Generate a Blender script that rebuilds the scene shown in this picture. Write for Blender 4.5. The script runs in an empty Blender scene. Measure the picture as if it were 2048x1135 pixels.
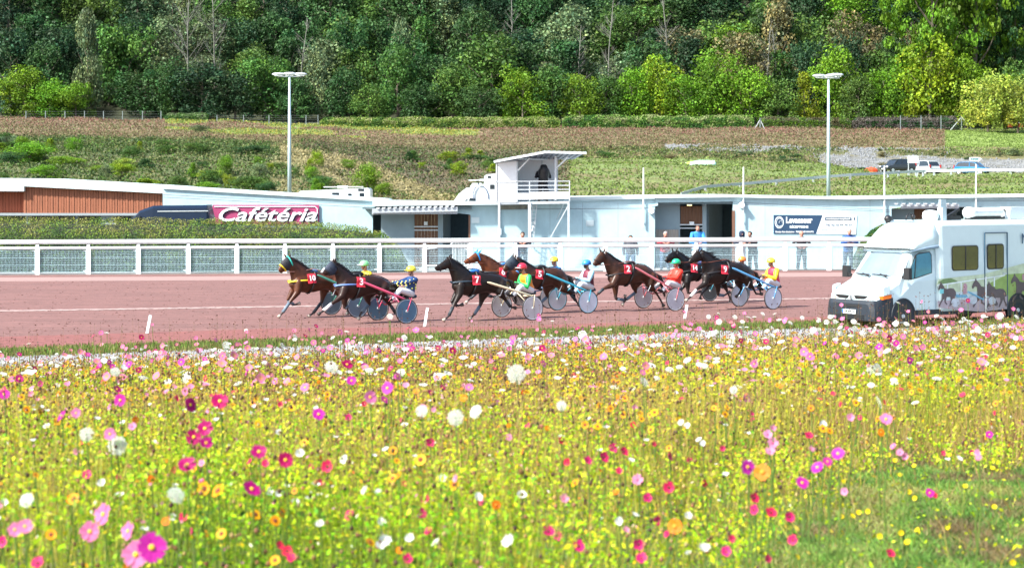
import bpy, math, random
import numpy as np
from mathutils import Vector, Matrix
R = math.radians
random.seed(7)
rng = np.random.default_rng(11)
scene = bpy.context.scene
COL = scene.collection

# ---------------------------------------------------------------- camera, sky, sun, exposure
CAMZ = 4.0; FPX = 4000.0; YH = 368.0
cd = bpy.data.cameras.new('camera'); cam = bpy.data.objects.new('camera', cd); COL.objects.link(cam)
cd.sensor_width = 36.0; cd.lens = 36.0 * FPX / 2048.0
cam.location = (0, 0, CAMZ); cam.rotation_euler = (R(90), 0, 0)
cd.shift_y = -(1135 / 2 - YH) / 2048.0
cd.clip_start = 0.2; cd.clip_end = 3000
cd.dof.use_dof = True; cd.dof.focus_distance = 58.0; cd.dof.aperture_fstop = 4.5
scene.camera = cam
SUN_EL, SUN_AZ = 44.0, 236.0
w = bpy.data.worlds.new('World'); scene.world = w; w.use_nodes = True
nt = w.node_tree; nt.nodes.clear()
sky = nt.nodes.new('ShaderNodeTexSky'); sky.sky_type = 'NISHITA'; sky.sun_disc = False
sky.sun_elevation = R(SUN_EL); sky.sun_rotation = R(SUN_AZ); sky.dust_density = 2.0
bg = nt.nodes.new('ShaderNodeBackground'); bg.inputs[1].default_value = 0.105
wo = nt.nodes.new('ShaderNodeOutputWorld')
nt.links.new(sky.outputs[0], bg.inputs[0]); nt.links.new(bg.outputs[0], wo.inputs[0])
sd = bpy.data.lights.new('sun', 'SUN'); sd.energy = 4.0; sd.angle = R(4.0); sd.color = (1.0, 0.96, 0.88)
sun = bpy.data.objects.new('sun', sd); COL.objects.link(sun)
sv = Vector((math.sin(R(SUN_AZ)) * math.cos(R(SUN_EL)), math.cos(R(SUN_AZ)) * math.cos(R(SUN_EL)), math.sin(R(SUN_EL))))
sun.rotation_euler = sv.to_track_quat('Z', 'Y').to_euler(); sun.location = sv * 50
scene.view_settings.view_transform = 'Standard'; scene.view_settings.look = 'None'
scene.view_settings.gamma = 1.0; scene.view_settings.use_curve_mapping = False
scene.view_settings.exposure = 1.55
scene.cycles.max_bounces = 6; scene.cycles.transparent_max_bounces = 6

# ---------------------------------------------------------------- materials
MATS = {}
def mat(name, col, rough=0.6, var=0.12, scale=6.0, bump=0.0, metal=0.0, trans=0.0, attr=None, emit=0.0, coat=0.0,
        stretch=None, col2=None, spec=0.5):
    if name in MATS: return MATS[name]
    m = bpy.data.materials.new(name); m.use_nodes = True; MATS[name] = m
    t = m.node_tree; n = t.nodes; L = t.links; b = n['Principled BSDF']
    b.inputs['Roughness'].default_value = rough; b.inputs['Metallic'].default_value = metal
    b.inputs['Specular IOR Level'].default_value = spec
    if coat: b.inputs['Coat Weight'].default_value = coat; b.inputs['Coat Roughness'].default_value = 0.08
    if trans: b.inputs['Transmission Weight'].default_value = trans
    tc = n.new('ShaderNodeTexCoord'); mp = n.new('ShaderNodeMapping')
    L.new(tc.outputs['Object'], mp.inputs[0])
    if stretch: mp.inputs['Scale'].default_value = stretch
    nz = n.new('ShaderNodeTexNoise'); nz.inputs['Scale'].default_value = scale; nz.inputs['Detail'].default_value = 6
    nz.inputs['Roughness'].default_value = 0.62
    L.new(mp.outputs[0], nz.inputs['Vector'])
    cr = n.new('ShaderNodeValToRGB'); L.new(nz.outputs['Fac'], cr.inputs[0])
    cr.color_ramp.elements[0].position = 0.3; cr.color_ramp.elements[1].position = 0.7
    if attr:
        at = n.new('ShaderNodeAttribute'); at.attribute_name = attr
        cr.color_ramp.elements[0].color = (1 - var,) * 3 + (1,); cr.color_ramp.elements[1].color = (1 + var,) * 3 + (1,)
        mx = n.new('ShaderNodeMix'); mx.data_type = 'RGBA'; mx.blend_type = 'MULTIPLY'; mx.inputs[0].default_value = 1
        L.new(at.outputs['Color'], mx.inputs[6]); L.new(cr.outputs[0], mx.inputs[7]); src = mx.outputs[2]
    else:
        c2 = col2 if col2 else tuple(min(1, c * (1 + var)) for c in col)
        c1 = col if col2 else tuple(c * (1 - var) for c in col)
        cr.color_ramp.elements[0].color = tuple(c1) + (1,); cr.color_ramp.elements[1].color = tuple(c2) + (1,)
        src = cr.outputs[0]
    L.new(src, b.inputs['Base Color'])
    if emit:
        b.inputs['Emission Strength'].default_value = emit; L.new(src, b.inputs['Emission Color'])
    if bump:
        bp = n.new('ShaderNodeBump'); bp.inputs['Strength'].default_value = bump; bp.inputs['Distance'].default_value = 0.05
        L.new(nz.outputs['Fac'], bp.inputs['Height']); L.new(bp.outputs[0], b.inputs['Normal'])
    return m

def leafmat(name, col=None, var=0.25, scale=2.0, attr=None, tl=0.35, rnd=0.0, rough=0.55):
    """leaf or petal: diffuse with light passing through; per-object random brightness when rnd > 0"""
    if name in MATS: return MATS[name]
    m = mat(name, col or (1, 1, 1), rough=rough, var=var, scale=scale, attr=attr, spec=0.25)
    t = m.node_tree; n = t.nodes; L = t.links; b = n['Principled BSDF']; out = n['Material Output']
    src = b.inputs['Base Color'].links[0].from_socket
    if rnd:
        oi = n.new('ShaderNodeObjectInfo'); hs = n.new('ShaderNodeHueSaturation')
        mr = n.new('ShaderNodeMapRange'); mr.inputs[3].default_value = 1 - rnd; mr.inputs[4].default_value = 1 + rnd
        mh = n.new('ShaderNodeMapRange'); mh.inputs[3].default_value = 0.485; mh.inputs[4].default_value = 0.515
        L.new(oi.outputs['Random'], mr.inputs[0]); L.new(mr.outputs[0], hs.inputs['Value'])
        ml = n.new('ShaderNodeMath'); ml.operation = 'MULTIPLY'; ml.inputs[1].default_value = 7.31
        fr = n.new('ShaderNodeMath'); fr.operation = 'FRACT'
        L.new(oi.outputs['Random'], ml.inputs[0]); L.new(ml.outputs[0], fr.inputs[0]); L.new(fr.outputs[0], mh.inputs[0])
        L.new(mh.outputs[0], hs.inputs['Hue']); L.new(src, hs.inputs['Color']); src = hs.outputs[0]
        L.new(src, b.inputs['Base Color'])
    tr = n.new('ShaderNodeBsdfTranslucent'); L.new(src, tr.inputs[0])
    mx = n.new('ShaderNodeMixShader'); mx.inputs[0].default_value = tl
    L.new(b.outputs[0], mx.inputs[1]); L.new(tr.outputs[0], mx.inputs[2]); L.new(mx.outputs[0], out.inputs['Surface'])
    return m

# ---------------------------------------------------------------- objects
def px2w(px, py, Y): return Vector(((px - 1024) / FPX * Y, Y, CAMZ - (py - YH) / FPX * Y))
def tag(o, label=None, cat=None, group=None, kind=None):
    if label: o['label'] = label
    if cat: o['category'] = cat
    if group: o['group'] = group
    if kind: o['kind'] = kind
    return o
def thing(name, label, cat, loc=(0, 0, 0), rotz=0.0, group=None):
    o = bpy.data.objects.new(name, None); COL.objects.link(o); o.location = loc; o.rotation_euler = (0, 0, rotz)
    o.empty_display_size = 0.3
    return tag(o, label, cat, group)
def root_loc(o):
    while o.parent: o = o.parent
    return o.location
def many(name, fns, m, parent=None):
    for f in fns:
        mb = MB(); f(mb); mb.build(name, m, parent)
def copy_tree(o, parent=None):
    c = o.copy(); COL.objects.link(c)
    if parent: c.parent = parent
    for ch in list(o.children): copy_tree(ch, c)
    return c

class MB:
    def __init__(s): s.v = []; s.f = []; s.m = []; s.mi = 0; s.c = None
    def add(s, vs, fs):
        b = len(s.v); s.v.extend([tuple(p) for p in vs])
        for f in fs: s.f.append(tuple(i + b for i in f)); s.m.append(s.mi)
        return s
    def box(s, c, size, rz=0.0, M=None):
        x, y, z = size[0] / 2, size[1] / 2, size[2] / 2
        vs = [Vector((a * x, b * y, d * z)) for a in (-1, 1) for b in (-1, 1) for d in (-1, 1)]
        if M is None: M = Matrix.Rotation(rz, 3, 'Z')
        vs = [M @ p + Vector(c) for p in vs]
        return s.add(vs, [(0, 1, 3, 2), (4, 6, 7, 5), (0, 4, 5, 1), (2, 3, 7, 6), (0, 2, 6, 4), (1, 5, 7, 3)])
    def bar(s, a, b, wx, wy=None, up=(0, 0, 1)):
        a = Vector(a); b = Vector(b); d = (b - a); l = d.length
        if l < 1e-6: return s
        d.normalize(); u = Vector(up)
        if abs(d.dot(u)) > 0.98: u = Vector((0, 1, 0))
        r = d.cross(u).normalized(); u = r.cross(d); M = Matrix((r, d, u)).transposed()
        return s.box((a + b) / 2, (wx, l, wy or wx), M=M)
    def prism(s, pts, vec):
        n = len(pts); vec = Vector(vec); pts = [Vector(p) for p in pts]
        vs = pts + [p + vec for p in pts]
        fs = [tuple(range(n)), tuple(range(2 * n - 1, n - 1, -1))] + [(i, (i + 1) % n, n + (i + 1) % n, n + i) for i in range(n)]
        fs = [tuple(reversed(f)) if k >= 2 else f for k, f in enumerate(fs)]
        return s.add(vs, fs)
    def rings(s, rings, cap=True, close=False):
        n = len(rings[0]); b = len(s.v)
        for r in rings: s.v.extend([tuple(p) for p in r])
        k = len(rings)
        for i in range(k - 1 + (1 if close else 0)):
            i2 = (i + 1) % k
            for j in range(n):
                j2 = (j + 1) % n
                s.f.append((b + i * n + j, b + i * n + j2, b + i2 * n + j2, b + i2 * n + j)); s.m.append(s.mi)
        if cap and not close:
            s.f.append(tuple(b + j for j in reversed(range(n)))); s.m.append(s.mi)
            s.f.append(tuple(b + (k - 1) * n + j for j in range(n))); s.m.append(s.mi)
        return s
    def tube(s, pts, rad, seg=8, flat=1.0, round_ends=False, up=(0, 1, 0)):
        pts = [Vector(p) for p in pts]
        if not hasattr(rad, '__len__'): rad = [rad] * len(pts)
        rad = list(rad)
        if round_ends:
            d0 = (pts[0] - pts[1]).normalized(); d1 = (pts[-1] - pts[-2]).normalized()
            pts = [pts[0] + d0 * rad[0] * .95, pts[0] + d0 * rad[0] * .6] + pts + [pts[-1] + d1 * rad[-1] * .6, pts[-1] + d1 * rad[-1] * .95]
            rad = [rad[0] * .25, rad[0] * .78] + rad + [rad[-1] * .78, rad[-1] * .25]
        rs = []; up = Vector(up)
        for i, p in enumerate(pts):
            d = (pts[min(i + 1, len(pts) - 1)] - pts[max(i - 1, 0)])
            d = d.normalized() if d.length > 1e-9 else Vector((0, 0, 1))
            u = up if abs(d.dot(up)) < 0.95 else Vector((1, 0, 0))
            a = d.cross(u).normalized(); b2 = a.cross(d).normalized()
            rs.append([p + a * (math.cos(t) * rad[i]) + b2 * (math.sin(t) * rad[i] * flat) for t in [2 * math.pi * k / seg for k in range(seg)]])
        return s.rings(rs)
    def ball(s, c, r, seg=10, rg=7):
        if not hasattr(r, '__len__'): r = (r, r, r)
        rs = []
        for i in range(rg + 1):
            ph = math.pi * (0.02 + 0.96 * i / rg); 
            rs.append([(c[0] + r[0] * math.sin(ph) * math.cos(t), c[1] + r[1] * math.sin(ph) * math.sin(t), c[2] - r[2] * math.cos(ph)) for t in [2 * math.pi * k / seg for k in range(seg)]])
        return s.rings(rs)
    def mesh(s, name, mats, off=(0, 0, 0), smooth=False):
        me = bpy.data.meshes.new(name); ox, oy, oz = off
        me.from_pydata([(x - ox, y - oy, z - oz) for x, y, z in s.v], [], s.f)
        if not isinstance(mats, (list, tuple)): mats = [mats]
        for m in mats: me.materials.append(m)
        me.polygons.foreach_set('material_index', s.m)
        me.polygons.foreach_set('use_smooth', [smooth] * len(me.polygons))
        me.update(); return me
    def build(s, name, mats, parent=None, smooth=False, loc=None, local=False):
        """geometry given in world space unless local; a root mesh gets its origin at loc"""
        if parent is not None: off = (0, 0, 0) if local else tuple(root_loc(parent))
        else: off = (0, 0, 0) if (local or loc is None) else tuple(loc)
        me = s.mesh(name, mats, off, smooth); o = bpy.data.objects.new(name, me); COL.objects.link(o)
        if parent is not None: o.parent = parent
        elif loc is not None: o.location = loc
        return o
    def bbox_base(s):
        a = np.array(s.v); return (float(a[:, 0].mean()), float(a[:, 1].mean()), float(a[:, 2].min()))

def pmesh(name, V, F, mats, cols=None, midx=None, smooth=False):
    """fast numpy mesh; F is (n,3) or (n,4); cols per vertex (n,3)"""
    me = bpy.data.meshes.new(name); V = np.asarray(V, np.float32); F = np.asarray(F, np.int32); k = F.shape[1]
    me.vertices.add(len(V)); me.vertices.foreach_set('co', V.ravel())
    me.loops.add(F.size); me.loops.foreach_set('vertex_index', F.ravel())
    me.polygons.add(len(F)); me.polygons.foreach_set('loop_start', np.arange(0, F.size, k, dtype=np.int32))
    if not isinstance(mats, (list, tuple)): mats = [mats]
    for m in mats: me.materials.append(m)
    if midx is not None: me.polygons.foreach_set('material_index', np.asarray(midx, np.int32))
    me.polygons.foreach_set('use_smooth', np.full(len(F), smooth))
    me.update(calc_edges=True)
    if cols is not None:
        a = me.color_attributes.new('Col', 'FLOAT_COLOR', 'POINT')
        c = np.ones((len(V), 4), np.float32); c[:, :3] = cols; a.data.foreach_set('color', c.ravel())
    return me
def pobj(name, me, parent=None, loc=None):
    o = bpy.data.objects.new(name, me); COL.objects.link(o)
    if parent is not None: o.parent = parent
    if loc is not None: o.location = loc
    return o

def organic(mb, voxel, smooth=6, name='tmp'):
    """fuse overlapping lofts into one continuous smooth surface"""
    me = mb.mesh(name, [], smooth=True); o = bpy.data.objects.new(name, me); COL.objects.link(o)
    r = o.modifiers.new('r', 'REMESH'); r.mode = 'VOXEL'; r.voxel_size = voxel; r.use_smooth_shade = True
    s = o.modifiers.new('s', 'SMOOTH'); s.factor = 0.5; s.iterations = smooth
    dg = bpy.context.evaluated_depsgraph_get(); ev = o.evaluated_get(dg)
    m2 = bpy.data.meshes.new_from_object(ev, depsgraph=dg)
    bpy.data.objects.remove(o); bpy.data.meshes.remove(me)
    out = MB(); out.v = [tuple(v.co) for v in m2.vertices]; out.f = [tuple(p.vertices) for p in m2.polygons]; out.m = [0] * len(out.f)
    bpy.data.meshes.remove(m2)
    return out

def text_mb(body, size, bold=0.0, extrude=0.004, shear=0.0, align='CENTER', spacing=1.0, sx=1.0):
    """letters as a mesh in the XZ plane facing -Y, centred on the origin"""
    cu = bpy.data.curves.new('t', 'FONT'); cu.body = body; cu.size = size; cu.offset = bold; cu.extrude = extrude
    cu.align_x = align; cu.align_y = 'CENTER'; cu.shear = shear; cu.space_character = spacing; cu.resolution_u = 3
    o = bpy.data.objects.new('t', cu); COL.objects.link(o)
    dg = bpy.context.evaluated_depsgraph_get(); m2 = bpy.data.meshes.new_from_object(o.evaluated_get(dg), depsgraph=dg)
    mb = MB(); mb.v = [(v.co.x * sx, -v.co.z, v.co.y) for v in m2.vertices]; mb.f = [tuple(p.vertices) for p in m2.polygons]; mb.m = [0] * len(mb.f)
    bpy.data.objects.remove(o); bpy.data.curves.remove(cu); bpy.data.meshes.remove(m2)
    return mb
def place(mb, M):
    mb.v = [tuple(M @ Vector(p)) for p in mb.v]; return mb

# smooth value noise for terrain and colour patches
_N = np.random.default_rng(3).random((256, 256))
def vnoise(x, y):
    x = np.asarray(x, float); y = np.asarray(y, float)
    xi = np.floor(x).astype(int); yi = np.floor(y).astype(int); fx = x - xi; fy = y - yi
    fx = fx * fx * (3 - 2 * fx); fy = fy * fy * (3 - 2 * fy)
    g = lambda a, b: _N[a % 256, b % 256]
    return (g(xi, yi) * (1 - fx) + g(xi + 1, yi) * fx) * (1 - fy) + (g(xi, yi + 1) * (1 - fx) + g(xi + 1, yi + 1) * fx) * fy
def fbm(x, y, o=4):
    s = 0; a = 0.5; t = 0
    for i in range(o): s = s + a * vnoise(x * 2 ** i + i * 17.3, y * 2 ** i + i * 9.1); t += a; a *= 0.55
    return s / t
# ---------------------------------------------------------------- terrain
TPX = np.array([-700, 0, 300, 600, 780, 900, 1000, 1150, 1400, 1600, 1800, 2048, 2800.])
TY = np.array([125, 150, 170, 190, 205, 216, 235, 262, 290, 310.])
TT = np.array([
 [470, 470, 470, 470, 470, 470, 470, 470, 470, 470, 470, 470, 470],
 [372, 372, 385, 395, 402, 402, 402, 394, 394, 394, 394, 390, 390],
 [335, 335, 345, 358, 392, 398, 396, 362, 372, 376, 372, 366, 364],
 [300, 302, 308, 316, 360, 392, 386, 330, 334, 346, 352, 350, 350],
 [291, 292, 296, 300, 330, 352, 352, 326, 326, 335, 349, 348, 348],
 [286, 287, 290, 297, 308, 322, 325, 318, 316, 325, 348, 347, 347],
 [276, 278, 282, 288, 298, 303, 303, 300, 296, 300, 306, 305, 305],
 [258, 260, 264, 272, 280, 281, 280, 280, 278, 278, 280, 280, 278],
 [238, 240, 243, 252, 258, 258, 258, 258, 258, 258, 258, 264, 262],
 [226, 228, 232, 240, 245, 245, 245, 246, 246, 246, 248, 252, 250.]])
def terr(X, Y):
    X = np.asarray(X, float); Y = np.asarray(Y, float)
    px = np.clip(1024 + FPX * X / np.maximum(Y, 1.0), -690, 2790)
    # hillside beyond the stables
    Yc = np.clip(Y, 125, 309.9); j = np.clip(np.searchsorted(TPX, px) - 1, 0, len(TPX) - 2); i = np.clip(np.searchsorted(TY, Yc) - 1, 0, len(TY) - 2)
    a = (px - TPX[j]) / (TPX[j + 1] - TPX[j]); b = (Yc - TY[i]) / (TY[i + 1] - TY[i])
    a = a * a * (3 - 2 * a)
    yy = (TT[i, j] * (1 - a) + TT[i, j + 1] * a) * (1 - b) + (TT[i + 1, j] * (1 - a) + TT[i + 1, j + 1] * a) * b
    zb = CAMZ - (yy - YH) / FPX * Yc
    zb = zb + np.clip((Y - 135) / 30, 0, 1) * (fbm(X * .16, Y * .16) - .5) * 0.7
    zf = zb + np.clip(Y - 310, 0, 400) * 0.45
    zc = 0.8 * np.clip((Y - 103) / 12, 0, 1) * np.ones_like(X)
    u = np.clip((Y - 112) / 16, 0, 1)
    z = zc * (1 - u) + zf * u
    # flower bank in front of the camera
    edge = np.clip((px) / 2048, -0.3, 1.3)
    ze = 0.78 + 0.62 * edge
    g = np.where(Y < 12, 2.15, np.where(Y < 30, 2.15 + (ze - 2.15) * (Y - 12) / 18, ze * np.clip((41 - Y) / 11, 0, 1)))
    g = g + (fbm(X * .5 + 40, Y * .5) - .5) * 0.12 * (Y < 38)
    return np.where(Y < 60, np.where(Y < 41, g, 0.0), np.where(Y < 103, 0.0, z))
def terr1(x, y): return float(terr(np.array([x]), np.array([y]))[0])
def solve_ground(px, yimg, y0=126.0, y1=300.0):
    for Y in np.arange(y0, y1, .5):
        if YH - (terr1((px - 1024) / FPX * Y, Y) - CAMZ) / Y * FPX <= yimg: return float(Y)
    return y1
def ground_pt(px, Y): 
    x = (px - 1024) / FPX * Y; return Vector((x, Y, terr1(x, Y)))

ys = np.concatenate([np.arange(-40, 4, 4), np.arange(4, 42, 0.5), np.arange(42, 103, 3), np.arange(103, 140, 1.5), np.arange(140, 312, 0.9), np.arange(312, 520, 6)])
us = np.concatenate([np.linspace(-1.0, -0.34, 10), np.linspace(-0.33, 0.33, 260), np.linspace(0.34, 1.0, 10)])
YY, UU = np.meshgrid(ys, us, indexing='ij'); XX = UU * np.maximum(np.abs(YY), 30)
ZZ = terr(XX, YY)
V = np.stack([XX, YY, ZZ], -1).reshape(-1, 3); ny, nx = YY.shape
I = (np.arange(ny - 1)[:, None] * nx + np.arange(nx - 1)[None]).ravel()
F = np.stack([I, I + 1, I + nx + 1, I + nx], 1)
# surface colour zones of the land (grass, dry meadow, scree, soil, painted shading of the hump)
px = 1024 + FPX * XX / np.maximum(YY, 1); n1 = fbm(XX * .35, YY * .35); n2 = fbm(XX * 1.3 + 9, YY * 1.3); n3 = fbm(XX * .1 + 3, YY * .1)
def lerp(a, b, t): t = np.clip(t, 0, 1)[..., None]; return np.array(a) * (1 - t) + np.array(b) * t
GR = (0.085, 0.125, 0.03); DRY = (0.17, 0.145, 0.062); DK = (0.065, 0.082, 0.026); REDD = (0.22, 0.13, 0.085); SCREE = (0.17, 0.18, 0.18); BRT = (0.17, 0.24, 0.05)
def m3(base, tgt, mask): return base * (1 - mask[..., None]) + tgt * mask[..., None]
C = lerp(GR, DRY, (n1 - .35) * 3)
C = lerp((0, 0, 0), (1, 1, 1), np.ones_like(n1)) * C
YJ = YY + (n1 - .5) * 14
bank = ((YY > 128) & (YJ < 236)).astype(float)
C = m3(C, lerp(DK, DRY, (n2 * .6 + n1 * .7 - .42) * 3.0), bank)
C = m3(C, lerp(DRY, (0.25, 0.22, 0.1), (n2 - .3) * 2), np.clip((n3 - .5) * 8, 0, 1) * bank * (px < 1000) * (px > 540))
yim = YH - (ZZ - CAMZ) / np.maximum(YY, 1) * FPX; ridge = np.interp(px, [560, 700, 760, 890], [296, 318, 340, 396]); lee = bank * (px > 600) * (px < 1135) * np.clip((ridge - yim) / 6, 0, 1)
C = m3(C, lerp((0.06, 0.075, 0.03), (0.14, 0.105, 0.06), (n2 * .6 + n1 * .6 - .45) * 4), lee)  # dark scrub and soil past the crest, also painting in the hump's shading
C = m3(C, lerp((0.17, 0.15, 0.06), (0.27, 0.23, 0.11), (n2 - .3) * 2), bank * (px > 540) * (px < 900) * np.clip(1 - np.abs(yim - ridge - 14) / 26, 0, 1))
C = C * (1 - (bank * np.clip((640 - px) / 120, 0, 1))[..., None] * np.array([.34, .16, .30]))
lawn = bank * np.clip((px - 1130) / 30, 0, 1) * np.clip(1 - (YY - 214) / 4, 0, 1)
C = m3(C, lerp((0.14, 0.125, 0.05), (0.12, 0.18, 0.045), (n1 - .42) * 5 + (YY > 186) * .6), lawn * .85)
mead = np.clip((YJ - 236) / 6, 0, 1) * np.clip((296 - YY) / 4, 0, 1)
C = m3(C, lerp((0.17, 0.14, 0.07), np.array(REDD) * .78, (n1 - .35) * 2 + (YY - 262) / 50), mead)
C = m3(C, lerp(BRT, (0.32, 0.27, 0.04), (n2 - .4) * 3), mead * np.clip((n3 - .42) * 6, 0, 1) * (px < 950) * (px > 330) * (YY > 262) * .8)
C = m3(C, np.array(BRT) * np.ones_like(C), mead * (px > 1890) * (YY > 248))
scree = np.clip((YY - 216) / 2, 0, 1) * np.clip((246 - YY) / 2, 0, 1) * (px > 1330)
sm = scree * np.where(YY < 230, np.clip((px - 1620) / 40, 0, 1), np.clip((n1 - .43) * 9, 0, 1) * (px < 1880))
C = m3(C, lerp(SCREE, (0.11, 0.11, 0.09), (n2 - .4) * 4), sm)
C = m3(C, lerp(DK, DRY, (n2 - .4) * 3), scree * (px > 1750) * np.clip((YY - 232) / 2, 0, 1))
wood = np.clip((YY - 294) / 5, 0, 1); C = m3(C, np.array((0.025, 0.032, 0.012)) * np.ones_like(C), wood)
near = (YY < 42).astype(float); C = m3(C, lerp((0.09, 0.14, 0.03), (0.16, 0.125, 0.055), (n1 - .4) * 3), near)
flat = ((YY > 42) & (YY < 128)).astype(float); C = m3(C, lerp((0.2, 0.19, 0.16), (0.26, 0.25, 0.22), (n1 - .4) * 3), flat * (YY > 86))
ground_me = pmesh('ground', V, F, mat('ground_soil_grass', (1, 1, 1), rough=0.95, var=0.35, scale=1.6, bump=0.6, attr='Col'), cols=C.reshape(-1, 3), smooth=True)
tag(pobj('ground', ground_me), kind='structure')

# sheets on the flat: (px, y_far, y_near) pairs measured across the track
def sheet(name, rows, z, m, kind='structure', n=3):
    V = []; F = []
    for px, ya, yb in rows:
        for k in range(n + 1):
            y = ya + (yb - ya) * k / n; Y = 16000.0 / (y - YH); V.append(((px - 1024) / FPX * Y, Y, z))
    for i in range(len(rows) - 1):
        for k in range(n):
            a = i * (n + 1) + k; b = a + n + 1; F.append((a, a + 1, b + 1, b))
    me = bpy.data.meshes.new(name); me.from_pydata(V, [], F); me.materials.append(m); me.update()
    return tag(pobj(name, me), kind=kind)
track_m = mat('red_track_sand', (0.185, 0.090, 0.080), rough=0.95, var=0.30, scale=5.0, bump=0.8, stretch=(0.30, 2.0, 1))
def add_streaks(m, sx, sy, amt, scale):
    """second, finer layer of hoof and harrow marks multiplied over the sand colour"""
    t = m.node_tree; n = t.nodes; L = t.links; b = n['Principled BSDF']; src = b.inputs['Base Color'].links[0].from_socket
    tc = n.new('ShaderNodeTexCoord'); mp = n.new('ShaderNodeMapping'); mp.inputs['Scale'].default_value = (sx, sy, 1); L.new(tc.outputs['Object'], mp.inputs[0])
    z = n.new('ShaderNodeTexNoise'); z.inputs['Scale'].default_value = scale; z.inputs['Detail'].default_value = 8; z.inputs['Roughness'].default_value = .75; L.new(mp.outputs[0], z.inputs['Vector'])
    cr = n.new('ShaderNodeValToRGB'); cr.color_ramp.elements[0].position = .38; cr.color_ramp.elements[1].position = .62; cr.color_ramp.elements[0].color = (1 - amt, 1 - amt, 1 - amt, 1); cr.color_ramp.elements[1].color = (1 + amt * .6,) * 3 + (1,)
    L.new(z.outputs['Fac'], cr.inputs[0]); mx = n.new('ShaderNodeMix'); mx.data_type = 'RGBA'; mx.blend_type = 'MULTIPLY'; mx.inputs[0].default_value = 1
    L.new(src, mx.inputs[6]); L.new(cr.outputs[0], mx.inputs[7]); L.new(mx.outputs[2], b.inputs['Base Color'])
add_streaks(track_m, .12, 1.6, .28, 1.6); add_streaks(track_m, 1.0, 2.2, .30, 7.0)
track_d = mat('red_track_margin', (0.195, 0.068, 0.060), rough=0.95, var=0.25, scale=5.0, bump=0.6); add_streaks(track_d, .4, 1.8, .25, 3.0)
sheet('race_track', [(-900, 560, 708), (0, 550, 700), (570, 547, 686), (1000, 544, 671), (1400, 542, 657), (1700, 540, 650), (2100, 538, 644), (2900, 536, 632)], 0.008, track_m, n=10)
sheet('track_margin', [(-900, 690, 726), (0, 674, 708), (560, 657, 690), (1000, 653, 674), (1400, 640, 660), (1700, 632, 652), (2100, 622, 646), (2900, 606, 634)], 0.012, track_d)
sheet('track_far_strip', [(-900, 566, 574), (0, 555, 563), (570, 552, 560), (1000, 549, 557), (1400, 547, 555), (1700, 545, 553), (2900, 540, 547)], 0.012, mat('pale_sand_strip', (0.27, 0.17, 0.155), rough=.95, var=.1, bump=.2))
lm_ = mat('white_line_sand', (0.34, 0.25, 0.23), rough=.95, var=.3, scale=6, bump=.4); add_streaks(lm_, .5, 1, .4, 4.0)
_r = random.Random(3); LX = list(range(-900, 2901, 7))
sheet('track_line', [(x, float(np.interp(x, [-900, 0, 560, 1000, 1640, 2100, 2900], [630.4, 621, 612.4, 605.2, 596.4, 590.4, 580.4])) + _r.uniform(-.5, .35), float(np.interp(x, [-900, 0, 560, 1000, 1640, 2100, 2900], [633, 623.2, 614.4, 607, 598, 591.8, 581.8])) + _r.uniform(-.35, .9)) for x in LX], 0.016, lm_, n=1)
sheet('grass_verge', [(-900, 720, 740), (0, 702, 718), (560, 684, 696), (1000, 667, 680), (1400, 655, 664), (1700, 647, 655), (2100, 640, 650), (2900, 630, 640)], 0.016, mat('verge_grass', (0.10, 0.16, 0.035), rough=.95, var=.35, scale=9, bump=.8))
sheet('gravel_path', [(-900, 738, 800), (0, 714, 760), (560, 694, 730), (1000, 678, 712), (1400, 663, 700), (1700, 654, 690), (2100, 648, 690), (2900, 640, 680)], 0.020, mat('pale_gravel', (0.27, 0.28, 0.30), rough=.95, var=.3, scale=30, bump=.6))
sheet('paved_apron', [(-900, 540, 555), (0, 532, 549.5), (1000, 530, 543.5), (1700, 529, 539.5), (2900, 527, 535)], 0.006, mat('apron_concrete', (0.22, 0.23, 0.23), rough=.9, var=.12))
# ---------------------------------------------------------------- stable buildings
def P3(pts, Y): return [px2w(x, y, Y) for x, y in pts]
def pz(px, z, Y): return Vector(((px - 1024) / FPX * Y, Y, z))
def pris(mb, pts, Y, d=0.3): return mb.prism(P3(pts, Y), (0, d, 0))
def one(name, fn, m, parent=None, smooth=False, **k):
    mb = MB(); fn(mb); return mb.build(name, m, parent, smooth, **k)
WY = 95.5; GB = YH + 16000 / WY
wallm = mat('white_render_wall', (0.37, 0.53, 0.58), rough=0.85, var=0.07, scale=0.7, bump=0.05, stretch=(1, 1, 1.2))
_t = wallm.node_tree; add_streaks(wallm, 1.6, 1, .07, 1.3)
wallg = mat('grey_render_wall', (0.25, 0.33, 0.37), rough=0.85, var=0.08, scale=1.2)
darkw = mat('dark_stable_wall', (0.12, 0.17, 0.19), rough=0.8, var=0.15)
fasc = mat('grey_metal_fascia', (0.40, 0.44, 0.48), rough=0.5, var=0.08, metal=0.2)
roofm = mat('white_roof_membrane', (0.52, 0.62, 0.64), rough=0.7, var=0.05, scale=0.5)
groove = mat('joint_shadow_gap', (0.20, 0.24, 0.27), rough=0.8)
woodd = mat('brown_stable_door', (0.13, 0.06, 0.03), rough=0.7, var=0.4, scale=3, stretch=(7, 1, 0.4))
woodg = mat('weathered_grey_boards', (0.34, 0.30, 0.26), rough=0.8, var=0.25, scale=3, stretch=(8, 1, 0.5))
redb = mat('red_cedar_boards', (0.27, 0.095, 0.048), rough=0.75, var=0.3, scale=1.5, stretch=(6, 1, 0.5))
redb2 = mat('deep_red_cedar', (0.30, 0.07, 0.03), rough=0.7, var=0.2, scale=1.5, stretch=(6, 1, 0.5))
white = mat('white_paint', (0.72, 0.78, 0.80), rough=0.45, var=0.03)
galv = mat('galvanised_steel', (0.55, 0.60, 0.63), rough=0.45, var=0.1, metal=0.35)
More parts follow.
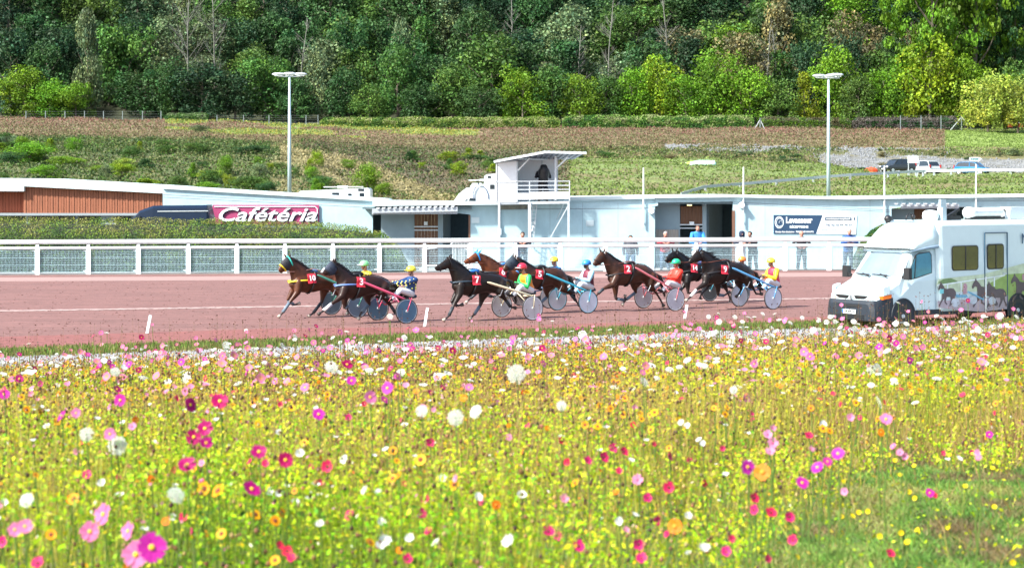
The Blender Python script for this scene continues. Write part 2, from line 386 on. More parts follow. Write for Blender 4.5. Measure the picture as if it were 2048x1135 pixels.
black = mat('black_plastic', (0.015, 0.016, 0.018), rough=0.45, var=0.1)
glassd = mat('dark_glass', (0.02, 0.03, 0.04), rough=0.06, var=0.1, coat=0.4)
red = mat('red_paint', (0.55, 0.03, 0.03), rough=0.5)

# --- wood clad building at far left
b1 = thing('clubhouse', 'long low building at far left clad in red cedar boards under a white roof edge', 'building', pz(160, 0, 97.5))
one('roof', lambda m: (pris(m, [(-420, 352), (50, 356.5), (334, 373), (334, 387), (48, 372.5), (48, 382.5), (-420, 380)], 97.2, 9.0)), roofm, b1)
one('cladding', lambda m: [pris(m, [(47.6 + 5.35 * k, 371 + .27 * k), (52.3 + 5.35 * k, 371.2 + .27 * k), (52.3 + 5.35 * k, 426), (47.6 + 5.35 * k, 426)], 97.45 + .02 * (k % 2), .2) for k in range(52)] and pris(m, [(47, 371), (326, 385), (326, 426), (47, 426)], 97.52, .2), redb, b1)
one('side_panel', lambda m: [pris(m, [(-420 + 6 * k, 381), (-414.6 + 6 * k, 381), (-414.6 + 6 * k, 426), (-420 + 6 * k, 426)], 97.9 + .015 * (k % 2), .2) for k in range(78)] and None, redb2, b1)
one('plinth', lambda m: (pris(m, [(-420, 426), (326, 426), (326, 431), (-420, 431)], 97.4, .4), pris(m, [(-420, 431), (326, 431), (326, 531), (-420, 531)], 97.6, 6)), mat('grey_plinth', (0.25, 0.29, 0.31), rough=.7, var=.1), b1)
many('window', [lambda m, a=a, b=b: pris(m, [(a, 431.5), (b, 431.5), (b, 470), (a, 470)], 97.55, .04) for a, b in ((-100, 50), (60, 150), (156, 200), (232, 262))], glassd, b1)
# --- long white wall running right from it
b2 = thing('cafeteria_building', 'plain white building between the cedar clad clubhouse and the open stable block', 'building', pz(540, 0, 96.6))
one('wall', lambda m: pris(m, [(325.5, 376), (762, 402), (762, 418), (745.5, 419), (745.5, GB - 3), (325.5, GB - 3)], 96.6, .35), wallm, b2)
one('roof', lambda m: pris(m, [(325.5, 373.5), (762, 399.5), (762, 403), (325.5, 377.5)], 96.5, 9), roofm, b2)
many('joint', [lambda m, a=a, b=b: pris(m, [(326, a), (745, b), (745, b + 1.0), (326, a + 1.0)], 96.594, .02) for a, b in ((388.5, 409), (393.5, 414.5))], groove, b2)
# --- open stable block (under the grey fascia)
b3 = thing('stable_block', 'white stable block with dark passage and brown half door left of the tower', 'building', pz(960, 0, WY))
one('roof', lambda m: (m.prism(P3([(745, 399), (1000, 403), (1000, 409), (745, 412)], WY - .6), (0, 9, -.12)), ), roofm, b3)
one('fascia', lambda m: (pris(m, [(744, 417), (915, 413.5), (915, 422.5), (744, 426)], WY - .65, .12), pris(m, [(744, 426), (915, 422.5), (915, 427.5), (744, 429)], WY - .5, .1)), fasc, b3)
many('roof_rib', [lambda m, k=k: pris(m, [(752 + 11.5 * k, 414.5 - .25 * k), (760 + 11.5 * k, 414.3 - .25 * k), (758 + 11.5 * k, 418 - .25 * k), (754 + 11.5 * k, 418 - .25 * k)], WY - .72, .1) for k in range(14)], galv, b3)
one('wall', lambda m: (pris(m, [(915, 409), (1000, 406), (1310, 397), (1310, GB), (940, GB), (940, 429), (915, 426)], WY, .3),
                       pris(m, [(996, 402), (1140, 398), (1310, 395), (1310, 398), (996, 408)], WY - .1, .5)), wallm, b3)
one('parapet', lambda m: pris(m, [(1138, 394.5), (1310, 391.5), (1310, 397), (1138, 400)], WY - .15, 9), roofm, b3)
one('joint', lambda m: pris(m, [(1000, 418), (1300, 415.5), (1300, 416.8), (1000, 419.3)], WY - .006, .02), groove, b3)
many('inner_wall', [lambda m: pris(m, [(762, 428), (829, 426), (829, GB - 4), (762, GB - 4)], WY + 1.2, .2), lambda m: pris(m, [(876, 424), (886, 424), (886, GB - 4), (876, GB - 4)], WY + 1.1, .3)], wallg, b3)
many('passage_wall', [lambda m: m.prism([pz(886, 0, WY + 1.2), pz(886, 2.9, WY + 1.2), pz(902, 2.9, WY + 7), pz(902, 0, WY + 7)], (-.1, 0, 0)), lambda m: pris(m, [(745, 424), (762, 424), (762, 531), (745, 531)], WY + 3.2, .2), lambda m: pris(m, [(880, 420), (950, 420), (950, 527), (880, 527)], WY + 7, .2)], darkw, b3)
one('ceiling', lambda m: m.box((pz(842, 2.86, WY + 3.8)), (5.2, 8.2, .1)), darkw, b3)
def half_door(parent, x0, x1, y0, ym, y1, Y, handle=True):
    d = one('stable_door', lambda m: [pris(m, [(x0 + (x1 - x0) * k / 7 + .15, y0), (x0 + (x1 - x0) * (k + 1) / 7 - .15, y0), (x0 + (x1 - x0) * (k + 1) / 7 - .15, y1), (x0 + (x1 - x0) * k / 7 + .15, y1)], Y + .012 * (k % 2), .06) for k in range(7)] and None, woodd, parent)
    one('door_rail', lambda m: (pris(m, [(x0 - 1, ym - 1), (x1 + 1, ym - 1), (x1 + 1, ym + 1.2), (x0 - 1, ym + 1.2)], Y - .04, .06), pris(m, [(x0 - 1, ym + 6), (x1 + 1, ym + 6), (x1 + 1, ym + 8), (x0 - 1, ym + 8)], Y - .04, .06)), galv, d)
    return d
half_door(b3, 829, 876, 428, 453, GB - 4, WY + 1.15)
one('door_number_sign', lambda m: pris(m, [(848, 443), (855, 443), (855, 450), (848, 450)], WY + 1.05, .04), white, b3)
one('door_jamb', lambda m: pris(m, [(937, 430), (941, 430), (941, GB), (937, GB)], WY - .01, .2), mat('brown_jamb', (.16, .08, .05)), b3)
# --- right hand block with the big doorway
b4 = thing('main_stable', 'white stable building with a wide doorway and a blue and white banner on its wall', 'building', pz(1560, 0, WY))
one('roof', lambda m: pris(m, [(1310.5, 391.5), (1440, 390), (1466, 390), (1700, 394.5), (1812, 393), (2500, 385), (2500, 388), (1812, 397), (1700, 399), (1466, 394.5), (1310.5, 396)], WY - .2, 9), roofm, b4)
one('wall', lambda m: (pris(m, [(1466, 394), (1700, 399), (1812, 396), (1812, 413), (1783, 417), (1783, GB), (1466, GB)], WY, .3),
                       pris(m, [(1310.5, 395), (1466, 393), (1466, 403), (1316, 405), (1316, 411), (1303, 413), (1303, 408), (1310.5, 408)], WY - .02, .3),
                       pris(m, [(1812, 396), (2500, 388), (2500, GB), (1930, GB), (1930, 414), (1812, 414)], WY + .05, .3)), wallm, b4)
one('joint', lambda m: [pris(m, [(1468, a), (1780, b), (1780, b + 1.1), (1468, a + 1.1)], WY - .006, .02) for a, b in ((403.5, 419.5), (407, 423))] + [pris(m, [(1915, a), (2500, a - 6), (2500, a - 5), (1915, a + 1)], WY + .044, .02) for a in (402, 413)] and None, groove, b4)
one('fascia', lambda m: (pris(m, [(1802, 408.5), (1918, 408), (1918, 413), (1802, 413)], WY - .5, .12), pris(m, [(1802, 413), (1918, 413), (1918, 417), (1802, 417)], WY - .42, .1)), fasc, b4)
many('roof_rib', [lambda m, k=k: pris(m, [(1788 + 14.6 * k, 406), (1797 + 14.6 * k, 406), (1795 + 14.6 * k, 409), (1790 + 14.6 * k, 409)], WY - .56, .1) for k in range(9)], galv, b4)
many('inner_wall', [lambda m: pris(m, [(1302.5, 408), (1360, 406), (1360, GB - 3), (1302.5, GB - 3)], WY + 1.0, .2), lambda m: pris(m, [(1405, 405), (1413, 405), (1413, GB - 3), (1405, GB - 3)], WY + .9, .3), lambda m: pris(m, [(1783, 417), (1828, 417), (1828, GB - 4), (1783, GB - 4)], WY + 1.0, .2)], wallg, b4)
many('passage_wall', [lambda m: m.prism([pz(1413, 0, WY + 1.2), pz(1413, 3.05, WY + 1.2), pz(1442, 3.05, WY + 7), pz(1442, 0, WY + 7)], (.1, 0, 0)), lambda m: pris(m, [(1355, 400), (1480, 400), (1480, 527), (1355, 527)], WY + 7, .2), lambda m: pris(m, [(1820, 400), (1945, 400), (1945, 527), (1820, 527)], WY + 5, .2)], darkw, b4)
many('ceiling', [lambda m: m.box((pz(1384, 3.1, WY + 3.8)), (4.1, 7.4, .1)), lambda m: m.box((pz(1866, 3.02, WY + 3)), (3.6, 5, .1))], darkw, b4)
half_door(b4, 1361, 1405, 412, 449, 449, WY + 1.0)
half_door(b4, 1829, 1851, 417, 455, GB - 4, WY + 1.0)
one('shutter', lambda m: [pris(m, [(1312 + 6.5 * k, 459), (1318 + 6.5 * k, 459), (1318 + 6.5 * k, 500), (1312 + 6.5 * k, 500)], WY + .95, .05) for k in range(7)] and None, woodg, b4)
one('door_number_sign', lambda m: pris(m, [(1379, 443), (1388, 443), (1388, 450), (1379, 450)], WY + .9, .05), white, b4)
one('door_jamb', lambda m: pris(m, [(1465, 421), (1470, 421), (1470, GB), (1465, GB)], WY - .02, .2), mat('brown_jamb', (.16, .08, .05)), b4)
lamp_m = mat('warm_lamp_glass', (0.9, 0.75, 0.35), rough=.3, emit=1.2)
one('ceiling_lamp', lambda m: m.box(pz(1379, 2.98, WY + 1.6), (.22, .1, .05)), lamp_m, b4)
def wall_lamp(px, py, lab):
    o = one('wall_lamp', lambda m: (m.tube([px2w(px, py, WY - .35), px2w(px, py, WY - .02)], [.13, .16], 10), m.bar(px2w(px, py - 3, WY - .3), px2w(px, py - 6, WY), .04)), white)
    me = o.data; b = px2w(px, py, WY); 
    for v in me.vertices: v.co -= b
    o.location = b; tag(o, lab, 'lamp', 'round lamps on the stable walls')
wall_lamp(1303, 422, 'round white floodlight on the wall left of the wide stable doorway')
wall_lamp(1484, 410, 'round white floodlight on the wall right of the wide stable doorway')

one('drain_pipe', lambda m: (m.tube([px2w(999, 408, WY - .09), pz(999, 0, WY - .09)], .06, 8), m.box(px2w(999, 463, WY - .12), (.18, .1, .3))), galv, b3)
many('wall_vent', [lambda m, x=x, y=y: m.box(px2w(x, y, WY - .02), (.38, .05, .28)) for x, y in ((951, 440), (1180, 446))], roofm, b3)
many('panel_joint', [lambda m, x=x: m.bar(px2w(x, 405, WY + .003), pz(x, .05, WY + .003), .012) for x in (1100, 1165, 1236)], groove, b3)
many('panel_joint', [lambda m, x=x: m.bar(px2w(x, 400, WY + .003), pz(x, .05, WY + .003), .012) for x in (1530, 1740)], groove, b4)
one('stained_plaster', lambda m: pris(m, [(1001, 411), (1055, 409), (1055, 417), (1030, 418), (1001, 419)], WY - .11, .02), mat('mossy_stain', (.16, .17, .14), var=.5, scale=4), b3)
# --- signs (flat panels on the walls)
sign = thing('cafeteria_sign', 'pink sign with white slanted letters on the white building beside the blue van roof', 'sign', px2w(531, 447, 96.45))
one('panel', lambda m: pris(m, [(425, 409.5), (638, 409.5), (638, 448), (425, 448)], 96.5, .06), mat('plum_pink_panel', (0.33, 0.045, 0.13), rough=.5, var=.06), sign)
def frame(m, x0, x1, y0, y1, Y, t):
    for a, b in (((x0, y0), (x1, y0)), ((x0, y1), (x1, y1)), ((x0, y0), (x0, y1)), ((x1, y0), (x1, y1))): m.bar(px2w(a[0], a[1], Y), px2w(b[0], b[1], Y), t, t)
one('border', lambda m: (m.bar(px2w(428, 413, 96.48), px2w(630, 413, 96.48), .035), m.bar(px2w(630, 413, 96.48), px2w(634.5, 417, 96.48), .035), m.bar(px2w(634.5, 417, 96.48), px2w(634.5, 447, 96.48), .035)), white, sign)
S96 = 96.4 / FPX
for nm, mt, dx, dy, Y in (('letter_shadow', mat('letter_shadow_blue', (.02, .03, .06), rough=.5), 2.4, 1.6, 96.47), ('lettering', white, 0, 0, 96.42)):
    t = text_mb('Cafétéria', 46 * S96, bold=.75 * S96, extrude=.01, shear=.32, sx=1.0)
    t.v = [(x, y, z * .84 - .02) for x, y, z in t.v]; a = np.array(t.v); wd = a[:, 0].max() - a[:, 0].min(); k = 196 * S96 / wd
    place(t, Matrix.Translation(px2w(531 + dx, 429.5 + dy, Y)) @ Matrix.Diagonal((k, 1, 1, 1)))
    t.build(nm, mt, sign)
ban = thing('banner', 'advertising banner with a dark blue slanted field on the right hand stable wall', 'banner', px2w(1630, 467, WY - .05))
navy = mat('banner_blue', (0.012, 0.045, 0.10), rough=.7, var=.05)
one('white_field', lambda m: pris(m, [(1547, 429.5), (1714, 430.5), (1712, 468), (1547, 467)], WY - .03, .02), white, ban)
one('blue_field', lambda m: pris(m, [(1547, 429.6), (1645, 430.2), (1632, 467), (1547, 467)], WY - .04, .008), navy, ban)
SW = WY / FPX
def wtext(body, cx, cy, h, wpx, m, parent, name='lettering', bold=.6, Y=WY - .05, shear=0):
    t = text_mb(body, h * 1.35 * SW, bold=bold * SW, extrude=.003, shear=shear)
    a = np.array(t.v); k = wpx * SW / (a[:, 0].max() - a[:, 0].min())
    place(t, Matrix.Translation(px2w(cx, cy, Y)) @ Matrix.Diagonal((k, 1, 1, 1))); return t.build(name, m, parent)
wtext('Levasseur', 1598, 440.5, 12.5, 53, white, ban)
wtext('RÉCEPTIONS', 1598, 453.8, 4.6, 37, white, ban, bold=.3)
wtext('Route des abattoirs - 76270 LES HAUTS', 1589, 463.4, 3.2, 76, white, ban, bold=.2)
one('emblem', lambda m: [m.rings([[px2w(1558.5 + dx + rx * k * math.cos(t), 444.5 + ry * k * math.sin(t), WY - .05 - .004 * q) for k, q in ((1, 0), (.86, 0), (.86, 1), (1, 1))] for t in [2 * math.pi * i / 24 for i in range(a0, a1)]], cap=False, close=(a1 - a0 == 24)) for rx, ry, dx, a0, a1 in ((9, 12, 0, 0, 24), (6.5, 9, .5, 3, 23), (3.6, 3.4, 3, 10, 27))] and None, white, ban)
one('web_address_field', lambda m: pris(m, [(1650, 434.6), (1703, 434.8), (1703, 440.4), (1650, 440.2)], WY - .04, .008), navy, ban)
wtext('www.levasseur-receptions.fr', 1676.5, 437.4, 3.4, 49, white, ban, bold=.15)
wtext('f', 1708.5, 437.6, 5.5, 3, navy, ban, bold=.4)
wtext('Tél. 02 32 69 70 37', 1677, 449.5, 4.6, 53, navy, ban, bold=.05)
wtext('Mariages - Baptêmes - Réceptions', 1672, 458, 2.6, 60, fasc, ban, bold=.02)
wtext('Communions - Anniversaires', 1672, 463, 2.6, 56, fasc, ban, bold=.02)

# --- slender white flag poles on the wall
for px_, y0, y1, lab in ((1287, 335, 453, 'slender white pole above the wall left of the wide doorway'), (1487, 334, 452, 'slender white pole above the wall just right of the wide doorway'),
                         (1769, 331, 440, 'slender white pole above the wall left of the television van roof gear'), (1952, 328, 440, 'slender white pole at the right rising behind the van roof')):
    b = px2w(px_, y1, WY - .12); o = one('pole', lambda m: (m.tube([px2w(px_, y1, WY - .12), px2w(px_, y0, WY - .12)], [.045, .03], 8), m.bar(px2w(px_, y1 - 8, WY - .12), px2w(px_, y1 - 8, WY), .05), m.bar(px2w(px_, y1 - 40, WY - .12), px2w(px_, y1 - 40, WY), .05)), white, loc=b)
    tag(o, lab, 'pole', 'slender poles fixed to the stable walls')
# ---------------------------------------------------------------- camera tower
TYY = 94.6
tw = thing('camera_tower', 'white steel filming tower with a sloping roof and a railed platform', 'tower', pz(1065, 0, TYY + .6))
def tp(px, py, d=0.0):
    """point on the tower: px,py measured on its front plane, then set back d metres"""
    v = px2w(px, py, TYY); v.y += d; return v
D = 1.9
one('cabin_wall', lambda m: (pris(m, [(993, 325), (1033, 321), (1033, 403), (993, 405)], TYY, .05), m.prism([tp(993, 325), tp(993, 405), tp(993, 405, D), tp(993, 322, D)], (.05, 0, 0)),
                             pris(m, [(994, 322), (1116, 316), (1116, 398), (994, 405)], TYY + D, .05)), mat('white_sheet_panel', (.78, .82, .84), rough=.5, var=.04), tw)
one('cabin_frame', lambda m: [m.bar(tp(*a), tp(*b), .06) for a, b in (((993, 325), (993, 405)), ((1034, 321), (1034, 405)), ((993, 326), (1034, 322)), ((993, 404), (1034, 404)), ((993, 364), (1034, 364)))] and None, galv, tw)
many('roof_post', [lambda m: m.bar(tp(1111, 312), tp(1111, 400), .09), lambda m: m.bar(tp(1085, 316, D), tp(1085, 400, D), .07)], galv, tw)
roofA = [tp(988, 323.5, -.5), tp(1090, 304.5, -.7), tp(1172, 306.5, -.5), tp(1152, 318, D + .2), tp(1080, 319, D + .3), tp(996, 327, D + .2)]
def roof_fn(m):
    n = 16
    for seg in ((roofA[0], roofA[1], roofA[5], roofA[4]), (roofA[1], roofA[2], roofA[4], roofA[3])):
        for k in range(n):
            a = seg[0].lerp(seg[1], k / n); b = seg[0].lerp(seg[1], (k + 1) / n); c = seg[2].lerp(seg[3], (k + 1) / n); d = seg[2].lerp(seg[3], k / n)
            o = Vector((0, 0, .035 * (k % 2))); m.prism([a + o, b + o, c + o, d + o], (0, 0, .035))
one('roof', roof_fn, mat('corrugated_roof', (.28, .33, .38), rough=.5, metal=.3, var=.1), tw)
one('roof_fascia', lambda m: (m.bar(roofA[0], roofA[1], .05, .1), m.bar(roofA[1], roofA[2], .05, .1)), white, tw)
one('roof_brace', lambda m: (m.bar(tp(1036, 341), tp(1060, 316, -.3), .06), m.bar(tp(1112, 337), tp(1136, 314, -.3), .06), m.bar(tp(1096, 318, D), tp(1036, 318, 0), .06)), galv, tw)
one('platform', lambda m: (m.prism([tp(996, 404), tp(1139, 402), tp(1139, 407), tp(996, 409)], (0, D, 0)),), galv, tw)
one('kick_board', lambda m: (pris(m, [(1058, 384), (1139, 383), (1139, 397), (1058, 399)], TYY - .03, .03), pris(m, [(1034, 386), (1057, 386), (1057, 399), (1034, 399)], TYY - .02, .03)), mat('white_sheet_panel', (.78, .82, .84)), tw)
one('railing', lambda m: [m.bar(tp(1034, y), tp(1139, y - .5), .045) for y in (362.5, 371, 379)] + [m.bar(tp(1139, y), tp(1139, y, D), .045) for y in (362, 371, 379)] + [m.bar(tp(x, 362), tp(x, 402), .05) for x in (1059, 1139)] and None, galv, tw)
for x, d in ((998, 0), (1059, 0), (1137, 0), (1076, D), (1137, D), (998, D)):
    one('leg', lambda m: m.bar(tp(x, 404, d), Vector((tp(x, 404).x, TYY + d, 0)), .14 if (x == 1059) else .10), galv, tw)
one('cross_brace', lambda m: [m.bar(tp(*a), tp(*b), w_) for a, b, w_ in (((1062, 408), (1078, 432, D), .06), ((1062, 440), (1078, 470, D), .05), ((1078, 408, D), (1062, 470), .05), ((1137, 410), (1099, 478), .045), ((1062, 470), (1080, 535, D), .05), ((1130, 402), (1098, 480, D), .03))] and None, galv, tw)
one('ladder', lambda m: [m.bar(tp(x, 409, .5), Vector((tp(x, 409).x - .3, TYY + .5, 0)), .04) for x in (1066, 1074)] + [m.bar(tp(1066 - k * .7, 412 + k * 8.2, .5), tp(1074 - k * .7, 412 + k * 8.2, .5), .03) for k in range(15)] and None, galv, tw)

# ---------------------------------------------------------------- white rail fence along the track
posts = [-124, -25, 75, 177, 277, 377, 474, 570, 666, 759, 849, 940, 1031, 1120, 1211, 1303, 1392, 1481, 1570, 1658, 1745, 1833, 1920, 2006, 2092, 2178]
def fy(px): return np.interp(px, [-900, 0, 850, 1700, 2900], [87.2, 88.2, 90.8, 92.6, 95.2])
def fp(px, z):
    Y = float(fy(px)); return Vector(((px - 1024) / FPX * Y, Y, z))
fence = thing('track_fence', 'long white two rail fence with wire mesh panels along the far side of the track', 'fence', fp(1000, 0))
one('top_rail', lambda m: m.tube([fp(x, 1.44) for x in range(-900, 2901, 95)], .10, 10, flat=1.0), white, fence, smooth=True)
one('lower_rail', lambda m: m.tube([fp(x, 1.17) for x in range(-900, 2901, 95)], .065, 8), white, fence, smooth=True)
for i, x in enumerate(posts):
    b = fp(x, 0)
    one('post', lambda m: (m.prism([(b.x - .10, b.y - .06, 0), (b.x + .10, b.y - .06, 0), (b.x + .10, b.y - .06, 1.12), (b.x + .06, b.y - .06, 1.33), (b.x - .06, b.y - .06, 1.33), (b.x - .10, b.y - .06, 1.12)], (0, .12, 0)),
                           m.box((b.x - .17, b.y, 1.05), (.14, .05, .04)), m.box((b.x - .17, b.y, .16), (.14, .05, .04))), white, fence)
wire = mat('white_wire', (.55, .80, .90), rough=.5)
for i in range(len(posts) - 1):
    def wires(m, i=i):
        x0, x1 = posts[i] + 2.6, posts[i + 1] - 3.2; n = 34
        for k in range(n + 1):
            x = x0 + (x1 - x0) * k / n; m.bar(fp(x, .1), fp(x, 1.07), .0062)
        for k in range(13): m.bar(fp(x0, .1 + .0805 * k), fp(x1, .1 + .0805 * k), .0055 if k % 4 else .014)
    one('mesh_panel', wires, wire, fence)
# a crowd barrier leaning in front of the stable passage
bar_ = thing('crowd_barrier', 'low tubular steel crowd barrier standing before the dark stable passage', 'barrier', pz(905, 0, 93.5))
one('frame', lambda m: [m.bar(pz(a, z0, 93.5), pz(b, z1, 93.5), .05) for a, z0, b, z1 in ((846, .15, 846, .95), (940, .15, 940, 1.3), (846, .95, 900, 1.12), (900, 1.12, 905, 1.3), (905, 1.3, 940, 1.3), (846, .2, 940, .2))] and None, white, bar_)
one('bars', lambda m: [m.bar(pz(x, .2, 93.5), pz(x, 1.28, 93.5), .02) for x in range(905, 941, 3)] and None, white, bar_)

# ---------------------------------------------------------------- lamp masts
def mast(px, ytop, ybase, Y, heads, lab):
    b = ground_pt(px, Y); top = px2w(px, ytop, Y)
    t = thing('lamp_mast', lab, 'lamp post', b, 0, 'tall lamp masts behind the stables')
    one('mast', lambda m: m.tube([b, b.lerp(top, .5), top], [.16, .12, .075], 10), mat('pale_painted_steel', (.45, .58, .64), rough=.45, var=.06), t, smooth=True)
    one('crossarm', lambda m: m.bar(px2w(px - 22, ytop + 3, Y), px2w(px + 22, ytop + 3, Y), .08), galv, t)
    for dx, dy, sx_ in heads:
        c = px2w(px + dx, ytop + dy, Y)
        h = one('lamp_head', lambda m: m.rings([[c + Vector((sx_ * (-.5 + u) * .95, .22 * math.cos(a) * q, .05 * sx_ * 0 + .13 * math.sin(a) * q + .05)) for a in [2 * math.pi * k / 10 for k in range(10)]] for u, q in ((0, .35), (.15, .8), (.5, 1), (.85, .85), (1, .4))]), galv, t, smooth=True)
        one('lens', lambda m: m.box(c + Vector((0, 0, -.07)), (.6, .3, .03)), mat('lamp_lens', (.7, .75, .78), rough=.2), h)
mast(579, 150, 386, 150, ((-22, 0, 1), (0, -1, 1), (22, 0, -1)), 'tall pale lamp mast rising behind the pink lettered sign building')
mast(1657, 153, 392, 150, ((-19, 0, 1), (1, 1, 1), (17, -2, -1), (8, -1, 1)), 'tall pale lamp mast rising above the blue and white banner wall')

# ---------------------------------------------------------------- guard rail, signs, cars, hives, boats on the hillside
gpts = [(1362, 388, 178), (1410, 373, 181), (1490, 367, 184), (1560, 361, 187), (1630, 355, 190), (1700, 349.5, 193), (1790, 345, 195), (1850, 341.5, 196), (1950, 340, 197), (2048, 340, 198), (2300, 338, 199)]
gpts = [(a, b, min(c, solve_ground(a, b + 9, 140) - .3)) for a, b, c in gpts]
gr = thing('guard_rail', 'long steel guard rail climbing the grass bank to the parked cars', 'guard rail', ground_pt(1600, 190))
one('beam', lambda m: [m.bar(px2w(*a), px2w(*b), .05, .24) for a, b in zip(gpts[:-1], gpts[1:])] and None, galv, gr)
for i, (x, y) in enumerate([(1411, 373), (1480, 368), (1553, 361), (1627, 355), (1700, 349.5), (1776, 345), (1797, 343.5), (1817, 342), (1832, 342), (1846, 341.5), (1868, 341), (1902, 340.5), (1955, 340), (2021, 340)]):
    Y = float(np.interp(x, [p[0] for p in gpts], [p[2] for p in gpts])) + .1
    a = px2w(x, y - 2.5, Y); one('post', lambda m: m.bar(a, Vector((a.x, a.y, a.z - .8)), .17), fasc, gr)

def simple_sign(px, py, wpx, hpx, Y, lab, arrow=False, txt=None):
    b = ground_pt(px, Y); c = px2w(px, py, Y); s = Y / FPX; t = thing('road_sign', lab, 'sign', b)
    hw, hh = wpx * s / 2, hpx * s / 2
    pts = [(-hw, -hh), (hw - (hh if arrow else 0), -hh), (hw, 0), (hw - (hh if arrow else 0), hh), (-hw, hh)] if arrow else [(-hw, -hh), (hw, -hh), (hw, hh), (-hw, hh)]
    one('panel', lambda m: m.prism([c + Vector((x, 0, z)) for x, z in pts], (0, .05, 0)), white, t)
    one('post', lambda m: [m.bar(Vector((c.x + dx, c.y + .08, b.z - .2)), Vector((c.x + dx, c.y + .08, c.z)), .07) for dx in ((-hw * .85, hw * .85) if not arrow else (0,))] and None, galv, t)
    if txt:
        q = text_mb(txt, hpx * s * .75, bold=.01); a = np.array(q.v); k = wpx * s * .68 / (a[:, 0].max() - a[:, 0].min())
        place(q, Matrix.Translation(c + Vector((-hw * .12, -.02, 0))) @ Matrix.Diagonal((k, 1, 1, 1))); q.build('lettering', mat('sign_green_blue', (.05, .2, .25)), t)
simple_sign(1826, 319, 21, 14, 196.5, 'blank white square sign on posts in front of the dark parked car')
simple_sign(1951, 318, 24, 7, 214, 'small white arrow shaped sign above the blue parked car', True, 'SECRETARIAT')

def hatch(name, lab, px, py_base, Y, L_, H_, W_, yaw, body, kind):
    """car: lofted lower body and glasshouse, wheels, lights; front towards local +x"""
    s = thing(name, lab, 'car', ground_pt(px, Y), yaw, 'cars parked on the hillside road'); s.location.z = max(s.location.z, px2w(px, py_base, Y).z)
    bm_ = mat('car_paint_' + kind, body, rough=.3, var=.05, coat=.6)
    hl = L_ / 2
    st = [(-hl, .45, .72, .80), (-hl + .08, .32, .98, .92), (-hl + .5, .28, 1.0, 1.0), (0, .26, .98, 1.0), (hl - 1.1, .28, .95, 1.0), (hl - .5, .3, .86, .97), (hl - .12, .34, .74, .88), (hl, .42, .62, .74)]
    def ring(x, z0, z1, k, tk=1.0):
        w2 = W_ / 2 * k; return [(x, sgn * w2 * f, z) for sgn, f, z in ((-1, .86, z0), (-1, 1, z0 + .15), (-1, 1, (z0 + z1) / 2), (-1, .97 * tk, z1 - .05), (-1, .8 * tk, z1), (1, .8 * tk, z1), (1, .97 * tk, z1 - .05), (1, 1, (z0 + z1) / 2), (1, 1, z0 + .15), (1, .86, z0))]
    one('body', lambda m: m.rings([ring(*q) for q in st]), bm_, s, smooth=False, local=True)
    top = H_
    gh = [(-hl + .12, .95, 1.0, .84), (-hl + .45, .95, top - .08, .80), (-hl + .9, .95, top, .80), (.1, .95, top, .80), (.55, .95, top - .1, .80), (hl - .95, .90, .96, .86)]
    one('windows', lambda m: m.rings([[(x, sg * W_ / 2 * k * f, z) for sg, f, z in ((-1, 1.08, z0), (-1, 1, (z0 + z1) / 2), (-1, .92, z1), (1, .92, z1), (1, 1, (z0 + z1) / 2), (1, 1.08, z0))] for x, z0, z1, k in gh]), glassd, s, local=True)
    one('roof', lambda m: (m.rings([[(x, -W_ / 2 * .74, z), (x, -W_ / 2 * .7, z + .04), (x, W_ / 2 * .7, z + .04), (x, W_ / 2 * .74, z)] for x, z in ((-hl + .42, top - .08), (-hl + .9, top + .005), (.1, top + .005), (.5, top - .08))]),
                           [m.bar((x0, sg * W_ / 2 * .84, .96), (x1, sg * W_ / 2 * .75, top - .05), .07) for sg in (-1, 1) for x0, x1 in ((-hl + .15, -hl + .5), (-.1, -.15), (hl - 1.0, .5))]), bm_, s, local=True)
    for x in (-hl + .7, hl - .75):
        for sg in (-1, 1):
            wh = one('wheel', lambda m: m.tube([(x, sg * (W_ / 2 - .2), .31), (x, sg * (W_ / 2 + .01), .31)], .31, 16), black, s, local=True)
            one('rim', lambda m: m.tube([(x, sg * (W_ / 2 - .02), .31), (x, sg * (W_ / 2 + .02), .31)], .19, 12), galv, wh, local=True)
    for sg in (-1, 1):
        one('headlight', lambda m: m.ball((hl - .14, sg * W_ / 2 * .72, .68), (.12, .2, .09)), mat('headlight_glass', (.7, .75, .8), rough=.1), s, local=True)
        one('tail_light', lambda m: m.box((-hl + .04, sg * W_ / 2 * .82, .95), (.08, .16, .35)), mat('tail_light_red', (.55, .02, .02), rough=.3), s, local=True)
    one('number_plate', lambda m: m.box((hl - .02, 0, .45), (.05, .5, .11)), white, s, local=True)
    s.scale = (.92, .92, .9); return s
hatch('parked_car', 'black hatchback parked behind the guard rail at the left of the hillside car park', 1795, 352, 200, 3.9, 1.5, 1.7, R(205), (.02, .025, .03), 'black')
hatch('parked_car', 'silver estate car parked between the black hatchback and the blue car', 1847, 350, 206, 4.3, 1.55, 1.75, R(116), (.5, .55, .6), 'silver')
hatch('parked_car', 'blue hatchback parked under the white arrow sign', 1946, 350, 206, 4.0, 1.45, 1.7, R(-38), (.02, .17, .38), 'blue')
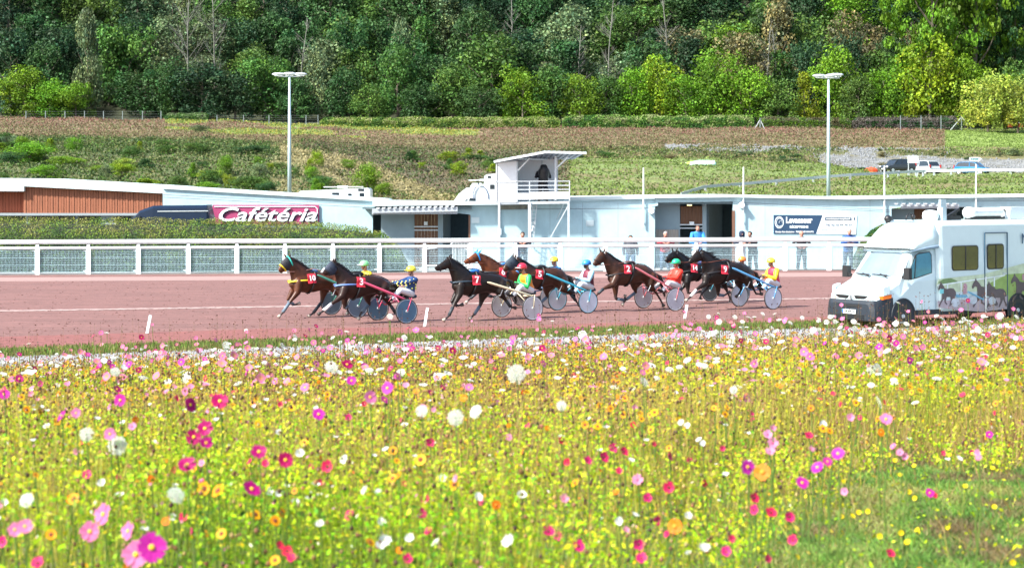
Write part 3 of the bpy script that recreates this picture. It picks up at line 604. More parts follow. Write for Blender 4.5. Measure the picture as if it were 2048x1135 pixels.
for px_, lab in ((2020, 'red topped beehive standing left of the orchard tree trunk'), (2041, 'red topped beehive standing at the right edge by the orchard tree')):
    b = ground_pt(px_, 286); b.z = px2w(px_, 258, 286).z
    t = thing('beehive', lab, 'beehive', b, 0, 'beehives by the orchard')
    one('hive_box', lambda m: m.box(b + Vector((0, 0, .55)), (.6, .6, .55)), mat('hive_red', (.55, .10, .05)), t)
    one('lid', lambda m: m.box(b + Vector((0, 0, .87)), (.68, .68, .10)), white, t)
    one('stand', lambda m: [m.box(b + Vector((dx, dy, .12)), (.06, .06, .3)) for dx in (-.25, .25) for dy in (-.25, .25)] and None, woodd, t)
# upturned green and white boats on the grass crest
def boat(px, Y, L_, yaw, m1, lab):
    b = ground_pt(px, Y); t = thing('upturned_boat', lab, 'boat', b, yaw, 'small boats lying on the grass crest')
    one('hull', lambda m: m.rings([[(x, w_ * math.cos(a), .05 + h_ * math.sin(a)) for a in [math.pi * k / 8 for k in range(9)]] for x, w_, h_ in ((-L_ / 2, .1, .08), (-L_ * .4, .45, .35), (-L_ * .15, .62, .5), (L_ * .2, .62, .5), (L_ * .42, .5, .42), (L_ / 2, .35, .3))]), m1, t, smooth=True, local=True)
    one('keel', lambda m: m.bar((-L_ * .45, 0, .36), (L_ * .45, 0, .5), .06), white, t, local=True)
boat(1388, 196, 1.9, R(5), mat('lime_boat', (.35, .55, .08), rough=.4), 'lime green boat lying upturned at the left of the grass crest pair')
boat(1405, 193, 2.6, R(-4), mat('mint_boat', (.45, .70, .55), rough=.4), 'pale mint boat lying upturned at the right of the grass crest pair')
o = one('tarpaulin', lambda m: m.ball(ground_pt(1742, 214) + Vector((0, 0, .1)), (.8, .5, .4), 9, 5), mat('orange_red_cloth', (.6, .07, .02), var=.4, scale=8), loc=ground_pt(1742, 214))
tag(o, 'crumpled orange red tarpaulin on the scree beside the lamp mast', 'tarpaulin')

# ---------------------------------------------------------------- vehicles seen over the stable roof
def horsebox(name, lab, px0, px1, ytop, Y, cab=None, dark=(), yaw=0, horse=False):
    s = Y / FPX; g = terr1(((px0 + px1) / 2 - 1024) * s, Y); zt = px2w(0, ytop, Y).z; L_ = (px1 - px0) * s; x0 = (px0 - 1024) * s
    t = thing(name, lab, 'lorry', ((x0 + L_ / 2), Y, g))
    vw = mat('white_coachwork', (.68, .74, .76), rough=.35, var=.03, coat=.3)
    def bodyf(m):
        a = x0 + (2.0 if cab else 0)
        prof = [(a, g + .5), (x0 + L_, g + .5), (x0 + L_, zt - .12), (x0 + L_ - .12, zt), (a + .15, zt - .18), (a, zt - .3)]
        m.prism([(x, Y, z) for x, z in prof], (0, 2.3, 0))
    one('body', bodyf, vw, t)
    if cab:
        prof = [(x0, g + .5), (x0 + 2.1, g + .5), (x0 + 2.1, zt - .35), (x0 + 1.2, zt - .4), (x0 + .75, zt - .75), (x0 + .05, zt - 1.75), (x0 - .1, g + 1.0)]
        c = one('cab', lambda m: m.prism([(x, Y + .05, z) for x, z in prof], (0, 2.1, 0)), vw, t)
        many('side_window', [lambda m: m.prism([(x0 + 1.25, Y, zt - 1.5), (x0 + 1.75, Y, zt - 1.5), (x0 + 1.72, Y, zt - 1.0), (x0 + 1.4, Y, zt - 1.0)], (0, .08, 0)), lambda m: m.prism([(x0 + .7, Y, zt - 1.5), (x0 + 1.1, Y, zt - 1.5), (x0 + 1.25, Y, zt - 1.05)], (0, .08, 0))], glassd, c)
        one('roof_pod', lambda m: m.prism([(x, Y + .3, z) for x, z in ((x0 + 1.4, zt - .35), (x0 + 2.1, zt - .35), (x0 + 2.1, zt - .12), (x0 + 1.55, zt - .12))], (0, 1.5, 0)), vw, c)
    for (a, b, c_, d) in dark: one('window', lambda m: m.prism(P3([(a, c_), (b, c_), (b, d), (a, d)], Y - .02), (0, .05, 0)), glassd, t)
    one('roof_rail', lambda m: (m.bar((x0 + L_ * .35, Y + .3, zt + .05), (x0 + L_ * .9, Y + .3, zt + .06), .05), m.box((x0 + L_ * .6, Y + 1.1, zt + .06), (.6, .5, .12))), vw, t)
    for dx in (1.1, L_ - 1.2):
        wh = one('wheel', lambda m: m.tube([(x0 + dx, Y - .02, g + .42), (x0 + dx, Y + .28, g + .42)], .42, 16), black, t); one('rim', lambda m: m.tube([(x0 + dx, Y - .05, g + .42), (x0 + dx, Y, g + .42)], .22, 12), galv, wh)
    if horse:
        pts = [px2w(x, y, Y - .03) for x, y in ((948, 398), (946, 388), (949, 378), (955, 371), (957, 366), (959, 372), (966, 372), (972, 378), (976, 388), (977, 398))]
        one('horse_outline', lambda m: [m.bar(a, b, .05, .05) for a, b in zip(pts[:-1], pts[1:])] and None, mat('outline_blue', (.08, .12, .2)), t)
    return t
horsebox('horse_lorry', 'white horse lorry behind the roof above the end of the pink lettered sign', 596, 740, 375.5, 118, dark=((664, 678, 385, 390), (696, 703, 387, 394), (716, 728, 377, 382), (719, 728, 386, 394)))
horsebox('horse_lorry', 'white horse lorry with a horse head drawn on its side left of the filming tower', 892, 1020, 362, 118, cab=True, dark=((980, 989, 369, 378),), horse=True)
horsebox('horse_lorry', 'tall white lorry top standing just behind the filming tower cabin', 968, 1040, 343, 124, dark=((975, 982, 352, 356),))
# dark blue coach roof beyond the hedge
cb = thing('blue_van', 'dark blue van roof showing above the hedge beside the pink lettered sign', 'van', pz(345, 0, 94.9))
bl = mat('dark_blue_coach_paint', (.004, .014, .036), rough=.5, spec=.2, var=.1, coat=.15)
def vanr(px, zt, zb, w_): 
    x = (px - 1024) / FPX * 94.9; return [(x, 94.9 + dy * w_, z) for dy, z in ((-.9, zb), (-.98, (zb + zt) / 2), (-.9, zt - .12), (-.7, zt), (.7, zt), (.9, zt - .12), (.98, (zb + zt) / 2), (.9, zb))]
one('body', lambda m: m.rings([vanr(262, 1.5, .5, .85), vanr(268, 2.3, .4, .93), vanr(285, 2.75, .4, .97), vanr(312, 2.98, .4, 1), (vanr(400, 3.0, .4, 1)), vanr(419, 3.02, .4, 1), vanr(425, 2.5, .4, .95)]), bl, cb)
one('side_window', lambda m: m.prism([pz(268, 2.0, 93.93), pz(279, 2.0, 93.93), pz(281, 2.5, 93.93), pz(272, 2.5, 93.93)], (0, .08, 0)), glassd, cb)
one('roof_stripe', lambda m: m.bar(pz(315, 2.72, 93.98), pz(416, 2.74, 93.98), .03, .04), galv, cb)
for q in (290, 400): one('wheel', lambda m: m.tube([pz(q, .34, 93.95), pz(q, .34, 94.2)], .34, 14), black, cb)
# leaning white marker posts on the near edge of the track
for (xa, ya, xb, yb), lab in zip(((301, 630, 294, 667), (855, 615, 849, 653), (1374, 609, 1369, 637)), ('leaning white marker post alone on the track left of the horses', 'leaning white marker post by the wheel of the blue clad driver', 'leaning white marker post in front of the green capped driver sulky')):
    Y = 16000 / (yb - YH); b = px2w(xb, yb, Y); b.z = 0; t_ = px2w(xa, ya, Y)
    o = one('marker_post', lambda m: m.bar(b, t_, .075, .05), white, loc=b); tag(o, lab, 'marker post', 'white marker posts on the track edge')
# ---------------------------------------------------------------- trotters, sulkies, drivers, spectators
TH = R(33)
class Rig:
    def __init__(s, px, ybot, th=TH):
        s.Y = 16000.0 / (ybot - YH); s.X = (px - 1024) / FPX * s.Y; s.c = math.cos(th); s.s = math.sin(th); s.rz = math.pi + th
        s.loc = (s.X, s.Y, 0.0)
    def P(s, px, py, lat=0.0):
        k = (px - 1024) / FPX
        f = (k * (s.Y - s.c * lat) - s.X - s.s * lat) / (-s.c + k * s.s)
        Yw = s.Y - s.s * f - s.c * lat
        return Vector((f, lat, CAMZ - (py - YH) / FPX * Yw))
def ell_loft(m, pairs, widths, n=14, ends=True):
    rs = []
    for (a, b), w_ in zip(pairs, widths):
        c = (a + b) / 2; h = (a - b) / 2
        rs.append([c + h * math.cos(t) + Vector((0, w_ * math.sin(t), 0)) for t in [2 * math.pi * k / n for k in range(n)]])
    if ends:
        def endr(r, q, k):
            c = sum((Vector(p) for p in r), Vector()) / n; c2 = sum((Vector(p) for p in q), Vector()) / n; d = (c - c2).normalized() * k
            return [c + (Vector(p) - c) * .55 + d for p in r]
        w0, w1 = widths[0], widths[-1]
        rs = [endr(rs[0], rs[1], w0 * .35)] + rs + [endr(rs[-1], rs[-2], w1 * .35)]
    m.rings(rs)
HC = {}
def coat(nm, col): return mat('horse_coat_' + nm, col, rough=.40, var=.35, scale=5, spec=.32, bump=.1)
tackm = mat('black_leather', (.012, .013, .016), rough=.5)
hoofm = mat('pale_hoof', (.42, .36, .30), rough=.6, var=.3)
manem = mat('black_mane', (.010, .009, .009), rough=.6, var=.5, scale=20)
digitw = mat('white_digits', (.85, .85, .85), rough=.5)
clothm = mat('red_number_cloth', (.62, .025, .05), rough=.6, var=.12, scale=12)

def make_horse(H):
    rig = H['rig']; ox, oy = H['org']; P = lambda p, lat=0.0: rig.P(ox + p[0] / 7.566, oy + p[1] / 7.566, lat)
    t = thing('trotting_horse', H['label'], 'horse', rig.loc, rig.rz, 'trotting horses in the race')
    coatm = coat(H['coat'][0], H['coat'][1])
    m = MB()
    TW = [.13, .21, .255, .275, .27, .25, .20, .11]
    tor = [(P(a), P(b)) for a, b in H['torso']]
    ell_loft(m, tor, TW, 18)
    nk = [(P(a), P(b)) for a, b in H['neck']]
    ell_loft(m, nk, [.085, .105, .17], 14)
    hd = [(P(a), P(b)) for a, b in H['head']]
    ell_loft(m, hd, [.095, .088, .06, .055], 12)
    # bulk of shoulder and haunch
    FR = [.135, .105, .055, .042, .032, .036]; HR = [.20, .155, .062, .045, .035, .038]
    legs = {}
    for key, lat, rad, l0 in (('nf', .17, FR, .14), ('ff', -.17, FR, -.14), ('nh', .16, HR, .13), ('fh', -.16, HR, -.13)):
        q = H[key]      # [top, elbow/stifle, knee/hock, fetlock, hoof]
        a, b, c, d, e = P(q[0], l0), P(q[1], lat), P(q[2], lat), P(q[3], lat), P(q[4], lat)
        mid = b.lerp(c, .5); can = c.lerp(d, .5)
        pts = [a, b, mid, c, can, d]; rr = [rad[0], rad[1], (rad[1] + rad[2]) * .46, rad[3] + .006, rad[4], rad[5]]
        if key[1] == 'h': rr = [rad[0], rad[1], .085, .052, .036, .040]
        e0 = d.lerp(e, .55); m.tube(pts + [e0, e], rr + [.033, .034], 10, round_ends=True, up=(0, 1, 0)); legs[key] = (a, b, c, d, e)
    # nostril, jaw
    body = organic(m, .021, 7)
    # real coat pattern: black points on the lower legs of bays
    zs = np.array([sum(body.v[i][2] for i in f) / len(f) for f in body.f]); lg = H.get('dark_below', .52)
    body.m = [1 if z < lg + .04 * math.sin(i) else 0 for i, z in enumerate(zs)]
    o = body.build('body', [coatm, mat('horse_points_' + H['coat'][0], H.get('points', (.03, .02, .018)), rough=.5, var=.3, spec=.5)], t, smooth=True, local=True)
    o.data.materials
    # hooves, boots
    for key, (a, b, c, d, e) in legs.items():
        dv = (e - d).normalized(); 
        one('hoof', lambda q: q.tube([e - dv * .02, e + dv * .035, e + dv * .065], [.040, .052, .058], 12), hoofm if key in H.get('palehoof', ()) else mat('dark_hoof', (.05, .045, .04), rough=.6), t, smooth=True, local=True)
        bt = H.get('boots', {}).get(key)
        if bt: one('leg_boot', lambda q: q.tube([c.lerp(d, .12), c.lerp(d, .5), c.lerp(d, .95)], [.052, .048, .052], 10), mat('boot_' + bt[0], bt[1], rough=.6), t, smooth=True, local=True)
    # ears
    for i, e in enumerate(H['ears']):
        lt = .06 if i else -.06; tip = P(e, lt); base = (hd[0][0] * .75 + hd[0][1] * .25); base = Vector((base.x, lt, base.z)); base = base.lerp(tip, .1)
        d = tip - base; tip = base + d.normalized() * min(max(d.length, .17), .24)
        ec = H.get('earcol')
        one('ear', lambda q: q.tube([base, base.lerp(tip, .4), tip], [.026, .034, .006], 8, flat=.55), mat('ear_hood_' + ec[0], ec[1]) if ec else coatm, t, smooth=True, local=True)
    # eye
    ep = hd[0][0].lerp(hd[1][0], .75).lerp(hd[1][1], .28)
    for sg in (1, -1): one('eye', lambda q: q.ball(ep + Vector((0, sg * .085, 0)), .018, 8, 5), glassd, t, smooth=True, local=True)
    # mane: tufts along the crest
    crest = [nk[0][0], nk[0][0].lerp(nk[1][0], .5), nk[1][0], nk[1][0].lerp(nk[2][0], .5), nk[2][0]]
    rr = random.Random(H['n'])
    def mane(q):
        for i in range(70):
            u = rr.random() * 3.9; k = int(u); p = crest[k].lerp(crest[k + 1], u - k); L_ = rr.uniform(.10, .20)
            sd_ = Vector((-rr.uniform(.05, .16) * H.get('fly', 1.0), rr.uniform(-.07, .09), rr.uniform(.00, .07) * H.get('fly', 1) - .04))
            wv = Vector((rr.uniform(.02, .04), 0, -.015)); p = p + Vector((0, rr.uniform(-.02, .03), -.01))
            q.add([p - wv, p + wv, p + sd_ + wv * .5 + Vector((0, 0, -L_ * .25)), p + sd_ * 1.4 + Vector((0, 0, -L_ * .5))], [(0, 1, 2, 3)])
        q.tube([c + Vector((0, 0, -.01)) for c in crest], [.03, .05, .055, .05, .03], 8, round_ends=True)
    one('mane', mane, mat('chestnut_mane', (.09, .03, .012), rough=.6, var=.5, scale=20) if H.get('lightmane') else manem, t, local=True)
    # tail
    ta = tor[-2][0].lerp(tor[-1][0], .6); tl = tor[-1][1]
    def tail(q):
        p0 = ta; p1 = ta + Vector((-.14, 0, -.05)); p2 = ta + Vector((-.25, 0, -.30)); p3 = ta + Vector((-.33, 0, -.68))
        q.tube([p0, p1, p2, p3], [.045, .065, .075, .02], 9, round_ends=True)
        for i in range(60):
            a = rr.uniform(-.07, .07); u = rr.random(); s0 = p1.lerp(p2, u) + Vector((rr.uniform(-.05, .03), a, 0)); e0 = p3 + Vector((rr.uniform(-.28, .10), a * 1.8, rr.uniform(-.12, .3)))
            w_ = Vector((.012, .006, 0)); q.add([s0 - w_, s0 + w_, e0 + w_ * .3, e0 - w_ * .3], [(0, 1, 2, 3)])
    one('tail', tail, mat('chestnut_mane', (.09, .03, .012)) if H.get('lightmane') else manem, t, local=True)
    # hood over the face
    if H.get('hood'):
        hh = [( (a - (a + b) / 2) * 1.10 + (a + b) / 2, (b - (a + b) / 2) * 1.08 + (a + b) / 2) for a, b in hd]
        def hood(q):
            pr = [hh[0], (hh[0][0].lerp(hh[1][0], .5), hh[0][1].lerp(hh[1][1], .5)), hh[1], (hh[1][0].lerp(hh[2][0], .6), hh[1][1].lerp(hh[2][1], .6))]
            ell_loft(q, pr, [.105, .105, .098, .08], 14, ends=False)
        one('hood', hood, mat('hood_' + H['hood'][0], H['hood'][1], rough=.75), t, smooth=True, local=True)
    def band(name, pr, w_, col, r=.013):
        a, b = pr; c = (a + b) / 2; h = (a - b) / 2
        one(name, lambda q: q.tube([c + h * math.cos(x) * 1.08 + Vector((0, w_ * 1.1 * math.sin(x), 0)) for x in [2 * math.pi * k / 16 for k in range(17)]], r, 6), col, t, smooth=True, local=True)
    nb = (hd[1][0].lerp(hd[2][0], .8), hd[1][1].lerp(hd[2][1], .8))
    band('noseband', nb, .07, mat('nose_' + H['nose'][0], H['nose'][1]) if H.get('nose') else tackm, .02 if H.get('nose') else .012)
    band('headpiece', hd[0], .10, mat('brow_' + H['brow'][0], H['brow'][1]) if H.get('brow') else tackm, .022 if H.get('brow') else .014)
    if H.get('blaze'): one('blaze', lambda q: q.tube([hd[1][0].lerp(hd[2][0], .5) + Vector((.004, 0, .012)), hd[2][0] + Vector((.006, 0, .01)), hd[3][0] + Vector((.01, 0, 0))], [.028, .035, .03], 8), white, t, smooth=True, local=True)
    # harness: girth strap, back pad, breast collar
    gi = (tor[2][0].lerp(tor[3][0], .35), tor[2][1].lerp(tor[3][1], .35))
    band('girth_strap', gi, .275 / 1.04, tackm, .028)
    bc = H.get('breast'); bp = [P((H['torso'][0][0][0], H['torso'][0][0][1] - 10)), ]
    q0 = tor[0][0]; side = gi[0].lerp(gi[1], .38)
    one('breast_collar', lambda q: q.tube([Vector((side.x, .285, side.z)), Vector(((side.x + q0.x) / 2 + .1, .245, (side.z + q0.z) / 2)), q0 + Vector((.05, .13, -.02)), q0 + Vector((.085, 0, -.04)), q0 + Vector((.05, -.13, -.02)), Vector(((side.x + q0.x) / 2 + .1, -.245, (side.z + q0.z) / 2)), Vector((side.x, -.285, side.z))], .026, 7), mat('collar_' + bc[0], bc[1]) if bc else tackm, t, smooth=True, local=True)
    one('back_pad', lambda q: (q.tube([gi[0] + Vector((.12, 0, .02)), gi[0] + Vector((-.12, 0, .03))], .06, 8, round_ends=True), q.tube([gi[0], gi[0] + Vector((0, 0, .10))], .015, 6)), mat('pad_' + H['pad'][0], H['pad'][1]) if H.get('pad') else tackm, t, smooth=True, local=True)
    one('crupper_strap', lambda q: q.tube([gi[0] + Vector((0, 0, .015)), tor[3][0] + Vector((0, 0, .014)), tor[4][0] + Vector((0, 0, .014)), tor[5][0] + Vector((0, 0, .014)), tor[6][0] + Vector((0, 0, .012))], .012, 6), tackm, t, local=True)
    # number cloth with its digits, hanging against the near side
    c = rig.P(H['num'][0], H['num'][1], .315); sz = .135
    tilt = Matrix.Translation(c) @ Matrix.Rotation(R(H['num'][2]), 4, 'Y') @ Matrix.Rotation(R(180), 4, 'Z')
    tilt = Matrix.Translation(c) @ Matrix.Rotation(R(-H['num'][2]), 4, 'Y') @ Matrix.Rotation(R(180), 4, 'Z') @ Matrix.Rotation(R(-14), 4, 'X')
    def cl(q):
        n = 6; rs = []
        for i in range(n + 1):
            z = -sz * 1.05 + 2.1 * sz * i / n; y = .02 * math.sin(i * 1.1); rs.append([(-sz * (1 + .04 * math.sin(i)), y, z), (0, y - .008, z), (sz * (1 + .03 * math.cos(i)), y + .004, z), (sz, y + .014, z), (0, y + .006, z), (-sz, y + .014, z)])
        q.rings(rs)
    cm = MB(); cl(cm); place(cm, tilt); cloth = cm.build('number_cloth', clothm, t, smooth=False, local=True)
    tx = text_mb(H['num'][3], .27 if len(H['num'][3]) == 1 else .22, bold=.007, extrude=.004); place(tx, tilt @ Matrix.Translation((0, -.022, 0))); tx.build('number', digitw, cloth, local=True)
    # reins from the bit to the driver's hands
    hand = H['hand']; bit = hd[3][0].lerp(hd[3][1], .6); bit = bit + Vector((-.06, 0, 0))
    for sg in (1, -1):
        pad = gi[0] + Vector((0, .08 * sg, .10)); h2 = Vector((hand.x, hand.y * sg, hand.z))
        one('rein', lambda q: q.tube([bit + Vector((0, .06 * sg, 0)), bit.lerp(pad, .5) + Vector((0, .06 * sg, -.03)), pad, pad.lerp(h2, .5) + Vector((0, 0, -.02)), h2], .009, 6), mat('rein_' + H['rein'][0], H['rein'][1]) if H.get('rein') else tackm, t, local=True)
    return t

def make_sulky(H):
    rig = H['rig']; S = H['sulky']
    t = thing('sulky', S['label'], 'sulky', rig.loc, rig.rz, 'racing sulkies behind the horses')
    fr = mat('sulky_' + S['col'][0], S['col'][1], rough=.3, coat=.4, var=.06)
    r = .365; hw = .84
    for sg in (1, -1):
        wk = one('wheel', lambda q: q.tube([(0, sg * (hw - .014), r), (0, sg * (hw + .014), r)], r - .028, 36), mat('disc_' + S['disc'][0], S['disc'][1], rough=.35, var=.14, scale=3, coat=.2), t, local=True)
        one('tyre', lambda q: q.rings([[Vector(((r - .014 + .016 * math.cos(b)) * math.cos(a), sg * hw + .018 * math.sin(b), r + (r - .014 + .016 * math.cos(b)) * math.sin(a))) for b in [2 * math.pi * k / 8 for k in range(8)]] for a in [2 * math.pi * k / 36 for k in range(36)]], cap=False, close=True), black, wk, smooth=True, local=True)
        one('rim', lambda q: q.rings([[Vector(((r - .038 + .013 * math.cos(b)) * math.cos(a), sg * hw + .018 * math.sin(b), r + (r - .038 + .013 * math.cos(b)) * math.sin(a))) for b in [2 * math.pi * k / 6 for k in range(6)]] for a in [2 * math.pi * k / 36 for k in range(36)]], cap=False, close=True), mat('rimc_' + S.get('rim', ('steel', (.45, .5, .55)))[0], S.get('rim', ('steel', (.45, .5, .55)))[1], rough=.4), wk, smooth=True, local=True)
        one('hub', lambda q: q.tube([(0, sg * (hw - .05), r), (0, sg * (hw + .05), r)], .035, 12), galv, wk, local=True)
    a = rig.P(*S['front'], .36); b = rig.P(*S['rear'], .62)
    for sg in (1, -1):
        C = Vector((b.x, sg * .60, b.z)); B = Vector((a.x, sg * .35, a.z)).lerp(C, .10); A = B.lerp(C, -.06)
        one('shaft', lambda q: q.tube([A, B, B.lerp(C, .5) + Vector((0, 0, .0)), C], [.022, .036, .038, .03], 9, round_ends=True), fr, t, smooth=True, local=True)
        one('fork', lambda q: (q.tube([C, Vector((C.x * .6, sg * (hw - .10), .72)), Vector((0, sg * (hw - .045), r))], .017, 8), q.tube([C, Vector((C.x * .6, sg * (hw + .02), .74)), Vector((0, sg * (hw + .05), r))], .014, 8),
                               q.tube([B.lerp(C, .62), Vector((0, sg * (hw - .05), r))], .014, 7)), fr, t, smooth=True, local=True)
    Z = b.z
    hip = H['hip']
    one('cross_frame', lambda q: (q.tube([(b.x + .05, -.60, Z), (b.x + .02, 0, Z - .03), (b.x + .05, .60, Z)], .024, 8), q.tube([(b.x + .55, -.47, Z + .14), (b.x + .5, 0, Z - .10), (b.x + .55, .47, Z + .14)], .02, 8),
                                  q.tube([(b.x + .5, 0, Z - .10), (hip.x + .05, 0, hip.z - .16)], .02, 8), q.tube([(b.x + .02, 0, Z - .03), (hip.x, 0, hip.z - .16)], .02, 8)), fr, t, smooth=True, local=True)
    one('seat', lambda q: q.rings([[(hip.x + x, .19 * math.cos(k) * w_, hip.z - .14 + .035 * math.sin(k) + dz) for k in [2 * math.pi * j / 10 for j in range(10)]] for x, w_, dz in ((-.2, .6, .05), (-.15, 1, .01), (.12, .95, 0), (.19, .6, .01))]), black, t, smooth=True, local=True)
    for sg in (1, -1): one('stirrup', lambda q: (q.tube([(b.x + .85, sg * .40, Z + .2), (b.x + .9, sg * .33, Z + .02), (b.x + .9, sg * .22, Z + .02)], .014, 6)), galv, t, local=True)
    return t

def limb(m, pts, rad): m.tube(pts, rad, 10, round_ends=True)
def hand_mb(m, w_, d, side, s=1.0):
    """palm and five bent fingers starting at wrist w_, pointing along d"""
    d = Vector(d).normalized(); n = Vector((0, 0, 1)) if abs(d.z) < .9 else Vector((0, 1, 0)); l = d.cross(n).normalized() * side; u = l.cross(d).normalized() * side
    m.rings([[w_ + d * x * s + l * (.040 * k * math.cos(a) * s) + u * (.016 * k * math.sin(a) * s) for a in [2 * math.pi * j / 8 for j in range(8)]] for x, k in ((0, .65), (.03, .95), (.085, 1.0), (.10, .7))])
    for i, (o, ln) in enumerate(((-.03, .060), (-.01, .072), (.011, .068), (.031, .052))):
        b = w_ + (d * .085 + l * o) * s; k1 = b + (d * ln * .5 - u * .006) * s; k2 = k1 + (d * ln * .2 - u * ln * .42) * s; k3 = k2 + (-d * ln * .22 - u * ln * .18) * s
        m.tube([b, k1, k2, k3], [.0095 * s, .009 * s, .0085 * s, .007 * s], 6)
    b = w_ + (d * .025 - l * .036) * s; m.tube([b, b + (d * .03 - l * .025) * s, b + (d * .055 - l * .018 - u * .015) * s], [.012 * s, .010 * s, .008 * s], 6)
def head_mb(m, c, fdir, s=1.0):
    """skull with brow, nose, chin and ears; c = head centre, fdir = facing"""
    f = Vector(fdir).normalized(); l = Vector((0, 0, 1)).cross(f).normalized(); u = f.cross(l)
    q = lambda x, y, z: c + (f * x + l * y + u * z) * s
    rs = []
    for z, fx, bx, hw in ((-.125, .050, -.03, .035), (-.105, .078, -.050, .052), (-.07, .086, -.07, .062), (-.03, .088, -.088, .070), (.01, .090, -.098, .074), (.05, .088, -.10, .074), (.09, .070, -.085, .060), (.115, .035, -.05, .034)):
        cx = (fx + bx) / 2; rx = (fx - bx) / 2
        rs.append([q(cx + rx * math.cos(a), hw * math.sin(a), z) for a in [2 * math.pi * k / 14 for k in range(14)]])
    m.rings(rs)
    m.tube([q(.088, 0, .015), q(.112, 0, -.022), q(.098, 0, -.032)], [.009 * s, .014 * s, .011 * s], 7, round_ends=True)
    m.tube([q(.084, -.02, -.062), q(.090, 0, -.060), q(.084, .02, -.062)], [.006 * s, .008 * s, .006 * s], 6, round_ends=True)
    for sg in (1, -1): m.tube([q(-.008, sg * .072, .018), q(-.012, sg * .084, -.002), q(-.004, sg * .074, -.028)], [.010 * s, .013 * s, .008 * s], 6, round_ends=True)
skin = mat('skin', (.42, .21, .15), rough=.5, var=.08, scale=9)
def body_common(t, hc, fdir, neck0, skinm, extra):
    m = MB(); head_mb(m, hc, fdir); m.tube([hc + Vector((0, 0, -.08)) - Vector(fdir) * .02, neck0], [.055, .062], 10, round_ends=True)
    extra(m); b = organic(m, .016, 3); return b
def eyes(t, hc, fdir):
    f = Vector(fdir).normalized(); l = Vector((0, 0, 1)).cross(f).normalized()
    for sg in (1, -1): one('eye', lambda q: q.ball(hc + f * .082 + l * .03 * sg + Vector((0, 0, .012)), .011, 7, 5), black, t, smooth=True, local=True)

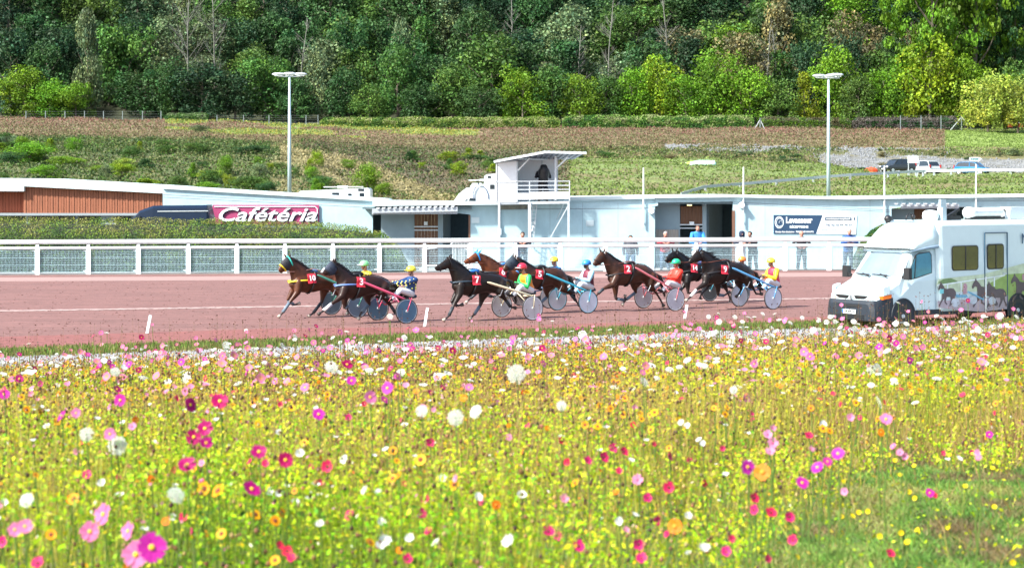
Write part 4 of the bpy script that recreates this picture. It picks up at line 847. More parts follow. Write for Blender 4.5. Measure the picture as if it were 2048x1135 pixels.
def make_driver(H):
    rig = H['rig']; D = H['driver']; hd = rig.P(D['head'][0], D['head'][1], 0); hip = H['hip']
    t = thing('person', D['label'], 'person', rig.loc, rig.rz, 'drivers seated on the sulkies')
    F = Vector((1, .12, -.04)).normalized(); sh = Vector((hd.x * .72 + hip.x * .28 - .05, 0, hd.z - .265))
    J = {}
    for sg in (1, -1):
        S_ = sh + Vector((0, .185 * sg, 0)); hand = Vector((H['hand'].x, H['hand'].y * sg, H['hand'].z)); wr = hand + Vector((-.07, 0, 0))
        mid = (S_ + wr) / 2; L_ = (wr - S_).length; bend = math.sqrt(max(.0, .29 ** 2 - (L_ / 2) ** 2)) if L_ < .56 else .03
        el = mid + Vector((-.25 * bend, .5 * bend * sg, -.8 * bend)).normalized() * bend if bend > .01 else mid
        hp = hip + Vector((0, .095 * sg, 0)); kn = hip + Vector((.40, .17 * sg, .09)); ft = hip + Vector((.74, .27 * sg, -.16)); toe = ft + Vector((.19, .01 * sg, .06))
        J[sg] = (S_, el, wr, hand, hp, kn, ft, toe)
    def extra(m):
        m.rings([[Vector((p.x + rx * math.cos(a), ry * math.sin(a), p.z)) for a in [2 * math.pi * k / 14 for k in range(14)]] for p, rx, ry in ((hip + Vector((0, 0, -.08)), .10, .14), (hip + Vector((0, 0, .05)), .12, .165), (hip.lerp(sh, .45), .10, .135), (hip.lerp(sh, .8), .12, .165), (sh + Vector((0, 0, .04)), .09, .15), (sh + Vector((.01, 0, .10)), .05, .07))])
        for sg in (1, -1):
            S_, el, wr, hand, hp, kn, ft, toe = J[sg]
            limb(m, [S_, el, wr], [.055, .043, .030]); limb(m, [hp, kn, ft], [.085, .06, .042]); limb(m, [ft, toe], [.042, .03])
    b = body_common(t, hd, F, sh + Vector((.01, 0, .06)), skin, extra)
    for sg in (1, -1): hand_mb(b, J[sg][2], (J[sg][3] - J[sg][2]), sg)
    b.m = [0] * len(b.f); b.build('body', skin, t, smooth=True, local=True); eyes(t, hd, F)
    # jacket with sleeves
    jm = mat('silks_' + D['jacket'][0], D['jacket'][1], rough=.5, var=.1, scale=10, bump=.2); slm = mat('silks_' + D['sleeve'][0], D['sleeve'][1], rough=.5, var=.1, scale=10, bump=.2) if D.get('sleeve') else jm
    m = MB(); m.rings([[Vector((p.x + rx * math.cos(a), ry * math.sin(a), p.z)) for a in [2 * math.pi * k / 14 for k in range(14)]] for p, rx, ry in ((hip + Vector((0, 0, -.03)), .165, .20), (hip + Vector((0, 0, .07)), .165, .205), (hip.lerp(sh, .45), .155, .19), (hip.lerp(sh, .8), .165, .22), (sh + Vector((0, 0, .045)), .125, .195), (sh + Vector((.01, 0, .105)), .066, .08))])
    for sg in (1, -1): m.ball(J[sg][0], .085)
    j = organic(m, .018, 3).build('jacket', jm, t, smooth=True, local=True)
    for sg in (1, -1):
        S_, el, wr = J[sg][:3]; one('sleeve', lambda q: limb(q, [S_, S_.lerp(el, .5), el, wr], [.092, .084, .074, .05]), slm, j, smooth=True, local=True)
        one('glove', lambda q: hand_mb(q, J[sg][2], (J[sg][3] - J[sg][2]), sg, 1.14), mat('dark_glove', (.03, .035, .05)), j, smooth=True, local=True)
    m = MB()
    for sg in (1, -1):
        hp, kn, ft, toe = J[sg][4:]; limb(m, [hip + Vector((-.02, .08 * sg, -.03)), hp, kn, ft], [.125, .125, .09, .058])
    organic(m, .018, 3).build('trousers', mat('white_breeches', (.74, .76, .78), rough=.6, var=.06, bump=.2), t, smooth=True, local=True)
    for sg in (1, -1):
        ft, toe = J[sg][6:]; one('boot', lambda q: limb(q, [J[sg][5].lerp(ft, .75), ft, toe], [.055, .055, .042]), black, t, smooth=True, local=True)
    # helmet with peak
    hm = mat('helmet_' + D['helmet'][0], D['helmet'][1], rough=.35, coat=.3)
    def hel(q):
        rs = []
        for z, k in ((-.01, 1.0), (.03, 1.04), (.07, 1.0), (.105, .85), (.135, .6), (.152, .25)):
            rs.append([hd + Vector((-.008 + .148 * k * math.cos(a), .126 * k * math.sin(a), z)) for a in [2 * math.pi * i / 18 for i in range(18)]])
        q.rings(rs)
    hh = one('helmet', hel, hm, t, smooth=True, local=True)
    one('peak', lambda q: q.rings([[hd + Vector((x, y * .1, .012 + dz)) for y, dz in ((-1, 0), (-.5, .014), (.5, .014), (1, 0), (.5, .004), (-.5, .004))] for x in (.10, .19)]), mat('peak_' + D.get('peak', D['helmet'])[0], D.get('peak', D['helmet'])[1]), hh, smooth=False, local=True)
    one('chin_strap', lambda q: q.tube([hd + Vector((.0, -.085, .01)), hd + Vector((.05, -.055, -.11)), hd + Vector((.06, 0, -.13)), hd + Vector((.05, .055, -.11)), hd + Vector((.0, .085, .01))], .010, 6), black, hh, local=True)
    if D.get('mask'): one('face_mask', lambda q: q.ball(hd + Vector((.062, .006, -.055)), (.045, .058, .05), 10, 7), mat('mask_' + D['mask'][0], D['mask'][1]), t, smooth=True, local=True)
    if D.get('goggles', True): one('goggles', lambda q: q.tube([hd + Vector((.055, -.066, .006)), hd + Vector((.094, -.03, .008)), hd + Vector((.098, 0, .008)), hd + Vector((.094, .03, .008)), hd + Vector((.055, .066, .006))], .018, 7, flat=.6), glassd, t, smooth=True, local=True)
    if D.get('dots'):
        rr = random.Random(5); dm = mat('dots_' + D['dots'][0], D['dots'][1])
        def dd(q):
            for i in range(26):
                a = rr.uniform(0, 6.28); u = rr.uniform(.12, .95); p = hip.lerp(sh, u); q.ball(Vector((p.x + .160 * math.cos(a), .205 * math.sin(a), p.z + .02)), (.028, .028, .028), 7, 5)
        one('spots', dd, dm, j, local=True)
        def d2(q):
            for sg in (1, -1):
                S_, el, wr = J[sg][:3]
                for u in (.15, .35, .55, .75, .95):
                    for v in (0, 2.1, 4.2): q.ball((S_.lerp(el, u * 2) if u < .5 else el.lerp(wr, u * 2 - 1)) + Vector((.02 * math.cos(v), sg * .055, .055 * math.sin(v))), .024, 6, 5)
        one('sleeve_spots', d2, dm, j, local=True)
    if D.get('hdots'):
        def d3(q):
            for i in range(14):
                a = i * 2.4; ph = .2 + .9 * ((i * .618) % 1); q.ball(hd + Vector((.134 * math.cos(a) * math.cos(ph), .112 * math.sin(a) * math.cos(ph), .02 + .13 * math.sin(ph))), .018, 6, 5)
        one('helmet_spots', d3, mat('dots_' + D['hdots'][0], D['hdots'][1]), hh, local=True)
    return t

BAY = ('bay', (.07, .022, .009)); DBAY = ('dark_bay', (.024, .009, .006)); BLK = ('black', (.006, .005, .005)); CHE = ('chestnut', (.135, .040, .014)); BRN = ('brown', (.048, .019, .010)); BBR = ('black_brown', (.013, .008, .006))
WB = ('white', (.7, .7, .7)); DB = ('dark', (.03, .04, .05)); GB_ = ('blue_grey', (.12, .17, .22))
HS = [
 dict(n=10, org=(545, 495), mid=(689, 632.5), coat=BAY, label='bay trotting horse with number 10, leading the field at the far left', hood=('blackm', (.02, .022, .028)), brow=('teal', (.05, .55, .45)), nose=('yellow', (.8, .6, .03)), breast=('yellow', (.8, .6, .03)), pad=('bluep', (.1, .2, .4)),
  torso=[((285, 500), (275, 600)), ((400, 395), (335, 665)), ((560, 362), (480, 682)), ((700, 378), (620, 675)), ((820, 378), (760, 640)), ((930, 372), (880, 640)), ((1020, 400), (980, 630)), ((1080, 470), (1060, 580))],
  neck=[((275, 145), (245, 325)), ((410, 225), (275, 440)), ((600, 366), (285, 560))], head=[((225, 135), (295, 280)), ((150, 205), (245, 335)), ((105, 275), (185, 355)), ((82, 325), (140, 395))], ears=[(165, 85), (262, 92)],
  nf=[(400, 520), (375, 680), (268, 815), (150, 985), (112, 1028)], ff=[(400, 540), (305, 650), (228, 785), (325, 868), (385, 848)], nh=[(940, 520), (950, 640), (1060, 760), (1150, 880), (1205, 890)], fh=[(860, 500), (780, 640), (742, 825), (612, 992), (565, 1024)],
  boots=dict(nf=GB_, ff=GB_, nh=DB, fh=DB), palehoof=('nf', 'fh', 'ff'), num=(624, 556.5, -4, '10'), rein=('pink', (.5, .25, .2)),
  driver=dict(head=(728, 530.5), hip=(736, 577), label='sulky driver in yellow silks and a green and white cap behind horse 3', helmet=('pale_green', (.25, .75, .28)), peak=('whitep', (.8, .8, .8)), jacket=('yellow', (.85, .60, .02))),
  sulky=dict(label='grey disc wheeled green shafted sulky drawn by horse 10', front=(632, 548), rear=(728, 590), col=('green', (.05, .22, .16)), disc=('slate', (.10, .16, .22)))),
 dict(n=3, org=(610, 505), mid=(784, 644), coat=DBAY, label='dark bay trotting horse with number 3 and a blue hood, second from the left', hood=('navyh', (.02, .03, .055)), blaze=True, breast=('bluewhite', (.12, .22, .5)),
  torso=[((492, 480), (480, 565)), ((600, 345), (520, 640)), ((760, 338), (680, 700)), ((880, 345), (800, 692)), ((1020, 338), (930, 650)), ((1150, 368), (1080, 610)), ((1260, 420), (1230, 630)), ((1350, 500), (1340, 600))],
  neck=[((460, 135), (440, 300)), ((570, 215), (475, 420)), ((740, 338), (485, 530))], head=[((400, 130), (500, 270)), ((320, 210), (430, 335)), ((280, 268), (355, 350)), ((255, 300), (320, 352))], ears=[(440, 85), (470, 70)],
  nf=[(600, 540), (555, 665), (415, 765), (275, 880), (225, 915)], ff=[(620, 560), (600, 700), (598, 845), (650, 800), (640, 905)], nh=[(1200, 520), (1160, 610), (1290, 790), (1372, 912), (1420, 930)], fh=[(1040, 540), (930, 660), (975, 785), (850, 900), (815, 980)],
  boots=dict(nf=WB, fh=GB_, ff=GB_, nh=DB), palehoof=('fh',), num=(722.5, 564, 6, '3'), fly=.8,
  driver=dict(head=(822, 541), hip=(818, 585), label='sulky driver in dark blue silks with yellow spots at the left', helmet=('yellow', (.85, .75, .05)), jacket=('navyj', (.015, .05, .16)), dots=('yellowd', (.85, .8, .2)), hdots=('darkd', (.03, .05, .03)), far=.1),
  sulky=dict(label='dark blue disc wheeled sulky with red and white shafts drawn by horse 3', front=(722, 562), rear=(822, 603), col=('redwhite', (.62, .08, .16)), disc=('blue', (.06, .15, .24)))),
 dict(n=7, org=(860, 495), mid=(1034, 637.3), coat=BBR, label='dark brown trotting horse with number 7 in front of the chestnut', pad=('blue', (.03, .18, .6)), breast=('dk', (.02, .04, .06)),
  torso=[((365, 510), (362, 640)), ((470, 385), (400, 695)), ((620, 368), (540, 728)), ((760, 372), (680, 712)), ((900, 385), (830, 680)), ((1030, 408), (980, 695)), ((1120, 448), (1090, 690)), ((1190, 520), (1175, 630))],
  neck=[((320, 165), (285, 330)), ((430, 240), (315, 420)), ((590, 352), (345, 540))], head=[((270, 150), (310, 300)), ((170, 222), (210, 340)), ((110, 268), (145, 352)), ((68, 290), (108, 355))], ears=[(318, 98), (335, 105)],
  nf=[(470, 560), (445, 715), (352, 885), (282, 1035), (225, 1082)], ff=[(480, 580), (400, 705), (325, 820), (415, 882), (470, 865)], nh=[(1080, 560), (1050, 680), (1144, 790), (1220, 895), (1270, 905)], fh=[(900, 560), (800, 710), (762, 870), (665, 1015), (618, 1060)],
  boots=dict(fh=GB_, ff=DB, nf=DB, nh=DB), palehoof=('nf', 'fh'), num=(953.7, 560, 2, '7'),
  driver=dict(head=(1044, 536), hip=(1057, 578), label='sulky driver in an orange waistcoat with green sleeves and a red cap', helmet=('red', (.72, .02, .05)), peak=('whitep', (.8, .8, .8)), jacket=('orange', (.9, .25, .01)), sleeve=('green', (.02, .48, .10)), mask=('dk', (.02, .02, .02))),
  sulky=dict(label='white disc wheeled sulky with cream shafts drawn by horse 7', front=(972, 563), rear=(1062.5, 591), col=('cream', (.62, .55, .38)), disc=('grey', (.50, .50, .52)), rim=('whiter', (.75, .8, .82)))),
 dict(n=6, org=(920, 485), mid=(1070, 614), coat=CHE, label='chestnut trotting horse with number 6 and a bright blue ear bonnet, partly hidden', earcol=('blue', (.02, .30, .75)), brow=('blueb', (.02, .30, .75)), pad=('blue', (.03, .18, .6)), lightmane=True,
  torso=[((375, 430), (365, 540)), ((480, 375), (430, 620)), ((640, 335), (560, 650)), ((780, 345), (700, 640)), ((900, 345), (840, 610)), ((1030, 355), (980, 640)), ((1110, 400), (1090, 640)), ((1170, 480), (1150, 590))],
  neck=[((300, 165), (265, 290)), ((440, 230), (315, 370)), ((610, 335), (355, 490))], head=[((235, 145), (290, 275)), ((155, 205), (200, 312)), ((100, 248), (125, 322)), ((62, 272), (95, 325))], ears=[(275, 92), (328, 108)],
  nf=[(450, 520), (400, 650), (285, 735), (155, 845), (108, 890)], ff=[(460, 540), (430, 660), (405, 795), (485, 815), (515, 820)], nh=[(1060, 540), (1010, 660), (1080, 760), (1130, 828), (1180, 828)], fh=[(880, 540), (800, 640), (765, 780), (695, 900), (660, 955)],
  boots=dict(nf=DB, ff=DB), palehoof=('nf',), num=(1006, 544.5, 8, '6'), rein=('brownr', (.25, .08, .05)),
  driver=dict(head=(1108, 522), hip=(1112, 567), label='sulky driver in blue with a yellow cap behind horse 5', helmet=('yellow2', (.9, .65, .03)), peak=('whitep', (.8, .8, .8)), jacket=('bluej', (.03, .18, .45))),
  sulky=dict(label='pale disc wheeled blue sulky drawn by the chestnut horse 6', front=(1030, 540), rear=(1104, 578), col=('blues', (.05, .22, .50)), disc=('palegrey', (.50, .48, .44)))),
 dict(n=5, org=(1000, 495), mid=(1145, 623.7), coat=BRN, label='brown trotting horse with number 5 and a dark hood', hood=('darkblue', (.03, .045, .065)),
  torso=[((355, 410), (340, 540)), ((440, 320), (420, 610)), ((580, 310), (520, 622)), ((700, 308), (640, 592)), ((820, 296), (770, 565)), ((920, 328), (880, 625)), ((980, 390), (965, 640)), ((1020, 470), (1010, 590))],
  neck=[((260, 145), (255, 295)), ((380, 220), (300, 400)), ((530, 305), (335, 505))], head=[((185, 130), (285, 265)), ((100, 205), (185, 325)), ((60, 275), (125, 355)), ((42, 315), (85, 365))], ears=[(200, 108), (238, 122)],
  nf=[(430, 520), (415, 630), (385, 780), (450, 800), (480, 860)], ff=[(440, 540), (420, 630), (400, 800), (400, 930), (385, 975)], nh=[(940, 520), (955, 620), (1060, 690), (1148, 800), (1185, 850)], fh=[(790, 520), (700, 620), (712, 745), (600, 842), (560, 900)],
  boots=dict(fh=GB_, nh=DB), num=(1079.5, 548.5, 10, '5'),
  driver=dict(head=(1173, 528.5), hip=(1177, 572), label='sulky driver in a maroon waistcoat with pale blue sleeves and a blue cap', helmet=('blueh', (.03, .22, .62)), jacket=('maroon', (.14, .02, .04)), sleeve=('paleblue', (.35, .65, .78)), mask=('dk', (.02, .02, .02))),
  sulky=dict(label='pale blue rimmed disc wheeled sulky with bright blue shafts drawn by horse 5', front=(1090, 546), rear=(1177, 582.6), col=('cyan', (.04, .36, .50)), disc=('pale', (.58, .64, .72)), rim=('cyanr', (.30, .65, .80)))),
 dict(n=2, org=(1180, 485), mid=(1318.5, 619), coat=BRN, label='brown trotting horse with number 2 and a bare head in the middle of the field', rein=('brownr', (.10, .05, .05)),
  torso=[((300, 480), (300, 595)), ((400, 345), (340, 652)), ((560, 325), (480, 652)), ((700, 322), (620, 628)), ((820, 338), (760, 595)), ((920, 395), (860, 625)), ((980, 450), (955, 640)), ((1015, 520), (1000, 600))],
  neck=[((240, 135), (205, 295)), ((370, 240), (250, 450)), ((530, 328), (290, 510))], head=[((165, 125), (240, 265)), ((105, 200), (190, 305)), ((60, 268), (145, 335)), ((38, 315), (92, 360))], ears=[(142, 75), (235, 72)],
  nf=[(400, 520), (335, 645), (210, 692), (122, 770), (88, 812)], ff=[(400, 540), (382, 680), (392, 850), (515, 868), (528, 815)], nh=[(930, 520), (905, 640), (985, 735), (1070, 870), (1102, 935)], fh=[(760, 520), (665, 650), (692, 750), (545, 862), (500, 922)],
  boots=dict(nf=DB, ff=GB_, fh=GB_), palehoof=('fh', 'ff'), num=(1256, 538, 3, '2'),
  driver=dict(head=(1352, 526.5), hip=(1351, 570), label='sulky driver in bright red silks with a green cap', helmet=('greenh', (.02, .50, .22)), jacket=('redj', (.85, .04, .02))),
  sulky=dict(label='white rimmed grey disc wheeled sulky with red and white shafts drawn by horse 2', front=(1268, 533), rear=(1353, 582), col=('redwhite2', (.58, .16, .18)), disc=('grey2', (.48, .50, .56)), rim=('whiter', (.75, .8, .82)))),
 dict(n=14, org=(1320, 485), mid=(1451, 605), coat=BLK, label='black trotting horse with number 14 behind the red clad driver', pad=('bluep2', (.05, .15, .4)),
  torso=[((325, 430), (310, 570)), ((420, 335), (380, 612)), ((560, 320), (500, 585)), ((700, 320), (640, 540)), ((840, 300), (780, 535)), ((960, 300), (920, 580)), ((1030, 340), (1010, 600)), ((1080, 420), (1070, 540))],
  neck=[((265, 125), (250, 265)), ((400, 225), (300, 420)), ((560, 312), (325, 520))], head=[((200, 125), (275, 245)), ((130, 178), (205, 288)), ((88, 225), (145, 305)), ((75, 260), (110, 312))], ears=[(180, 75), (265, 80)],
  nf=[(430, 500), (415, 610), (425, 762), (530, 765), (590, 745)], ff=[(420, 520), (385, 620), (330, 700), (290, 800), (250, 850)], nh=[(960, 500), (950, 600), (1010, 720), (1060, 840), (1055, 905)], fh=[(820, 500), (745, 600), (702, 700), (622, 782), (612, 828)],
  boots=dict(), palehoof=('nh',), num=(1389, 536, 6, '14'), fly=1.0, rein=('brownr', (.25, .10, .05)),
  driver=dict(head=(1484, 521), hip=(1489, 564), label='sulky driver with an orange cap mostly hidden behind horse 9', helmet=('orangeh', (.88, .22, .04)), jacket=('darkj', (.03, .03, .06))),
  sulky=dict(label='dark disc wheeled green and blue sulky drawn by the black horse 14', front=(1400, 533), rear=(1486, 569), col=('bluegreen', (.05, .25, .35)), disc=('darkgrey', (.09, .12, .13)))),
 dict(n=9, org=(1320, 485), mid=(1512, 616.2), coat=BBR, label='nearly black trotting horse with number 9 and a flying mane at the right', fly=1.9, rein=('brownr', (.25, .10, .05)),
  torso=[((675, 460), (655, 570)), ((780, 325), (700, 640)), ((940, 298), (880, 625)), ((1080, 300), (1010, 592)), ((1190, 300), (1140, 550)), ((1300, 345), (1240, 600)), ((1370, 400), (1350, 610)), ((1420, 470), (1405, 570))],
  neck=[((640, 115), (635, 280)), ((800, 215), (640, 450)), ((950, 300), (665, 560))], head=[((560, 115), (640, 265)), ((495, 185), (575, 295)), ((452, 238), (510, 315)), ((430, 278), (475, 325))], ears=[(598, 82), (640, 92)],
  nf=[(700, 520), (680, 625), (560, 702), (462, 820), (410, 862)], ff=[(820, 540), (880, 660), (880, 790), (965, 800), (1035, 760)], nh=[(1310, 520), (1345, 610), (1405, 680), (1455, 775), (1520, 775)], fh=[(1230, 520), (1190, 610), (1232, 705), (1190, 780), (1168, 800)],
  boots=dict(nf=WB, ff=GB_), palehoof=('nf',), num=(1450, 539, 6, '9'),
  driver=dict(head=(1541.5, 524), hip=(1549, 566), label='sulky driver in red waistcoat, yellow sleeves and yellow cap at the right end', helmet=('yellow', (.85, .75, .05)), jacket=('redj2', (.75, .03, .08)), sleeve=('yellows', (.88, .60, .02))),
  sulky=dict(label='pale disc wheeled sulky with light blue shafts drawn by horse 9', front=(1462, 534), rear=(1550, 574.5), col=('skyblue', (.10, .34, .62)), disc=('pale2', (.55, .62, .72)))),
]
for H in HS:
    H['rig'] = Rig(*H['mid']); dr = H['driver']; h = H['rig'].P(dr['hip'][0], dr['hip'][1], 0); H['hip'] = h
    hd_ = H['rig'].P(dr['head'][0], dr['head'][1], 0); H['hand'] = Vector((h.x + .47 + dr.get('far', 0), .09, hd_.z - .44 + dr.get('far', 0) * .8))
    make_horse(H); make_sulky(H); make_driver(H)

# ---------------------------------------------------------------- spectators
def make_spectator(px, ytop, Y, yfoot, lab, top, legs, hair, pose='rail', hood=None, bald=False, face=0.0, sc=1.0, group='spectators along the rail', z0=0.0, stripe=None):
    loc = Vector(((px - 1024) / FPX * Y, Y, z0)); H_ = (CAMZ - (ytop - YH) / FPX * Y - z0); 
    t = thing('person', lab, 'person', loc, -math.pi / 2 + face, group); t.scale = (1.15, 1.28, 1)   # local +x faces the track
    lean = .30 if pose == 'rail' else .03
    legh = .80 * sc; hd = Vector((lean * 1.15, 0, H_ - .115)); sh = Vector((lean * .85, 0, H_ - .36)); hip = Vector((-.02, 0, min(legh + .06, H_ - .75)))
    F = Vector((1, .05, -.10)); J = {}
    for sg in (1, -1):
        S_ = sh + Vector((0, .19 * sg, 0))
        if pose == 'rail': wr = Vector((lean + .26, .10 * sg, 1.30)); el = Vector((lean + .10, .27 * sg, 1.27))
        elif pose == 'hips': wr = Vector((.12, .12 * sg, 1.05)); el = Vector((-.02, .32 * sg, sh.z - .28))
        elif pose == 'camera': wr = Vector((.34, .06 * sg, sh.z - .02)); el = Vector((.14, .26 * sg, sh.z - .22))
        else: wr = Vector((.06, .25 * sg, sh.z - .54)); el = Vector((-.03, .25 * sg, sh.z - .29))
        hp = hip + Vector((0, .09 * sg, 0)); kn = Vector((.03, .11 * sg, hip.z * .52)); an = Vector((-.04, .13 * sg, .07)); toe = Vector((.14, .15 * sg, .035))
        J[sg] = (S_, el, wr, hp, kn, an, toe)
    def ex(m):
        m.rings([[Vector((p.x + rx * math.cos(a), ry * math.sin(a), p.z)) for a in [2 * math.pi * k / 14 for k in range(14)]] for p, rx, ry in ((hip + Vector((0, 0, -.06)), .10, .15), (hip + Vector((0, 0, .06)), .11, .16), (hip.lerp(sh, .45), .10, .14), (hip.lerp(sh, .8), .115, .17), (sh + Vector((0, 0, .05)), .08, .15), (sh + Vector((.02, 0, .11)), .05, .07))])
        for sg in (1, -1):
            S_, el, wr, hp, kn, an, toe = J[sg]; limb(m, [S_, el, wr], [.052, .042, .029]); limb(m, [hp, kn, an], [.082, .056, .038]); limb(m, [an, toe], [.038, .03])
    b = body_common(t, hd, F, sh + Vector((.02, 0, .07)), skin, ex)
    for sg in (1, -1): hand_mb(b, J[sg][2], Vector((.6, -.5 * sg, -.25)) if pose in ('rail', 'hips') else (Vector((1, 0, .1)) if pose == 'camera' else Vector((.1, 0, -1))), sg)
    b.m = [0] * len(b.f); b.build('body', skin, t, smooth=True, local=True); eyes(t, hd, F)
    m = MB(); m.rings([[Vector((p.x + rx * math.cos(a), ry * math.sin(a), p.z)) for a in [2 * math.pi * k / 14 for k in range(14)]] for p, rx, ry in ((hip + Vector((0, 0, -.04)), .135, .18), (hip + Vector((0, 0, .06)), .135, .18), (hip.lerp(sh, .45), .13, .175), (hip.lerp(sh, .8), .145, .205), (sh + Vector((0, 0, .055)), .105, .18), (sh + Vector((.02, 0, .105)), .066, .08))])
    for sg in (1, -1): m.ball(J[sg][0], .08)
    j = organic(m, .019, 3).build('jacket', mat('cloth_' + top[0], top[1], rough=.8, var=.12, scale=9, bump=.2), t, smooth=True, local=True)
    for sg in (1, -1): one('sleeve', lambda q: limb(q, [J[sg][0], J[sg][1], J[sg][2]], [.076, .062, .045]), mat('cloth_' + (stripe or top)[0], (stripe or top)[1]), j, smooth=True, local=True)
    m = MB()
    for sg in (1, -1): limb(m, [hip + Vector((-.01, .07 * sg, 0)), J[sg][3], J[sg][4], J[sg][5]], [.115, .105, .075, .062])
    organic(m, .019, 3).build('trousers', mat('cloth_' + legs[0], legs[1], rough=.8, var=.12, scale=9), t, smooth=True, local=True)
    for sg in (1, -1): one('shoe', lambda q: limb(q, [J[sg][5] + Vector((0, 0, -.02)), J[sg][6]], [.05, .042]), black, t, smooth=True, local=True)
    hm_ = mat('hair_' + hair[0], hair[1], rough=.7, var=.4, scale=30)
    if hood: one('hood', lambda q: q.rings([[hd + Vector((-.02 + rx * math.cos(a), ry * math.sin(a), z)) for a in [2 * math.pi * i / 14 for i in range(14)]] for z, rx, ry in ((-.15, .10, .10), (-.05, .112, .105), (.05, .125, .11), (.11, .10, .085), (.14, .05, .04))]), mat('cloth_' + hood[0], hood[1]), t, smooth=True, local=True)
    elif not bald: one('hair', lambda q: q.rings([[hd + Vector((-.018 + rx * math.cos(a), ry * math.sin(a), z + .02 * math.cos(a))) for a in [2 * math.pi * i / 14 for i in range(14)]] for z, rx, ry in ((-.02, .085, .080), (.03, .098, .084), (.08, .094, .078), (.115, .065, .055), (.128, .02, .02))]), hm_, t, smooth=True, local=True)
    else: one('hair', lambda q: q.rings([[hd + Vector((-.05 + rx * math.cos(a), ry * math.sin(a), z)) for a in [2 * math.pi * i / 12 for i in range(12)]] for z, rx, ry in ((-.04, .055, .078), (.02, .06, .080), (.04, .05, .072))]), hm_, t, smooth=True, local=True)
    return t
FY = 93.6
blk = ('blackc', (.012, .014, .022)); nvy = ('navyc', (.008, .016, .045)); jean = ('jean', (.018, .03, .06)); wht = ('whitec', (.75, .76, .78)); grn = ('tealc', (.02, .16, .14))
dh = ('dark', (.02, .015, .012)); gh = ('grey', (.30, .28, .27))
make_spectator(1045, 464, 93.0, 538, 'dark haired man in a navy jacket leaning on the rail under the camera tower', nvy, jean, dh)
make_spectator(1261, 471, 94.6, 536, 'small dark haired person in grey behind the rail left of the wide doorway', ('greyc', (.05, .055, .075)), ('lightjean', (.04, .075, .14)), dh, pose='down', sc=.85)
make_spectator(1330, 463, 93.3, 538, 'grey haired man in a dark red top bent over the rail before the grey shutter', ('redc', (.28, .015, .035)), ('lightjean', (.04, .075, .14)), gh)
make_spectator(1394, 451, 93.4, 538, 'young man in a bright blue sweatshirt and white trousers leaning on the rail', ('brightblue', (.03, .22, .55)), wht, ('brownh', (.08, .04, .025)))
make_spectator(1482, 462, 93.3, 538, 'person in a dark hood and white jacket front leaning on the rail', wht, wht, dh, hood=nvy, stripe=nvy)
make_spectator(1506, 463, 93.4, 538, 'dark haired man in black turned sideways at the rail beside the hooded person', blk, ('charc', (.03, .035, .05)), dh, face=-.5)
make_spectator(1603, 462, 93.8, 538, 'bald man in dark clothes standing before the blue and white banner', blk, ('charc', (.03, .035, .05)), gh, pose='hips', bald=True)
make_spectator(1696, 458, 93.5, 538, 'grey haired man in a royal blue jacket at the rail beside the white van', ('royal', (.01, .07, .26)), jean, gh)
# camera operator under a black rain cover on the tower
zp = tp(1086, 403, .9).z
cm_ = make_spectator(1086, 330, TYY + .95, 400, 'camera operator in black filming from the tower platform', blk, ('charc', (.03, .035, .05)), dh, pose='camera', z0=zp, group='people at work', hood=blk)
tv = thing('television_camera', 'television camera under a black rain cover on a tripod on the tower', 'camera', tp(1088, 402, .45))
cc = tp(1088, 345, .45)
one('rain_cover', lambda m: m.rings([[cc + Vector((rx * math.cos(a) + .02 * math.cos(3 * a + z * 9), ry * math.sin(a), z)) for a in [2 * math.pi * i / 16 for i in range(16)]] for z, rx, ry in ((-.38, .20, .20), (-.2, .24, .22), (0, .27, .24), (.12, .25, .24), (.22, .19, .2), (.33, .16, .18), (.39, .10, .1))]), mat('black_cover', (.008, .009, .012), rough=.5, var=.4, scale=8, bump=.5), tv, smooth=True)
one('lens_hood', lambda m: m.tube([cc + Vector((0, -.2, .1)), cc + Vector((0, -.42, .1))], [.07, .08], 12), black, tv)
for dx, dy in ((-.42, .1), (.42, .05), (.02, .4)): one('leg', lambda m: m.tube([cc + Vector((0, 0, -.3)), Vector((cc.x + dx, cc.y + dy * .9, zp + .05))], .022, 8), black, tv)
# ---------------------------------------------------------------- television van
V_ = Rig(1808, 657, R(36)); CL = -1.02
van = thing('television_van', 'white high roofed television van with horse pictures on its side and dishes on top', 'van', V_.loc, V_.rz)
vz = lambda x, y, l=0.05: V_.P(1640 + x / 4.054, 400 + y / 4.054, l)
vwhite = mat('van_white_paint', (.60, .72, .74), rough=.22, var=.02, coat=.6)
vdark = mat('van_grey_bumper', (.010, .017, .027), rough=.6, var=.08)
def vring(f, z0, z1, hb, ht, c=.10):
    zm = z0 + (z1 - z0) * .5
    side = [(hb * .93, z0), (hb, z0 + .08), (hb, zm), (ht + (hb - ht) * .15, z1 - c * 1.2), (ht - c * .35, z1 - c * .35), (ht - c * 1.5, z1)]
    return [Vector((f, CL + l, z)) for l, z in side] + [Vector((f, CL - l, z)) for l, z in reversed(side)]
def plate_fl(m, pts, th=.012):
    m.prism(pts, (0, th, 0))
cab = one('cab', lambda m: m.rings([vring(1.00, .66, .93, .74, .70, .05), vring(.93, .60, .99, .88, .84, .06), vring(.75, .50, 1.06, .95, .92, .08), vring(.45, .40, 1.20, .975, .94, .10), vring(.10, .38, 1.37, .98, .93, .12),
      vring(-.42, .38, 2.10, .98, .80, .10), vring(-.50, .38, 2.16, .98, .83, .10), vring(-1.40, .38, 2.30, 1.0, .88, .10)]), vwhite, van, smooth=False, local=True)
